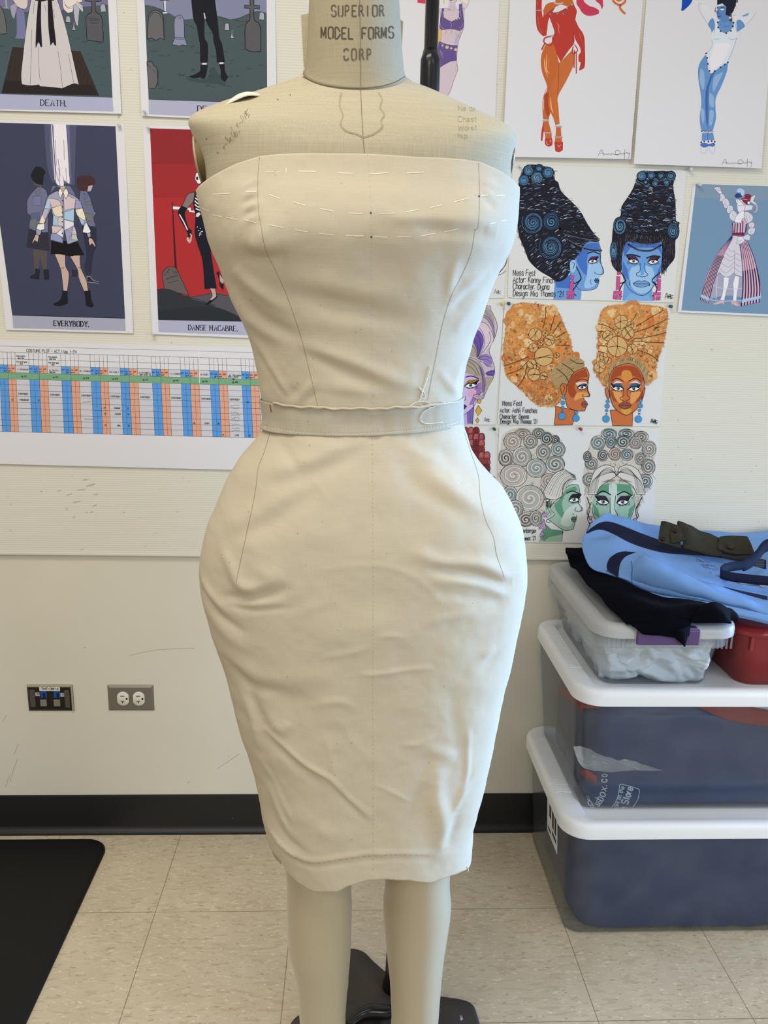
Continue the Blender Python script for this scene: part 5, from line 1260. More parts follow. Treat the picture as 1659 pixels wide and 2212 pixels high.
patches(None, [([(480,820),(580,840),(610,890),(520,915),(500,870)], (206,186,186)), ([(440,920),(480,815),(505,880),(490,930)], (166,196,214)), ([(400,1060),(440,925),(490,935),(440,1060)], (176,176,190)), ([(520,918),(612,890),(625,1000),(560,1010),(530,965)], (222,208,184)),
 ([(630,770),(680,800),(755,830),(740,920),(640,940)], (204,186,190)), ([(640,960),(740,930),(735,1050),(640,1030)], (160,196,218)), ([(530,985),(580,1010),(575,1090),(525,1090)], (164,186,206)), ([(580,1010),(630,1005),(630,1100),(575,1090)], (196,192,186)), ([(640,1035),(735,1060),(735,1095),(645,1140)], (218,216,224)),
 ([(515,1095),(625,1110),(560,1170),(520,1165)], (206,190,188)), ([(560,1175),(625,1115),(625,1210)], (216,216,222)), ([(505,1180),(560,1175),(620,1215),(622,1262),(505,1238)], (140,146,182)), ([(645,1145),(720,1100),(715,1180),(670,1275)], (150,152,180)), ([(715,1180),(760,1180),(775,1240),(710,1230)], (186,190,184)), ([(725,1100),(745,1110),(765,1180),(715,1175)], (196,184,190)),
 ([(750,935),(820,920),(850,1010),(840,1045),(775,1000)], (226,216,190)), ([(780,1005),(845,1050),(830,1090),(810,1080)], (158,186,208)), ([(750,840),(800,850),(820,918),(750,930)], (150,152,180)), ([(388,1070),(420,985),(450,1040),(440,1075)], (226,216,186))])
a.shape([(375,1080),(440,1075),(445,1130),(400,1140),(362,1128)], (224,224,230), 4); a.shape([(838,1095),(860,1060),(905,1150),(880,1170),(822,1160)], (224,224,230), 4)
a.shape([(590,735),(600,725),(626,765),(600,825),(580,770)], (228,224,214), 4); a.shape([(650,730),(662,728),(680,770),(657,830),(628,765)], (228,224,214), 4)
a.line([(628,770),(632,1130)], 4); [a.disc(620, y, 6, blk, hold=True) for y in (845,908,965,1010,1055,1112,1170,1222)]; a.nxt()
a.text(536, 2090, 50, 'EVERYBODY.', 9, (28,26,30), serif=True, contrast=.5, rise=.028, xs=.82); a.done()
# ---- DANSE MACABRE.
a = Art(sheet('poster', 'red print captioned DANSE MACABRE. with dancing skeleton figure and tombstone', 'poster', [(38,88),(1240,125),(1330,2178),(130,2131)], .22145, 300, 250, .003, group='tarot style prints'))
a.fill([(108,122),(1210,158),(1300,2010),(188,1985)], (166,44,46)); a.fill([(108,122),(1210,158),(1222,480),(126,470)], (138,40,44)); a.fill([(126,470),(1222,480),(1240,800),(142,800)], (152,42,45))
a.fill([(320,845),(330,845),(372,1510),(350,1510)], (62,26,30))
a.shape([(330,882),(505,895),(507,922),(550,925),(548,948),(490,940),(488,920),(332,914)], (222,220,228), 4)
a.shape([(228,1560),(245,1510),(290,1475),(340,1478),(375,1510),(490,1755),(250,1695)], (96,88,86), 5)
a.lines([[(245,1560),(270,1530),(300,1490),(280,1540)],[(320,1500),(340,1530),(375,1530),(350,1510)],[(260,1600),(380,1560)],[(265,1590),(375,1552)],[(285,1632),(390,1605)]], 4, (50,44,44))
a.fill([(178,1695),(260,1690),(330,1705),(450,1760),(600,1800),(720,1850),(820,1900),(880,1950),(1290,1990),(1300,2010),(188,1992)], (46,50,54))
a.fill([(440,1755),(540,1765),(700,1735),(860,1750),(1290,1900),(1296,2000),(900,1960),(720,1850),(560,1800)], (82,80,84)); a.line([(178,1695),(260,1690),(340,1710),(450,1760),(600,1800),(750,1855)], 5, (26,28,30)); a.line([(440,1757),(540,1766),(700,1735),(870,1755)], 4, (34,32,34))
a.fill([(188,1900),(700,1860),(1000,1960),(1300,2005),(1300,2012),(188,1995)], (40,44,48))
# the dancer
grey = (128,112,110)
a.shape([(545,745),(480,765),(445,830),(420,880),(475,905),(520,850),(560,800)], grey, 5)
a.fill([(418,875),(475,905),(450,965),(485,1090),(515,1120),(510,1180),(470,1185),(472,1140),(380,960)], (22,22,32)); a.line([(395,962),(440,1040),(475,1115)], 11, (226,220,222), sm=0); a.lines([[(478,1185),(470,1205),(495,1240)],[(500,1150),(512,1170),(505,1225)],[(485,1195),(500,1240)]], 12, (196,178,172), sm=0)
a.shape([(555,560),(600,545),(640,600),(600,660),(575,665),(560,640),(548,620)], (226,222,226), 5); a.fill([(556,600),(575,592),(580,625),(560,628)], (20,18,24))
a.fill([(545,745),(650,740),(700,900),(690,990),(570,1000),(550,960),(530,850)], (24,22,32))
a.lines([[(560,775),(590,800),(640,805)],[(550,800),(580,825),(640,840)],[(545,830),(580,860),(640,870)],[(545,865),(580,890),(640,900)],[(555,905),(590,920),(640,930)]], 11, (226,220,224)); a.shape([(560,950),(590,940),(605,960),(570,1000),(556,985)], (214,210,216), 4)
a.fill([(552,985),(690,985),(700,1300),(760,1685),(640,1692),(620,1420),(575,1270),(545,1150)], (24,24,36))
for x, y in ((600,1140),(610,1130),(590,1165),(595,1150),(606,1155),(620,1130),(570,1085),(600,1100),(585,1120)): a.disc(x, y, 5, (214,212,224), hold=True)
a.nxt()
a.shape([(690,1680),(745,1685),(755,1740),(760,1765),(700,1810),(690,1790),(715,1750)], (176,158,148), 5); a.fill([(640,1845),(700,1795),(720,1800),(765,1750),(768,1770),(720,1810),(680,1840)], (22,20,40))
a.shape([(775,1530),(830,1600),(825,1640),(790,1620)], (176,158,148), 4); a.fill([(755,1530),(785,1515),(790,1600),(800,1640),(828,1640),(822,1700),(790,1660),(780,1590)], (26,18,34))
a.fill([(188,1990),(1298,2012),(1308,2150),(194,2110)], (168,170,190)); a.line([(188,1990),(1298,2012)], 5, (30,30,36), sm=0)
a.text(484, 2090, 49, 'DANSE MACABRE.', 8.5, (28,26,30), serif=True, contrast=.5, rise=.022, xs=.815); a.done()
# ---- costume plot sheet
K = .34961
a = Art(sheet('chart', 'wide spreadsheet titled COSTUME PLOT with blue, orange and green bands', 'chart', [(-160,12),(1780,64),(1790,824),(-160,775)], K, 0, 730, .004))
def ty(x, y): return y+x*(.0295-.000008*y)
def seg(x0, y0, x1, y1): return [(x0+(y0-90)*.047, ty(x0, y0)), (x1+(y1-90)*.047, ty(x1, y1))]
def cell(x0, x1, y0, y1, col): a.fill([(x0+(y0-90)*.047, ty(x0, y0)), (x1+(y0-90)*.047, ty(x1, y0)), (x1+(y1-90)*.047, ty(x1, y1)), (x0+(y1-90)*.047, ty(x0, y1))], col, hold=True)
BLU, ORG, GRY = (86,150,214), (214,158,130), (196,196,200)
grp = []   # (orange x0, grey x0, grey x1, blue x1)
gx = [(-125,-75,-8,44),(44,92,176,236),(236,288,374,432),(432,482,556,612),(612,662,738,792),(792,846,934,988),(988,1038,1112,1168),(1168,1222,1292,1346),(1346,1398,1488,1540),(1540,1592,1680,1740)]
for o0, g0, g1, b1 in gx:
    cell(o0, g0, 165, 580, ORG); cell(g0, g1, 165, 580, GRY); cell(g1, b1, 165, 580, BLU)
a.nxt(); cell(-150, 1740, 212, 252, (116,164,124)); a.nxt()
for y in (86,128,165,212,252,286,322,358,395,432,470,506,542,578): a.line(seg(-150, y, 1745, y), 2, (70,72,78), sm=0, hold=True)
a.line(seg(-150, 50, 1745, 44), 2, (110,112,118), sm=0, hold=True)
for o0, g0, g1, b1 in gx:
    for x in (o0, g0, g1, b1): a.line(seg(x, 86, x, 212), 2, (70,72,78), sm=0, hold=True); a.line(seg(x, 252, x, 580), 2, (70,72,78), sm=0, hold=True)
    for x in ((o0+g0)/2, (g1+b1)/2): a.line(seg(x, 86, x, 212), 1.6, (70,72,78), sm=0, hold=True); a.line(seg(x, 252, x, 580), 1.6, (70,72,78), sm=0, hold=True)
    a.line(seg(b1, 212, b1, 252), 2, (60,90,66), sm=0, hold=True)
a.nxt()
def tx(x, y, h, t, w_=1.8): a.text(x+(y-90)*.047, ty(x, y)+x*0, h, t, w_, (34,34,38), rise=.027, xs=.78)
tx(165, 81, 17, 'COSTUME PLOT - ACT I (pg  1-?))', 3.0)
for (o0, g0, g1, b1), t, pg in zip(gx, ('', 'V. FRIENDSHIP', 'VI. THIS IS A', 'VII. A CHORUS', 'VIII. FAMILY', "IX. I'M SORRY I", 'X. A CHORUS', 'XI. STUFF', 'XII. "YOU KNOW', ''), ('', '#23', '#27', '#28', '#29', '#34', '#35', '#36', '#38', '')):
    if t:
        h = 9; wd_ = (len(t)*5.0)*h/6*.62
        tx((g0+g1)/2-min(wd_, g1-g0)/2-1, 196, h, t, 1.7); tx((o0+b1)/2-14, 237, 8.5, 'pg. '+pg, 1.8)
    for x, q_ in ((o0+3, 'Ent'), ((o0+g0)/2+3, 'ENT'), (g1+3, 'EXT'), ((g1+b1)/2+3, 'Exit')): tx(x, 190, 8, q_, 1.7)
    tx(o0+3, 204, 8, 'pg #', 1.6); tx((g1+b1)/2+3, 204, 8, 'pg #', 1.6)
tx(300, 208, 9, 'DREAM!', 1.7); tx(855, 208, 9, 'JUST HAVE TO...', 1.7); tx(1404, 206, 9, 'WHAT, FUCK', 1.7); tx(1425, 219, 9, 'YOU"', 1.7)
for x in (100, 296): tx(x, 112, 8, 'Year/Location', 1.6); tx(x+8, 124, 8, 'goes here', 1.6); tx(x, 148, 8, 'Plot detail goes', 1.6); tx(x+20, 160, 8, 'here', 1.6)
for (o0, g0, g1, b1) in gx[1:9]: tx(g0+10, 347, 9.5, 'EVERYBODY', 1.7)
for x, y, t in ((108,384,'FRIENDSHIP'),(57,384,'22'),(220,384,'27'),(692,420,'KINSHIP'),(694,456,'COUSIN'),(705,528,'GIRL'),(626,420,'29'),(626,456,'29'),(626,528,'29'),(770,420,'33'),(770,456,'34'),(770,528,'33'),(1245,500,'STUFF'),(1175,500,'36'),(1325,500,'38'),(1430,570,'LOVE'),(1352,570,'37'),(1512,570,'40'),(1512,360,'40')): tx(x, y, 9, t, 1.7)
for x, y in ((495,384),(500,490),(1410,382),(1410,398),(1410,425),(1410,440),(1410,458),(1410,474),(1410,498),(1410,524),(1410,538)):
    L_ = [(x+(y-90)*.047+i*6, ty(x, y)+random.uniform(-6, 4)) for i in range(10)]; a.line(L_, 1.3, (60,60,66), hold=True)
a.nxt(); a.line([(1227,60),(1232,280)], 4, (226,226,230), sm=0); a.done()
# ---- watercolour figure in a purple two-piece
GRP = 'watercolour costume figures'
a = Art(sheet('poster', 'watercolour print of a figure in a purple two-piece, partly behind the black pole', 'poster', [(70,-500),(1478,-500),(1395,1900),(60,1900)], .15672, 850, 0, .002, group=GRP))
LAV = (200,184,190); PUR = (98,80,134)
a.fill([(330,-60),(440,-60),(440,50),(390,48),(330,38)], (196,66,84))
a.shape([(760,-80),(890,-80),(880,0),(830,55),(775,35)], (198,180,192), 4, (120,104,120)); a.fill([(775,-5),(815,-10),(805,8),(785,8)], (70,36,60)); a.fill([(765,45),(850,45),(880,130),(740,140)], LAV)
a.lines([[(690,0),(700,50)],[(915,0),(930,20)]], 14, (206,176,140))
a.shape([(930,-60),(1060,-60),(1030,60),(985,130),(960,130),(950,20)], (206,196,196), 4, (150,130,150)); a.fill([(960,-60),(1050,-60),(1020,50),(940,10)], (222,212,190))
a.shape([(640,120),(740,115),(790,140),(900,130),(975,110),(965,380),(930,480),(890,610),(870,830),(885,960),(830,1110),(760,1300),(590,1500),(560,900),(640,600),(650,420)], LAV, 5, (110,88,120))
a.fill([(870,470),(935,440),(890,610),(830,600)], (176,166,190))
a.lines([[(715,140),(780,130),(795,80)],[(835,80),(840,130),(890,135)]], 5, (150,130,144))
a.shape([(672,120),(695,120),(690,240),(740,270),(800,300),(905,240),(905,60),(940,50),(960,230),(965,370),(915,425),(800,400),(660,412),(635,380),(645,290)], PUR, 5, (66,50,100))
a.fill([(695,200),(790,285),(900,200),(890,130),(790,150),(700,150)], LAV, 2)
a.lines([[(640,320),(660,380),(700,390)],[(780,300),(800,340),(785,390)],[(900,380),(940,370),(955,320)],[(915,80),(930,220)],[(683,140),(685,230)]], 7, (146,130,172))
for x, y in ((703,232),(730,255),(760,272),(798,272),(838,272),(875,265),(905,250)): a.disc(x, y, 10, (206,186,140), hold=True)
a.nxt()
for x in (715,790,855,915): a.lines([[(x+8,405),(x+10,450),(x-8,470),(x+5,495)]], 7, (170,150,120)); a.disc(x, 475, 10, (214,194,150), hold=True)
a.nxt(); a.shape([(618,400),(655,400),(660,500),(640,600),(615,600)], (216,176,96), 4, (150,116,60)); 
a.shape([(620,610),(645,575),(700,600),(800,625),(880,625),(865,720),(868,835),(790,845),(700,890),(640,930),(600,900)], PUR, 5, (66,50,100))
a.lines([[(640,680),(660,760),(690,800)],[(660,700),(680,760)],[(640,600),(700,610)]], 6, (150,136,178))
for x, y, r in ((675,628,14),(738,650,24),(795,665,16),(855,683,20)): a.disc(x, y, r, (210,186,140), hold=True); a.disc(x-r*.2, y-r*.3, r*.4, (238,224,196), hold=True)
a.nxt(); a.lines([[(875,850),(868,900),(888,940),(872,955)]], 8, (190,166,110)); a.done()
# ---- orange figure
a = Art(sheet('poster', 'watercolour print of an orange figure in a red bodysuit and heels', 'poster', [(135,-500),(1640,-500),(1465,1782),(30,1755)], .19289, 1080, 0, .009, group=GRP))
RED, ORA, DOR = (178,58,48), (188,98,48), (150,62,36)
a.fill([(405,-40),(470,-40),(468,110),(480,200),(520,60),(610,20),(650,30),(550,210),(530,330),(520,400),(480,405),(420,330),(402,200)], RED); a.fill([(484,130),(510,60),(560,30),(640,20),(700,40),(600,90),(500,170)], ORA)
a.fill([(600,-40),(800,-40),(850,110),(720,60),(640,50)], ORA)
a.shape([(560,130),(640,140),(740,90),(820,50),(858,120),(845,200),(830,380),(828,480),(770,560),(680,690),(620,560),(590,430),(612,370),(600,310),(560,200)], RED, 4, (140,44,40))
a.fill([(835,200),(880,300),(940,400),(952,560),(950,740),(905,785),(885,785),(905,700),(880,690),(880,620),(905,580),(890,520),(835,410)], RED)
a.lines([[(885,365),(912,450)],[(422,180),(440,300)],[(440,310),(470,370)],[(420,20),(425,60)]], 9, (240,186,160), taper=1)
a.lines([[(630,250),(660,290),(655,330),(672,380)],[(650,410),(635,465)],[(500,90),(530,65)]], 7, (226,140,120), taper=1)
for x, y, r in ((568,162,15),(645,150,14),(718,156,15),(757,95,14),(808,55,13)): a.disc(x, y, r+3, (150,80,70), hold=True); a.disc(x-3, y-3, r-3, (236,226,222), hold=True)
for i in range(9): a.disc(612+i*11, 35+10*math.sin(i/8*3.14)-2, 9, (196,190,186), hold=True)
for i in range(5): a.disc(405+i*16, 116, 8, (150,150,160), hold=True)
a.nxt()
# legs
a.fill([(590,470),(660,700),(655,950),(640,1080),(560,1280),(550,1340),(485,1335),(475,1180),(490,1080),(530,980),(470,800),(460,640),(500,520),(520,500)], ORA); a.line([(530,980),(495,1060),(478,1180),(485,1330)], 4, DOR)
a.fill([(680,690),(820,550),(830,650),(820,740),(740,910),(650,1080),(655,1200),(668,1390),(620,1400),(590,1300),(540,1180),(540,1060),(600,900),(658,720)], (190,104,52)); a.line([(660,700),(655,900),(645,1070)], 6, DOR); a.line([(545,1060),(540,1180),(590,1300)], 5, DOR)
a.fill([(500,1060),(545,1030),(540,1160),(555,1270),(530,1310),(500,1200)], (164,68,36))
a.lines([[(495,650),(505,760),(535,860)],[(525,600),(520,760),(550,830)],[(540,650),(545,770)],[(492,1100),(485,1180),(490,1235)],[(560,1080),(575,1200),(595,1270)],[(565,1110),(580,1170)]], 11, (232,176,120), taper=1)
a.lines([[(490,470),(500,430),(550,410),(590,415),(580,500),(530,500),(490,470)],[(500,490),(465,560)]], 16, RED); a.lines([[(830,490),(870,560),(830,600),(805,590),(820,520)],[(835,560),(830,760)],[(855,580),(855,825)]], 12, RED); a.disc(585, 403, 14, (170,170,176)); a.disc(833, 498, 13, (170,170,176))
# shoes
a.fill([(485,1350),(540,1350),(575,1480),(580,1560),(510,1560),(500,1480),(470,1470)], ORA); a.fill([(465,1470),(488,1360),(492,1440),(475,1580),(458,1575)], RED); a.fill([(505,1550),(585,1550),(588,1615),(560,1640),(530,1638),(505,1610)], RED)
a.fill([(628,1410),(680,1410),(690,1540),(700,1600),(610,1600),(625,1500)], ORA); a.fill([(608,1590),(706,1590),(704,1680),(660,1705),(620,1690)], RED)
for x0, x1, y in ((482,545,1348),(620,690,1415),(505,578,1485),(615,698,1532)):
    for i in range(6): a.disc(x0+(x1-x0)*i/5, y+(6 if i % 2 else 0), 8, (160,164,178), hold=True)
a.nxt(); a.lines([[(520,1580),(530,1615),(545,1620)],[(550,1575),(570,1570),(565,1600)],[(640,1620),(660,1640),(685,1615)],[(660,1640),(680,1675)]], 6, (238,190,170), taper=1)
MAG = (190,58,84)
a.fill([(860,-40),(930,-40),(945,20),(1000,65),(1060,85),(1110,115),(1110,150),(1060,170),(980,175),(920,140),(890,90),(858,40)], MAG); a.fill([(1060,-40),(1150,-40),(1155,60),(1140,105),(1120,50),(1075,10)], MAG)
a.lines([[(1260,0),(1300,40),(1350,55),(1400,20),(1395,-20)],[(1350,50),(1345,90),(1375,130),(1405,155)]], 26, (198,110,56)); a.line([(1300,-10),(1330,10),(1370,-10)], 20, (198,110,56))
SIG = (96,96,108)
def signature(x, y, s_):
    for L_ in ([(0,60),(40,-10),(60,55)],[(20,35),(60,30),(75,50),(90,35),(110,50),(125,32),(145,50),(160,32),(185,45),(230,42)],[(200,50),(195,10),(230,0),(250,25),(225,50),(200,45)],[(250,45),(262,28),(275,45),(290,25),(300,40),(320,22),(330,35)],[(302,-15),(298,90)],[(330,25),(345,40),(352,20),(345,75),(330,90)]): a.line([(x+p*s_, y+q*s_) for p, q in L_], 4, SIG, hold=True)
    a.nxt()
signature(1098, 1685, 1.0); a.done()
# ---- blue figure in white
a = Art(sheet('poster', 'watercolour print of a blue figure in a white bodysuit with raised arms', 'poster', [(240,-500),(1775,-500),(1580,2018),(50,1965)], .18023, 1360, 0, .011, group=GRP))
BL, DB, LB2 = (98,142,190), (64,104,160), (140,172,204)
a.fill([(628,-40),(770,-40),(740,30),(700,80),(640,128),(618,126),(626,60)], (20,70,170))
a.lines([[(1040,120),(920,120),(880,60),(835,40),(830,100),(880,200),(940,290)],[(1000,210),(960,170)],[(900,90),(960,125)],[(1220,180),(1340,185),(1430,155)],[(1510,155),(1470,220),(1390,300)],[(1320,240),(1370,200),(1430,160)]], 6, (170,180,196))
a.fill([(840,50),(900,60),(1020,130),(1000,210),(940,280),(880,180)], (214,214,216)); a.fill([(1230,190),(1400,170),(1500,165),(1390,300),(1290,250)], (214,214,216)); a.fill([(1340,190),(1430,155),(1420,185),(1360,200)], (120,150,190))
a.fill([(938,290),(990,215),(1018,260),(1020,350),(990,400),(975,350)], BL, 2); a.fill([(1275,260),(1330,238),(1385,310),(1340,350),(1280,380)], BL, 2)
a.fill([(985,400),(1020,340),(1030,260),(1280,255),(1285,380),(1290,440),(1265,520),(1235,600),(1190,690),(1165,760),(980,870),(930,700),(925,640),(985,550),(995,480)], (212,218,222)); a.fill([(1010,560),(1050,520),(1200,530),(1180,620),(1100,760),(990,840),(965,740)], (226,222,228), 2)
a.lines([[(990,480),(985,560),(930,640)],[(1285,450),(1240,590),(1180,720)],[(1010,470),(1090,465)],[(1180,455),(1230,475),(1285,460)],[(1270,270),(1280,380)],[(1025,290),(1015,400)]], 7, (150,176,196))
a.fill([(1060,270),(1100,230),(1190,230),(1245,270),(1235,330),(1160,400),(1090,370),(1060,320)], BL, 2); a.fill([(1050,80),(1160,60),(1190,120),(1190,260),(1110,270),(1090,240),(1060,230),(1040,150)], (92,132,180)); a.lines([[(1120,310),(1160,320),(1200,300)],[(1080,280),(1100,300)]], 6, DB)
HR = (28,34,48)
a.fill([(1050,-40),(1290,-40),(1270,60),(1240,140),(1200,190),(1150,180),(1160,80),(1110,40),(1050,60)], HR)
for x, y, r in ((1225,120,28),(1205,180,22),(1215,235,20),(1250,60,30),(1280,10,24)): a.spiral(x, y, r, 9, HR, turns=1.6)
a.nxt(); a.lines([[(1200,150),(1225,210),(1210,270)]], 8, (90,60,60)); a.fill([(1045,190),(1105,185),(1085,205),(1060,208)], (40,84,150)); a.fill([(1085,105),(1140,100),(1125,122),(1090,120)], (226,230,236)); a.fill([(1035,112),(1055,110),(1055,125),(1038,125)], (226,230,236)); a.lines([[(1090,90),(1145,95)],[(1045,85),(1060,95)],[(1060,120),(1055,160),(1075,165)],[(1085,105),(1142,98)]], 6, HR); a.lines([[(1030,90),(1025,150)],[(1015,130),(1040,135)]], 6, (130,50,60))
a.fill([(910,655),(930,700),(945,850),(985,880),(1090,800),(1180,745),(1165,860),(1100,1030),(1035,1170),(1030,1300),(1035,1420),(1000,1560),(940,1570),(860,1570),(840,1420),(860,1200),(820,900),(840,760)], BL)
a.fill([(985,890),(1020,870),(950,1050),(945,1300),(940,1500),(915,1400),(910,1100)], DB, 2); a.line([(980,890),(930,1050),(915,1250),(920,1450),(945,1540)], 5, (46,84,150))
for q_ in ([(850,830),(890,860),(900,1000),(880,1080),(840,960)], [(1010,930),(1080,880),(1120,870),(1060,1000),(1000,1100)], [(960,1120),(1010,1160),(1010,1280),(960,1260)], [(855,1300),(895,1330),(890,1480),(860,1420)], [(960,1330),(1010,1340),(990,1480),(955,1500)]): a.fill(q_, LB2, 3)
a.fill([(870,1590),(1000,1590),(1020,1690),(865,1690)], BL); a.line([(938,1580),(935,1680)], 6, (46,84,150)); a.shape([(850,1725),(900,1710),(950,1730),(1010,1710),(1025,1735),(1000,1755),(950,1750),(900,1765),(855,1750)], (70,112,180), 4, (40,80,140)); a.fill([(855,1690),(1025,1680),(1025,1710),(850,1715)], (222,222,230))
a.lines([[(855,1770),(860,1830),(910,1835),(935,1780)],[(950,1770),(975,1830),(1010,1835),(1028,1750)]], 6, (176,182,206)); 
for x, y in ((918,640),(930,693),(938,766),(957,850),(1022,852),(1090,806),(1140,773),(1178,746),(1057,268),(1062,328),(1092,373),(1158,398),(1215,370),(1238,315),(1246,272),(860,1705),(895,1698),(945,1698),(985,1693),(1020,1698)): a.disc(x, y, 11, (66,40,60), hold=True)
for i in range(10): a.disc(862+i*15, 1575-(i % 3)*4, 7, (140,80,90) if i % 2 else (60,60,90), hold=True)
a.nxt(); signature(1105, 1915, 1.02); a.done()
# ---- illustration boards with wig and make-up designs
GRP = 'wig and make-up design boards'
INKC = '1a181e'
def pt(cx, cy, r, t): return (cx+r*math.cos(t), cy+r*math.sin(t))
def eye(x, y, w_, h_, fl, lid_, iris, lash=8, lw=4):
    """made-up eye; fl = +1 outer corner to the right"""
    a.fill([(x-fl*w_, y+h_*.3), (x-fl*w_*.3, y-h_*.9), (x+fl*w_*.5, y-h_*1.0), (x+fl*w_*1.25, y-h_*.9), (x+fl*w_*.9, y+h_*.2), (x, y+h_*.7)], (232,230,234))
    a.fill([(x-fl*w_, y-h_*.1), (x-fl*w_*.4, y-h_*1.5), (x+fl*w_*.4, y-h_*1.7), (x+fl*w_*1.4, y-h_*1.7), (x+fl*w_*.9, y-h_*.5), (x, y-h_*.6)], lid_)
    a.line([(x-fl*w_, y+h_*.2), (x-fl*w_*.3, y-h_*.6), (x+fl*w_*.5, y-h_*.6), (x+fl*w_*1.35, y-h_*1.5)], lw*2.2, INKC)
    a.fill([(x+fl*w_*.3, y-h_*.7), (x+fl*w_*1.4, y-h_*1.6), (x+fl*w_*.95, y-h_*.1), (x+fl*w_*.6, y-h_*.3)], INKC)
    a.disc(x, y-h_*.05, h_*.52, iris); a.disc(x, y-h_*.05, h_*.30, INKC); a.disc(x-h_*.15, y-h_*.2, h_*.12, (235,235,240))
    a.line([(x-fl*w_, y+h_*.3), (x-fl*w_*.2, y+h_*.8), (x+fl*w_*.6, y+h_*.5), (x+fl*w_*1.2, y-h_*.3)], lw*1.3, INKC)
    for i in range(lash):
        t = i/(lash-1); bx = x-fl*w_*.6+fl*w_*1.7*t
        a.line([(bx, y-h_*(.6+.3*t)), (bx+fl*w_*.16, y-h_*(1.3+.7*t))], lw*.8, INKC, hold=True); a.line([(bx, y+h_*(.65-.5*t)), (bx+fl*w_*.10, y+h_*(1.15-.3*t))], lw*.8, INKC, hold=True)
    a.nxt()
def mouth(x, y, w_, h_, col, lw=3):
    a.shape([(x-w_, y), (x-w_*.35, y-h_), (x, y-h_*.6), (x+w_*.35, y-h_), (x+w_, y), (x+w_*.4, y+h_), (x-w_*.4, y+h_)], col, lw, INKC, 3); a.line([(x-w_, y), (x, y+h_*.1), (x+w_, y)], lw, INKC); a.line([(x-w_*.2, y+h_*.5), (x+w_*.2, y+h_*.5)], lw, (232,226,226), taper=1)
# blue heads with black towers of hair
a = Art(sheet('illustration_board', 'white board with two blue faced heads under tall black coiled hair', 'illustration', [(110,55),(1598,110),(1483,1240),(65,1197)], .25316, 1080, 340, matl=BOARDP, group=GRP, th=.0022, rnd=4, ragged=.5))
B1_, B2_, B3_ = (104,150,200), (66,108,180), (150,186,216); BK = (28,26,36)
nk = [(605,1000),(590,1080),(680,1130),(690,1215),(455,1210),(470,1060)]
a.fill([(470,1040),(610,1000),(690,1130),(688,1215),(455,1212)], B1_); a.fill([(470,1040),(600,1000),(600,1120),(480,1110)], B2_)
a.shape([(590,880),(660,830),(740,720),(840,720),(860,790),(860,900),(885,970),(870,1000),(830,1010),(845,1040),(840,1080),(815,1120),(740,1135),(670,1120),(600,1000)], B1_, 4)
a.fill([(665,830),(740,740),(840,730),(855,790),(760,800),(740,900),(770,980),(740,1010),(690,960),(655,880)], B2_); a.fill([(760,900),(850,900),(870,985),(800,1100),(720,1110),(740,1010)], B3_, 3)
hairA = [(160,250),(165,200),(210,80),(300,65),(450,100),(465,190),(495,215),(520,290),(620,390),(690,470),(745,570),(800,650),(850,710),(740,725),(690,800),(655,840),(625,900),(600,960),(560,1030),(490,1060),(430,1020),(330,960),(250,880),(220,800),(170,680),(150,560),(150,400)]
a.fill(hairA, BK); a.line(hairA, 6, INKC, sm=3, closed=True)
for x, y in scatter(hairA, 620):
    L_ = random.uniform(14, 46); sl = -.18 if y < 560 else (-.7 if x < 560 else .15)
    a.line([(x, y), (x+L_*.5, y+L_*.5*sl-4), (x+L_, y+L_*sl)], random.uniform(2.5, 5), random.choice([(62,96,128),(120,150,178),(70,66,78),(64,58,64),(54,50,62),(210,214,222),(84,120,150)]), sm=2, hold=True, taper=1)
for i in range(60):
    t = i/60; x = 150+10*math.sin(i); y = 260+t*600; a.spiral(x+max(0, y-640)*.42*1.0, y, 10, 2.5, INKC, turns=1.2, n=10)
a.nxt()
def coil(x, y, r, ry=None, c1=(58,110,150), n=4):
    ry = ry or r; a.disc(x, y, r, BK, ry, n=26); 
    for k in range(n): a.spiral(x, y, r*(1-.06*k), 3.2, random.choice([c1, (96,140,170), (30,40,54)]), turns=2.6, ry=ry*(1-.06*k), rot=k*1.7)
    a.line([pt(x, y, 1, t) if 0 else (x+r*math.cos(t), y+ry*math.sin(t)) for t in np.linspace(0, 6.28, 24)], 3.5, INKC, sm=0); a.spiral(x, y, r*.45, 4, (110,160,190), turns=1.6, ry=ry*.45)
for q_ in ((245,115,46),(335,95,38),(412,130,48),(205,195,46),(318,175,52),(280,555,98,104),(438,550,78,86),(435,765,105,115)): coil(*q_)
a.lines([[(500,600),(560,650),(700,690),(845,710)],[(500,640),(600,720),(740,780),(870,795)],[(505,610),(600,600),(750,590)],[(530,540),(640,535),(720,530)]], 15, INKC); a.lines([[(540,650),(690,690),(840,708)],[(560,690),(700,765),(860,793)]], 4, (110,112,124))
eye(790, 885, 38, 24, 1, (90,50,84), (150,110,110), 7); a.line([(745,820),(800,805),(848,825)], 9, INKC)
a.line([(850,800),(862,900),(886,970),(870,1000),(810,990),(815,975)], 4); a.line([(778,1040),(772,1065),(785,1085)], 4); mouth(825, 1050, 20, 18, (50,90,150))
a.fill([(600,890),(640,875),(650,940),(625,985),(600,960)], B3_, 2); a.line([(610,900),(635,905),(625,950)], 5)
a.lines([[(650,930),(680,990),(690,1040),(640,1075),(625,1060)],[(690,1040),(640,1110),(620,1150),(650,1180)]], 9, BK)
PK = (196,76,136)
for q_ in ((608,1008,634,1042),(600,1055,630,1130),(572,1140,636,1172),(575,1178,588,1208),(594,1178,608,1208),(615,1178,632,1208)): x0,y0,x1,y1 = q_; a.shape([(x0,y0),(x1,y0),(x1-4,y1),(x0-6,y1)], PK, 3, (110,30,70))
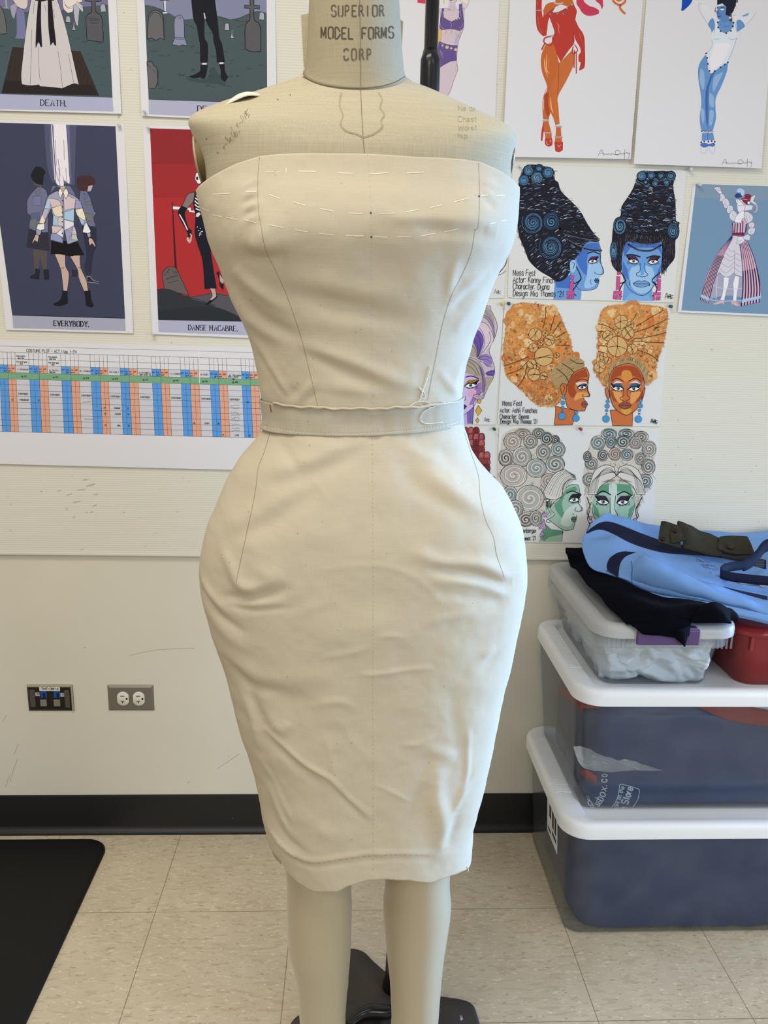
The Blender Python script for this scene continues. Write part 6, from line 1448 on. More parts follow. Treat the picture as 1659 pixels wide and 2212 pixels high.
# front head
a.fill([(1060,1060),(1300,1070),(1300,1225),(1045,1222)], B1_); a.fill([(1110,1160),(1270,1160),(1290,1225),(1060,1222)], (120,166,206))
a.shape([(1040,760),(1090,710),(1380,720),(1390,880),(1350,1030),(1280,1140),(1220,1178),(1150,1160),(1080,1090),(1040,960)], B1_, 4)
a.fill([(1050,760),(1100,720),(1370,725),(1385,840),(1340,780),(1230,770),(1110,775),(1060,850)], B2_); a.fill([(1045,880),(1090,960),(1100,1050),(1050,1000)], B2_); a.fill([(1385,890),(1350,960),(1330,1040),(1360,1000)], B2_); a.fill([(1120,940),(1300,940),(1300,1100),(1210,1165),(1120,1100)], B3_, 3)
a.fill([(1198,880),(1235,880),(1232,980),(1215,1010),(1200,1000)], (96,156,214))
hairB = [(1165,190),(1200,120),(1300,120),(1430,120),(1495,160),(1475,240),(1495,380),(1500,540),(1530,560),(1495,690),(1490,850),(1440,920),(1380,1000),(1385,830),(1380,720),(1290,740),(1190,735),(1090,715),(1050,780),(1035,900),(1030,980),(990,960),(950,880),(960,680),(970,600),(1030,500),(1040,420),(1100,330),(1140,260)]
a.fill(hairB, BK); a.line(hairB, 5, INKC, sm=3, closed=True)
for x, y in scatter(hairB, 520):
    if y > 640: a.line([(x, y), (x+random.uniform(-8, 8), y+35)], 3, (84,80,88), sm=0, hold=True); continue
    L_ = random.uniform(20, 55); a.line([(x-L_/2, y), (x, y-6-random.uniform(0, 6)), (x+L_/2, y+2)], random.uniform(2.5, 5), random.choice([(62,96,128),(120,150,178),(70,66,78),(54,50,62),(66,60,66),(210,214,222),(84,130,166)]), sm=2, hold=True, taper=1)
a.nxt()
for q_ in ((1210,160,42),(1292,155,36),(1375,155,38),(1460,155,40),(1245,210,22),(1328,222,28),(1425,212,26),(1025,585,58,78),(1478,630,52,78),(972,800,32,90)): coil(*q_)
a.lines([[(1085,570),(1150,640),(1290,660),(1420,610)],[(1095,690),(1190,730),(1300,730),(1380,690)],[(1090,740),(1180,790),(1290,795),(1380,745)]], 15, INKC); a.lines([[(1110,760),(1190,795),(1290,797),(1360,765)],[(1110,700),(1190,735),(1300,735)]], 4, (100,102,116))
eye(1140, 885, 44, 28, -1, (88,50,84), (160,120,120)); eye(1305, 890, 44, 28, 1, (88,50,84), (160,120,120)); a.line([(1075,835),(1130,830),(1200,850)], 11, INKC); a.line([(1250,860),(1310,840),(1370,850)], 11, INKC)
a.lines([[(1195,900),(1195,970),(1165,990),(1170,1010),(1190,1012)],[(1235,900),(1240,970),(1262,1000),(1235,1018)],[(1190,1012),(1215,1020),(1235,1015)],[(1110,1050),(1102,1075),(1112,1090)],[(1270,1070),(1280,1085),(1268,1100)]], 4.5, INKC); mouth(1208, 1078, 72, 26, (110,150,196), 4)
a.lines([[(1030,980),(1060,1020),(1070,1060),(1020,1075)],[(1060,1060),(1030,1110),(1020,1160),(1040,1190)],[(1370,980),(1310,1030),(1300,1060),(1340,1085)],[(1310,1060),(1340,1120),(1325,1160),(1300,1185)]], 9, BK)
for q_ in ((1003,980,1032,1000),(996,1015,1026,1130),(972,1140,1042,1168),(968,1175,984,1208),(990,1175,1006,1212),(1015,1175,1036,1212),(1350,1010,1376,1030),(1345,1040,1372,1138),(1310,1152,1374,1176),(1308,1184,1322,1220),(1332,1184,1346,1220),(1354,1184,1370,1218)): x0,y0,x1,y1 = q_; a.shape([(x0,y0),(x1,y0),(x1-4,y1),(x0-5,y1)], PK, 3, (110,30,70))
def hand(x, y, h, lines_, lead, w_=4.5, rise=.02):
    for i, t in enumerate(lines_): a.text(x+(0 if not isinstance(t, tuple) else t[1]), y+i*lead, h, t if isinstance(t, str) else t[0], w_, INKC, jit=.05, rise=rise, xs=.60, sp=.93, slant=.06)
hand(112, 1008, 50, ['Mess Fest', 'Actor: Kenny Finch', 'Character: Diana', "Design: Mia Thomas '21"], 58)
def scrawl(x, y, s_):
    for L_ in ([(0,40),(14,-8),(22,40)],[(4,22),(34,18)],[(30,40),(34,5),(50,15),(34,22),(56,30),(34,42)],[(20,30),(70,12)],[(48,0),(52,44),(70,30)]): a.line([(x+p*s_, y+q*s_) for p, q in L_], 4, INKC, hold=True)
    a.nxt()
scrawl(1410, 1165, .95); a.done()
# blue sheet with striped gown
a = Art(sheet('poster', 'blue sheet with striped gown figure raising one arm', 'poster', [(250,170),(1500,222),(1440,2105),(28,2040)], .14918, 1460, 370, .004))
a.fill([(292,182),(1490,222),(1420,2075),(80,2015)], (112,142,166)); a.fill([(292,182),(1490,222),(1485,420),(280,380)], (124,146,162))
STW = (216,212,216); NV, PKS, RD = (44,46,96), (212,168,176), (128,34,62)
a.shape([(545,240),(600,225),(640,230),(665,300),(670,330),(640,335),(570,270)], STW, 5, (70,76,96)); a.lines([[(555,255),(630,290)],[(575,240),(640,285)],[(610,228),(655,290)]], 4, (90,96,116))
for q_ in ([(640,330),(690,330),(715,390),(690,430),(630,430),(645,380)], [(670,430),(730,390),(775,450),(770,520),(710,535),(690,490)], [(735,560),(760,500),(815,500),(830,560),(790,600),(750,605)], [(775,620),(830,565),(885,620),(880,690),(830,720),(780,680)]): a.shape(q_, (206,202,208), 5, (84,92,116), 3)
a.lines([[(720,420),(730,500)],[(780,520),(790,590)],[(820,620),(840,660)],[(700,450),(720,510)]], 4, (130,134,150))
a.shape([(890,400),(1005,420),(1010,500),(985,570),(985,620),(880,650),(930,610),(895,570),(885,480)], (220,216,220), 5, (84,92,116)); a.shape([(880,640),(930,590),(985,570),(1000,650),(950,750),(850,740),(855,690)], (224,222,226), 4, (84,92,116))
a.shape([(990,600),(1040,585),(1110,640),(1115,690),(1090,730),(1030,755),(1000,730)], (206,202,208), 5, (84,92,116), 3); a.shape([(1050,760),(1110,735),(1140,770),(1120,815),(1070,820)], (206,202,208), 5, (84,92,116), 3); a.shape([(1060,830),(1140,820),(1145,870),(1110,920),(1060,910),(1040,880)], (206,202,208), 5, (84,92,116), 3); a.shape([(960,950),(1040,910),(1080,940),(1070,1000),(1000,990)], (206,202,208), 5, (84,92,116))
a.lines([[(1010,630),(1040,730)],[(1060,640),(1080,700)],[(1090,850),(1080,900)],[(1085,770),(1090,805)]], 4, (130,134,150))
a.shape([(820,740),(850,745),(945,750),(960,690),(985,680),(1030,760),(1010,900),(820,890),(805,800)], PKS, 5, NV)
a.lines([[(858,755),(850,885)],[(895,755),(885,890)],[(935,755),(930,890)],[(970,720),(965,890)],[(820,750),(830,885)],[(1020,765),(1005,890)]], 15, NV, sm=0)
a.shape([(815,890),(1000,890),(985,930),(815,925)], RD, 4, (80,20,40))
sk = [(815,925),(760,1000),(640,1140),(540,1320),(450,1520),(390,1720),(350,1860),(480,1910),(560,1560),(700,1200),(820,980)]
a.fill([(800,1480),(990,1520),(965,1900),(800,1890),(480,1860),(560,1500)], (160,158,176)); a.fill([(480,1855),(640,1810),(800,1800),(960,1830),(965,1880),(700,1895)], (104,134,160))
a.shape([(690,1530),(770,1535),(760,1640),(735,1720),(700,1870),(640,1865),(680,1740)], (224,224,228), 4, (110,116,136)); a.shape([(860,1510),(918,1530),(905,1660),(890,1740),(875,1870),(825,1870),(835,1740),(830,1620)], (224,224,228), 4, (110,116,136))
a.lines([[(540,1640),(640,1690),(800,1705),(970,1695)],[(600,1520),(580,1860)],[(490,1855),(640,1880),(960,1870)]], 10, (196,196,208))
a.shape([(820,930),(900,940),(920,1060),(955,1280),(965,1525),(880,1500),(840,1470),(780,1520),(700,1525),(640,1470),(575,1505),(640,1320),(700,1180),(790,1010)], (206,200,206), 4, (110,112,130))
for L_ in ([(760,1120),(800,1160),(860,1150)],[(730,1190),(800,1240),(880,1190)],[(690,1240),(790,1300),(850,1260),(940,1300)],[(650,1320),(760,1390),(850,1310)],[(860,1330),(900,1370),(955,1370)],[(630,1400),(720,1470),(840,1380)],[(850,1400),(910,1450),(960,1460)],[(880,1180),(930,1220)],[(850,1160),(850,1480)],[(600,1480),(650,1450)]): a.line(L_, 6, (140,140,156), hold=True)
a.nxt(); a.shape(sk, PKS, 4, NV)
for k in range(6):
    t = k/5*.86+.05; L_ = []
    for i in range(10):
        u = i/9; lx = np.interp(u, [0,.25,.5,.75,1], [815,640,520,420,350]); ly = np.interp(u, [0,.25,.5,.75,1], [925,1140,1380,1640,1860]); rx = np.interp(u, [0,.25,.5,.75,1], [820,730,640,545,480]); ry = np.interp(u, [0,.25,.5,.75,1], [960,1150,1370,1640,1910]); L_.append((lx+(rx-lx)*t, ly+(ry-ly)*t))
    a.line(L_, 6, NV, hold=True); a.line(L_[3:], 11, NV, hold=True)
a.nxt(); sk2 = [(925,1050),(980,1010),(1040,1020),(1110,1180),(1180,1420),(1225,1650),(1235,1800),(1220,1890),(940,1955),(960,1780),(970,1500),(950,1260)]
a.shape(sk2, PKS, 4, NV)
for k in range(7):
    t = .03+k/6*.92; L_ = []
    for i in range(10):
        u = i/9; lx = np.interp(u, [0,.25,.5,.75,1], [930,950,968,962,940]); ly = np.interp(u, [0,.25,.5,.75,1], [1050,1260,1500,1740,1955]); rx = np.interp(u, [0,.25,.5,.75,1], [1040,1130,1195,1230,1220]); ry = np.interp(u, [0,.25,.5,.75,1], [1015,1220,1450,1680,1890]); L_.append((lx+(rx-lx)*t, ly+(ry-ly)*t))
    a.line(L_, 9, NV, hold=True); a.line(L_[4:], 18, NV, hold=True)
a.nxt(); a.fill([(370,1780),(490,1835),(480,1875),(355,1820)], (160,188,216)); a.fill([(955,1855),(1235,1800),(1232,1840),(950,1905)], (160,188,216))
a.shape([(900,950),(960,945),(1000,1000),(940,1050),(870,1045),(885,1015)], STW, 4, (84,92,116)); a.lines([[(890,1010),(960,1000)],[(880,1035),(950,1020)]], 4, (110,116,136))
a.fill([(535,1915),(600,1890),(660,1880),(700,1870),(695,1935),(670,1905),(600,1925),(545,1925)], PKS); a.fill([(805,1885),(870,1885),(930,1940),(925,1952),(860,1945),(820,1915),(810,1945)], PKS); a.lines([[(535,1915),(600,1890),(640,1895)],[(820,1900),(870,1900),(930,1945)]], 4, (150,90,96))
a.shape([(900,395),(1000,480),(1090,490),(1120,500),(1100,560),(1020,570),(985,575),(1010,500)], (214,210,216), 4, (84,92,116)); a.shape([(865,410),(895,400),(890,470),(870,450)], (220,216,220), 4, (84,92,116))
a.fill([(855,350),(880,320),(930,325),(960,370),(900,385),(865,380)], (36,64,124), 2); a.fill([(880,300),(890,260),(930,245),(980,270),(995,310),(970,360),(945,340),(940,310)], (168,194,222), 3); a.fill([(995,340),(1040,325),(1095,350),(1075,400),(1070,430),(1050,480),(990,460),(940,390),(1000,380)], RD)
a.shape([(1110,480),(1170,470),(1195,520),(1180,590),(1140,605),(1105,585),(1150,570),(1150,510)], (166,164,178), 4, (90,96,120), 3); a.shape([(1075,440),(1090,380),(1140,340),(1150,360),(1120,430),(1190,480),(1120,470)], (212,208,212), 4, (90,96,120)); a.disc(1055, 455, 18, (228,226,230)); a.lines([[(960,400),(1040,415)],[(900,500),(1000,490)]], 7, (190,160,150)); a.done()
# partly hidden boards beside the dress
a = Art(sheet('illustration_board', 'white board mostly hidden by the dress, with black hair strands and scrawl', 'illustration', [(-900,-700),(640,-660),(560,592),(-900,560)], .17621, 990, 540, matl=BOARDP, group=GRP, th=.0022, rnd=4))
a.lines([[(600,80),(580,180),(520,260),(470,320)],[(590,140),(560,210),(500,270)],[(585,250),(540,290),(480,312)],[(575,190),(540,240)],[(520,80),(560,120),(590,110)]], 6, (40,40,58)); scrawl(438, 490, 1.2); a.done()
a = Art(sheet('illustration_board', 'white board with purple haired face and gold diamond earring, half behind the dress', 'illustration', [(-900,590),(560,625),(455,2145),(-900,2110)], .17621, 990, 540, matl=BOARDP, group=GRP, th=.0022, rnd=4, ragged=.4))
LV, VI, TA = (196,180,206), (104,80,150), (164,152,134)
a.fill([(-200,1800),(190,1760),(200,1900),(175,2135),(-200,2130)], (188,166,204)); a.fill([(100,1900),(195,1850),(180,2130),(110,2130)], (120,96,166))
a.shape([(-300,1500),(90,1500),(220,1560),(290,1640),(270,1740),(200,1900),(110,1990),(40,2010),(-300,1900)], (200,180,212), 5); a.fill([(200,1640),(285,1620),(265,1740),(190,1880),(130,1900),(190,1760)], (150,110,170)); a.fill([(140,1720),(220,1720),(200,1800),(120,1790)], (212,160,190), 3)
hp = [(-300,600),(330,675),(400,740),(460,860),(478,960),(440,1090),(400,1170),(378,1240),(410,1330),(440,1420),(445,1500),(420,1590),(370,1680),(330,1760),(310,1820),(240,1840),(180,1800),(190,1770),(260,1780),(290,1700),(270,1600),(200,1530),(90,1500),(-300,1500)]
a.shape(hp, (190,178,184), 6)
for q_, c_ in (([(250,690),(330,680),(400,750),(440,860),(440,1000),(380,900),(300,820),(200,800)], TA), ([(200,880),(320,900),(400,960),(430,1090),(380,1200),(300,1260),(270,1100),(240,960)], (206,188,196)), ([(150,960),(260,990),(310,1080),(300,1180),(240,1320),(200,1200),(120,1080)], VI), ([(100,1080),(200,1160),(230,1300),(140,1290)], TA), ([(240,1330),(330,1280),(400,1310),(410,1400),(350,1430),(300,1360)], (146,124,176)), ([(340,1500),(440,1470),(440,1540),(360,1540)], VI), ([(330,1560),(420,1570),(380,1670),(330,1720)], TA), ([(110,1330),(240,1380),(310,1500),(320,1700),(280,1760),(280,1640),(200,1540),(100,1500)], TA), ([(250,1420),(310,1500),(325,1720),(290,1740),(300,1600)], (120,98,150)), ([(300,700),(420,860),(440,1080),(400,900)], (150,128,160))): a.fill(q_, c_, 3)
for L_ in ([(190,800),(320,800),(420,900),(450,1060)],[(190,830),(330,830),(410,940),(440,1080)],[(200,890),(320,890),(400,980),(440,1100)],[(160,940),(260,960),(320,1080),(300,1230),(240,1340)],[(150,1010),(250,1060),(270,1190),(235,1330)],[(140,1070),(230,1150),(235,1320)],[(130,1130),(210,1220),(225,1320)],[(380,1000),(390,1120),(300,1260)],[(240,1340),(320,1300),(400,1330)],[(250,1350),(340,1340),(410,1390)],[(260,1360),(320,1390),(370,1430),(420,1430)],[(240,1340),(290,1290),(360,1280)],[(330,1520),(390,1490),(440,1490)],[(340,1530),(400,1530),(430,1560)],[(110,1310),(230,1350),(310,1480),(330,1640),(310,1790)],[(120,1330),(240,1400),(290,1520),(290,1700)],[(100,1350),(200,1420),(260,1540)],[(90,1400),(180,1460),(230,1540)],[(190,1780),(250,1800),(320,1770)],[(210,1810),(260,1820),(310,1800)]): a.line(L_, 5, '2a2232', hold=True)
a.nxt(); eye(150, 1660, 75, 42, 1, (176,140,60), (110,110,120), 9, 6); a.line([(90,1560),(160,1545),(250,1580)], 14, (86,52,110)); a.lines([[(85,1790),(92,1830),(60,1850)]], 6); a.fill([(-40,1900),(60,1890),(108,1915),(60,1960),(-40,1950)], (74,34,80)); a.lines([[(190,1880),(185,2000),(175,2135)]], 6)
for q_ in ([(240,1830),(285,1850),(262,1885),(232,1870)], [(245,1905),(290,1970),(240,2035),(210,1975)], [(235,2055),(255,2090),(235,2125),(212,2090)]): a.shape(q_, (212,160,60), 6)
scrawl(315, 2060, 1.1); a.done()
# orange heads
a = Art(sheet('illustration_board', 'white board with two orange faced heads under big curly ginger hair', 'illustration', [(312,30),(1550,75),(1470,972),(258,958)], .28933, 1000, 640, matl=BOARDP, group=GRP, th=.0022, rnd=3, ragged=.5))
SK, SKD, SKL = (190,106,58), (156,70,34), (212,150,80); HG = [(198,118,52),(206,166,100),(176,90,44),(220,190,136),(150,104,60),(192,130,72)]
def curly(P, base, n, s_=12):
    a.fill(P, base, 2)
    for x, y in scatter(P, n//12):
        r = random.uniform(22, 46); a.fill([(x+r*random.uniform(.6, 1.1)*math.cos(t), y+r*random.uniform(.6, 1.1)*math.sin(t)) for t in np.linspace(0, 6.28, 9)[:-1]], random.choice([(206,128,58),(212,172,112),(190,108,52),(216,184,128),(186,128,70)]), 3)
    a.nxt()
    for x, y in scatter(P, n): a.spiral(x+random.uniform(-4, 4), y+random.uniform(-4, 4), random.uniform(s_*.5, s_*1.2), 3.4, random.choice(HG), turns=random.uniform(.7, 1.3), rot=random.uniform(0, 6), n=8)
    a.nxt(); n_ = len(P)
    for i in range(n_):
        for t in np.linspace(0, 1, 5, endpoint=False):
            q_ = (P[i][0]*(1-t)+P[(i+1) % n_][0]*t, P[i][1]*(1-t)+P[(i+1) % n_][1]*t); a.spiral(q_[0]+random.uniform(-5, 5), q_[1]+random.uniform(-5, 5), random.uniform(6, 12), 2.4, random.choice(HG[:5]), turns=1.2, rot=random.uniform(0, 6), n=9)
    a.nxt()
a.shape([(690,820),(830,850),(835,880),(820,960),(680,962),(690,880)], SK, 4)
hA = [(370,60),(540,55),(690,85),(740,180),(790,290),(830,440),(900,490),(900,530),(800,600),(770,660),(740,760),(690,820),(560,815),(490,760),(430,690),(330,610),(305,510),(300,400),(320,250)]
curly(hA, (196,136,76), 900)
a.fill([(330,110),(480,80),(520,200),(420,260),(330,240)], (204,128,66), 3); a.fill([(380,200),(430,190),(450,280),(390,300)], (214,182,128), 3); curly([(350,120),(520,90),(560,220),(500,360),(330,380),(320,240)], (202,138,72), 120); curly([(470,640),(700,640),(700,790),(560,800)], (170,112,66), 110)
BRN = (94,62,34)
for L_ in ([(620,80),(615,160),(600,240)],[(690,130),(670,200),(650,260)],[(735,185),(700,230),(670,280)],[(770,265),(720,295),(690,310)],[(800,370),(740,365),(690,365)],[(310,520),(400,490),(490,450)],[(330,580),(420,550),(490,480)],[(410,670),(460,600),(480,510)]): a.line([(p[0]+random.uniform(-3, 3), p[1]) for p in cr(L_, 4)], 6, BRN, sm=0, hold=True)
a.nxt()
def bun(x, y, r):
    a.shape([pt(x, y, r, t) for t in np.linspace(0, 6.28, 16)[:-1]], (200,162,104), 4, BRN, 2)
    for k in range(3): t = random.uniform(0, 3.1); a.line([pt(x, y, r, t), (x+random.uniform(-5, 5), y+random.uniform(-5, 5)), pt(x, y, r, t+3.14+random.uniform(-.4, .4))], 4.5, random.choice([BRN, (170,104,50)]), hold=True)
    a.nxt()
for q_ in ((540,285,48),(615,275,22),(645,328,38),(580,348,20),(526,385,33),(605,450,70),(700,440,20),(512,502,34),(552,525,24),(530,585,46),(602,595,28)): bun(*q_)
a.fill([(640,590),(720,500),(830,450),(900,480),(905,530),(820,580),(790,660),(740,650),(700,690)], (164,136,92))
for k in range(34): x, y = random.uniform(660, 880), random.uniform(480, 640); a.line([(x, y), (x+30, y-18)], 3, random.choice([(126,100,64),(196,170,124),(104,80,50)]), sm=0, hold=True) if inpoly(x, y, [(640,590),(720,500),(830,450),(905,530),(790,660),(700,690)]) else None
a.nxt(); a.lines([[(740,500),(800,540),(850,590)],[(700,540),(760,590),(790,640)],[(800,470),(850,500),(900,500)]], 7, (84,62,36))
a.shape([(780,660),(830,570),(920,530),(942,580),(935,640),(930,700),(948,745),(900,750),(905,770),(925,800),(910,855),(850,855),(780,830),(760,740)], SK, 4)
a.fill([(785,650),(830,580),(915,540),(935,600),(860,620),(830,680),(860,740),(820,760),(790,730)], SKD); a.fill([(850,720),(925,720),(935,745),(880,760),(830,780)], SKL, 2)
eye(888, 680, 34, 22, 1, (60,110,150), (90,80,70), 6, 4); a.line([(845,635),(890,618),(935,630)], 7, (70,40,24)); a.fill([(840,650),(870,640),(920,640),(935,660),(900,650),(855,668)], (224,196,180)); a.line([(940,600),(932,690),(948,735),(938,750),(890,745),(905,730)], 4); mouth(908, 805, 24, 22, (140,80,66), 3)
a.shape([(725,680),(745,648),(775,660),(770,720),(745,740)], SK, 4); a.line([(745,665),(760,680),(748,720)], 4)
BB_ = (66,142,190)
for x, y, r in ((752,757,11),(746,795,15),(744,830,11),(744,858,7),(740,895,26),(848,870,11),(845,910,25)): a.disc(x, y, r+2, INKC); a.disc(x, y, r, BB_)
a.shape([(1100,850),(1270,850),(1265,968),(1118,966)], SK, 4)
hB = [(1030,120),(1090,70),(1250,58),(1430,70),(1520,95),(1530,170),(1500,350),(1450,490),(1430,600),(1380,660),(1330,520),(1120,500),(1080,670),(1045,660),(990,570),(985,510),(1010,420),(1005,250)]
curly(hB, (198,138,78), 760); curly([(1090,80),(1430,80),(1500,160),(1300,250),(1050,180)], (204,140,76), 120)
for L_ in ([(1500,105),(1400,160),(1290,230)],[(1525,170),(1400,230),(1280,270)],[(1520,270),(1400,300),(1270,320)],[(1500,345),(1400,345),(1260,330)],[(1460,480),(1390,430),(1290,400)],[(1010,205),(1070,220),(1130,250)],[(1010,265),(1060,265),(1100,290)],[(1005,370),(1060,370),(1090,385)],[(1010,410),(1050,420)],[(1300,120),(1270,180)]): a.line([(p[0], p[1]+random.uniform(-3, 3)) for p in cr(L_, 4)], 6, BRN, sm=0, hold=True)
a.nxt()
for q_ in ((1180,190,50),(1252,212,26),(1232,275,46),(1160,268,26),(1080,295,38),(1152,375,75),(1265,395,38),(1050,450,30),(1080,480,26),(1022,528,42)): bun(*q_)
a.fill([(1070,640),(1080,560),(1130,490),(1240,450),(1330,490),(1380,560),(1370,670),(1340,600),(1300,530),(1240,505),(1140,530),(1100,590)], (160,134,92))
for k in range(24): t = k/23; x = 1085+290*t; y = 590-110*math.sin(3.14*t); a.line([(x, y), (x+6, y-26)], 4, random.choice([(110,86,52),(190,164,120),(84,62,36)]), sm=0, hold=True)
a.nxt(); a.shape([(1090,640),(1110,560),(1160,520),(1240,502),(1300,530),(1345,600),(1355,680),(1340,770),(1290,850),(1220,890),(1160,860),(1110,790)], SK, 4)
a.fill([(1095,640),(1120,560),(1170,525),(1280,525),(1340,600),(1350,640),(1290,600),(1220,590),(1150,600)], SKD); a.fill([(1095,700),(1150,740),(1160,790),(1120,780)], SKD); a.fill([(1350,700),(1300,740),(1290,800),(1335,770)], SKD); a.fill([(1190,560),(1250,560),(1260,630),(1190,630)], (206,136,60), 3); a.fill([(1120,710),(1180,710),(1190,800),(1150,780)], SKL, 2); a.fill([(1330,715),(1260,710),(1250,800),(1290,780)], SKL, 2); a.fill([(1180,840),(1260,840),(1240,880),(1200,880)], (200,152,60), 2)
eye(1160, 688, 42, 24, -1, (60,110,150), (96,84,72)); eye(1275, 690, 42, 24, 1, (60,110,150), (96,84,72)); a.line([(1110,635),(1150,612),(1200,635)], 7, (70,40,24)); a.line([(1235,635),(1290,612),(1335,640)], 7, (70,40,24)); a.fill([(1115,655),(1150,630),(1195,645),(1150,648)], (226,200,184)); a.fill([(1240,648),(1290,628),(1335,660),(1290,645)], (226,200,184))
a.lines([[(1200,690),(1200,740),(1172,760),(1190,778)],[(1225,690),(1228,740),(1248,760),(1228,778)],[(1190,778),(1210,785),(1228,778)]], 4, INKC); mouth(1210, 815, 48, 24, (136,74,60), 3)
a.shape([(1062,690),(1080,680),(1095,740),(1085,770),(1070,740)], SK, 4); a.shape([(1345,700),(1362,680),(1350,740),(1335,765)], SK, 4)
for x, y, r in ((1082,785,12),(1078,820,16),(1074,853,9),(1073,878,5),(1069,915,25),(1327,780,11),(1325,817,17),(1319,852,9),(1317,877,6),(1310,917,25)): a.disc(x, y, r+2, INKC); a.disc(x, y, r, BB_)
hand(296, 817, 38, ['Mess Fest'], 48, 3.8, .01); hand(276, 868, 36, ['Actor: Ashli Funches'], 48, 3.6, .005); hand(276, 914, 34, ['Character: Deena'], 45, 3.6, .005); hand(280, 950, 32, ["Design: Mia Thomas '21"], 45, 3.6, .002); scrawl(1402, 918, .75); a.done()
# red curls, mostly hidden
a = Art(sheet('illustration_board', 'white board with dark red curled hair, mostly hidden by the dress', 'illustration', [(-700,58),(245,78),(232,920),(-700,900)], .28933, 1000, 900, matl=BOARDP, group=GRP, th=.0022, rnd=3))
for j in range(9):
    for i in range(9):
        x, y = -60+i*40-j*4*0, 105+j*46; 
        if x > 150+j*9 or (j == 0 and x > 120): continue
        w_ = 24; a.shape([(x-w_, y+8), (x-w_*.6, y-24), (x+w_*.6, y-24), (x+w_, y+8), (x+w_*.6, y+26), (x-w_*.6, y+26)], random.choice([(138,58,58),(122,46,48),(156,74,70)]), 4, (60,22,26), 3)
        a.lines([[(x-10+6*k, y-20), (x-14+7*k, y+20)] for k in range(4)], 3, random.choice([(180,110,104),(84,28,32)]))
a.done()
# green heads
a = Art(sheet('illustration_board', 'white board with two green faced heads under pale swirled curls', 'illustration', [(270,78),(1468,100),(1410,955),(240,932)], .28933, 1000, 900, matl=BOARDP, group=GRP, th=.0022, rnd=3, ragged=.6))
G1, G2, G3 = (150,180,158), (92,144,112), (190,204,190); CRM = (206,200,186); STR = [(80,120,124),(150,124,108),(60,58,62),(110,140,140),(176,150,134)]
def swirl(x, y, r, ry=None):
    ry = ry or r; a.shape([(x+r*math.cos(t), y+ry*math.sin(t)) for t in np.linspace(0, 6.28, 22)[:-1]], CRM, 4, INKC, 2)
    rt = random.uniform(0, 6)
    for k, c_ in enumerate((STR[random.randint(0, 1)], STR[random.randint(0, 4)], INKC, INKC)): a.spiral(x, y, r*(1-.03*k), 4 if k < 2 else 2.6, c_, turns=2.3, ry=ry*(1-.03*k), rot=rt+k*.9, n=36)
    a.nxt()
a.fill([(610,790),(660,840),(740,860),(735,935),(565,935),(600,860)], G1); a.fill([(612,800),(660,840),(745,850),(740,880),(640,900),(610,930),(590,900)], G2, 2); a.line([(745,850),(738,935)], 4)
a.shape([(690,650),(745,560),(800,510),(860,510),(872,560),(862,640),(890,680),(880,705),(840,715),(850,745),(840,780),(825,840),(760,850),(680,800),(610,730),(610,620)], G1, 4)
a.fill([(690,640),(750,560),(840,520),(860,550),(780,570),(740,640),(760,740),(800,740),(740,760),(690,690)], G2); a.fill([(770,700),(850,650),(880,690),(830,760),(800,820),(730,800)], G3, 3)
HA = [(300,140),(380,90),(480,90),(600,95),(720,160),(760,250),(740,330),(755,390),(840,430),(845,470),(790,500),(750,570),(700,640),(640,640),(600,720),(590,800),(420,810),(370,700),(280,530),(262,430),(275,280)]
a.fill(HA, (196,188,172))
for L_ in [[(x, y), (x+random.uniform(-20, 20), y+18), (x+random.uniform(-30, 30), y+40)] for x, y in scatter(HA, 150)]: a.line(L_, 3, random.choice(STR), hold=True)
a.nxt()
for q_ in ((445,130,58,42),(565,125,45,40),(370,185,65),(625,165,45,48),(690,175,32,36),(505,185,52),(440,300,72,75),(320,310,54,62),(600,265,52,58),(712,245,52,56),(548,385,75,70),(690,355,70,64),(378,440,100,85),(640,485,58,60),(350,580,55,62),(500,610,105,98),(390,690,60,66),(470,770,58,52),(545,760,46,58)): swirl(*q_)
a.shape([(600,560),(680,430),(760,395),(830,440),(845,470),(800,470),(750,510),(745,590),(690,620),(620,610)], CRM, 4)
for k in range(9): t = k/8; a.line([(605+18*k, 575+5*k), (680+12*k, 455+6*k), (760+8*k, 405+7*k), (835, 440+3*k)], 3.4, STR[k % 5], hold=True)
a.nxt(); a.lines([[(690,620),(650,680),(680,730),(620,770),(640,790)],[(670,630),(640,700),(665,740)]], 9, CRM); a.lines([[(690,625),(652,685),(684,732),(622,775),(640,792),(655,780)],[(666,630),(640,690),(660,735)]], 4)
eye(830, 620, 40, 26, 1, (40,34,44), (90,110,100), 8, 4); a.line([(775,572),(820,555),(872,578)], 8, INKC); a.line([(872,560),(862,640),(894,690),(870,708),(835,700),(845,680)], 4); a.line([(820,720),(830,735)], 3); mouth(828, 765, 20, 18, (80,120,96), 3)
a.lines([[(610,620),(640,615),(645,650),(625,690)],[(618,640),(634,650)]], 5); a.fill([(622,630),(640,630),(634,680),(618,670)], (50,70,60))
for q_ in ([(590,720),(640,720),(605,755)], [(605,765),(625,840),(565,840)], [(592,850),(612,885),(572,885)], [(575,895),(600,898),(588,918)]): a.shape(q_, (176,140,176), 4)
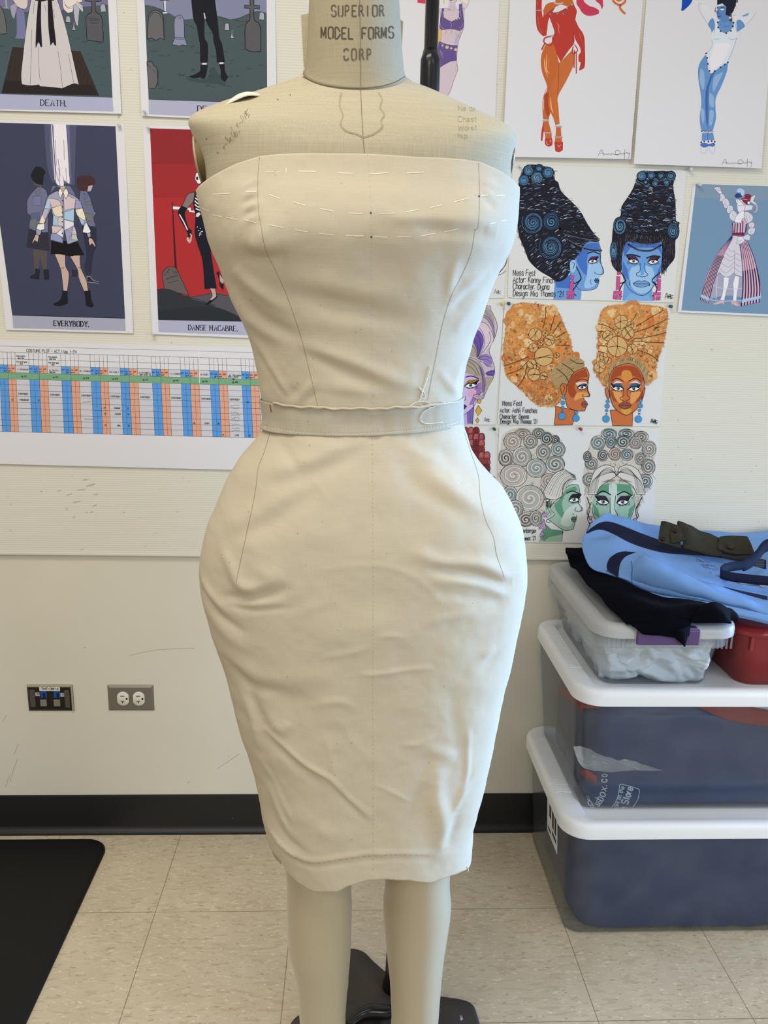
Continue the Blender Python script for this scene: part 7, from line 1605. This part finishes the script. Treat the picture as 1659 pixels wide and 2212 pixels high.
# front green head
a.fill([(1010,790),(1230,790),(1230,948),(1020,944)], G1)
a.shape([(965,600),(1000,520),(1060,480),(1230,480),(1270,560),(1285,640),(1260,740),(1200,830),(1120,850),(1040,820),(975,740)], G1, 4)
a.fill([(970,600),(1010,520),(1110,500),(1250,510),(1280,600),(1200,560),(1040,570)], G2); a.fill([(968,640),(1010,690),(1020,760),(980,730)], G2); a.fill([(1282,650),(1240,690),(1230,760),(1255,740)], G2); a.fill([(1090,510),(1150,510),(1140,720),(1105,720)], G3, 2)
HB = [(1030,130),(1100,90),(1230,95),(1330,110),(1380,160),(1440,220),(1440,280),(1420,340),(1435,400),(1400,460),(1410,520),(1350,590),(1330,660),(1290,740),(1280,600),(1240,500),(1150,500),(1060,500),(1000,540),(970,620),(960,720),(920,700),(915,560),(900,470),(905,400),(920,340),(925,270),(960,190)]
a.fill(HB, (196,188,172))
for L_ in [[(x, y), (x+random.uniform(-20, 20), y+18), (x+random.uniform(-26, 26), y+40)] for x, y in scatter(HB, 140)]: a.line(L_, 3, random.choice(STR), hold=True)
a.nxt()
for q_ in ((1090,130,58,40),(1220,128,58,36),(1330,150,54,42),(1010,195,54,52),(1105,190,38,46),(1195,190,50,48),(1290,195,48,46),(1390,240,52,58),(1045,290,40,42),(1135,280,45,48),(1225,285,46,44),(1325,315,42,46),(960,350,48,46),(1385,375,50,56),(945,470,50,50),(1360,480,54,50),(930,300,30,40)): swirl(*q_)
for sx in (-1, 1):
    cx = 1148
    a.shape([(cx, 440),(cx+sx*20, 380),(cx+sx*80, 360),(cx+sx*160, 400),(cx+sx*200, 500),(cx+sx*215, 580),(cx+sx*150, 580),(cx+sx*120, 520),(cx+sx*60, 480)], CRM, 4)
    for k in range(8): a.line([(cx+sx*4, 445-5*k), (cx+sx*(50+5*k), 380+7*k), (cx+sx*(120+8*k), 420+8*k), (cx+sx*(150+8*k), 570)], 3.2, STR[k % 5], hold=True)
    for k in range(7): a.line([(cx+sx*(10+8*k), 470), (cx+sx*(30+14*k), 490)], 3, (120,96,84), hold=True)
a.nxt()
eye(1048, 636, 44, 28, -1, (60,44,60), (100,104,100), 8, 4.5); eye(1192, 638, 44, 28, 1, (60,44,60), (100,104,100), 8, 4.5); a.line([(1000,585),(1045,555),(1105,585)], 9, INKC); a.line([(1150,585),(1205,560),(1262,592)], 9, INKC)
a.lines([[(1098,600),(1100,720)],[(1140,590),(1135,690),(1155,730),(1140,745)],[(1160,740),(1200,765)]], 4); a.lines([[(925,600),(950,680),(930,760),(950,800)],[(1340,600),(1300,680),(1310,740),(1290,770)],[(960,640),(930,720),(965,780),(940,800)],[(1320,640),(1290,690),(1300,760)]], 5)
for q_ in ([(935,745),(970,745),(950,775)], [(945,805),(965,880),(915,880)], [(1270,765),(1300,750),(1290,790)]): a.shape(q_, (176,140,176), 4)
hand(420, 868, 32, ['zzenberger'], 40, 3.4, -.02); hand(430, 892, 28, ['h'], 40, 3.4); hand(440, 924, 30, ["homas '21"], 40, 3.4, -.03); a.done()
# ------------------------------------------------------------------ push pins
CLR = mat('clear_pin', (206, 206, 204), .12, spec=.7, coat=.5)
PINM = {'clear': CLR, 'green': mat('green_pin', (16, 74, 72), .3, spec=.6), 'yellow': mat('yellow_pin', (216, 196, 60), .3, spec=.6), 'red': mat('red_pin', (168, 40, 40), .3, spec=.6)}
STL = mat('pin_steel', (180, 180, 184), .25, metal=1)
def pushpin(px, py, kind, label, r=.0038, group=None, y0=BY-.0026):
    p = at(px, py, y0); dn = np.array([.12, -.95, -.12]); dn /= np.linalg.norm(dn)
    root = empty('push_pin', p, label, 'push pin', group)
    b = MB(); b.tube([p+dn*t for t in (.0016, .0024, .0030, .0048, .0078, .0086, .0104, .0110)], [r*.75, r*.85, r*.55, r*.5, r*.6, r*.95, r*.95, r*.7], 16); b.build('grip', PINM[kind], root)
    b = MB(); b.tube([p-dn*.004, p+dn*.002], .0005, 6); b.build('needle', STL, root)
PG = 'push pins in the pictures'
for px, py, k_, l_, y_ in ((1083,656,'yellow','yellow push pin between the boards, left of a dark green pin',0),(1097,655,'green','dark green push pin at top left of the ginger hair board',0),(1446,661,'green','dark green push pin at top right of the ginger hair board',.0005),(1066,925,'green','dark green push pin above the dark red hair board',.0),(1252,925,'red','red push pin at the top edge of the pale curls board',.0),
 (258,271,'clear','clear push pin at top right of the EVERYBODY. print',.0025),(321,276,'clear','clear push pin at top left of the red print',.0025),(331,720,'clear','clear push pin at bottom left of the red print',0),(313,241,'clear','clear push pin at bottom left of the black trousers print',0),(1122,360,'clear','clear push pin at top left of the black hair board',0),(1488,366,'clear','clear push pin at top right of the black hair board',0),(1508,399,'clear','clear push pin at top left of the striped gown sheet',0)):
    pushpin(px, py, k_, l_, group=PG, y0=BY-.0026+y_)
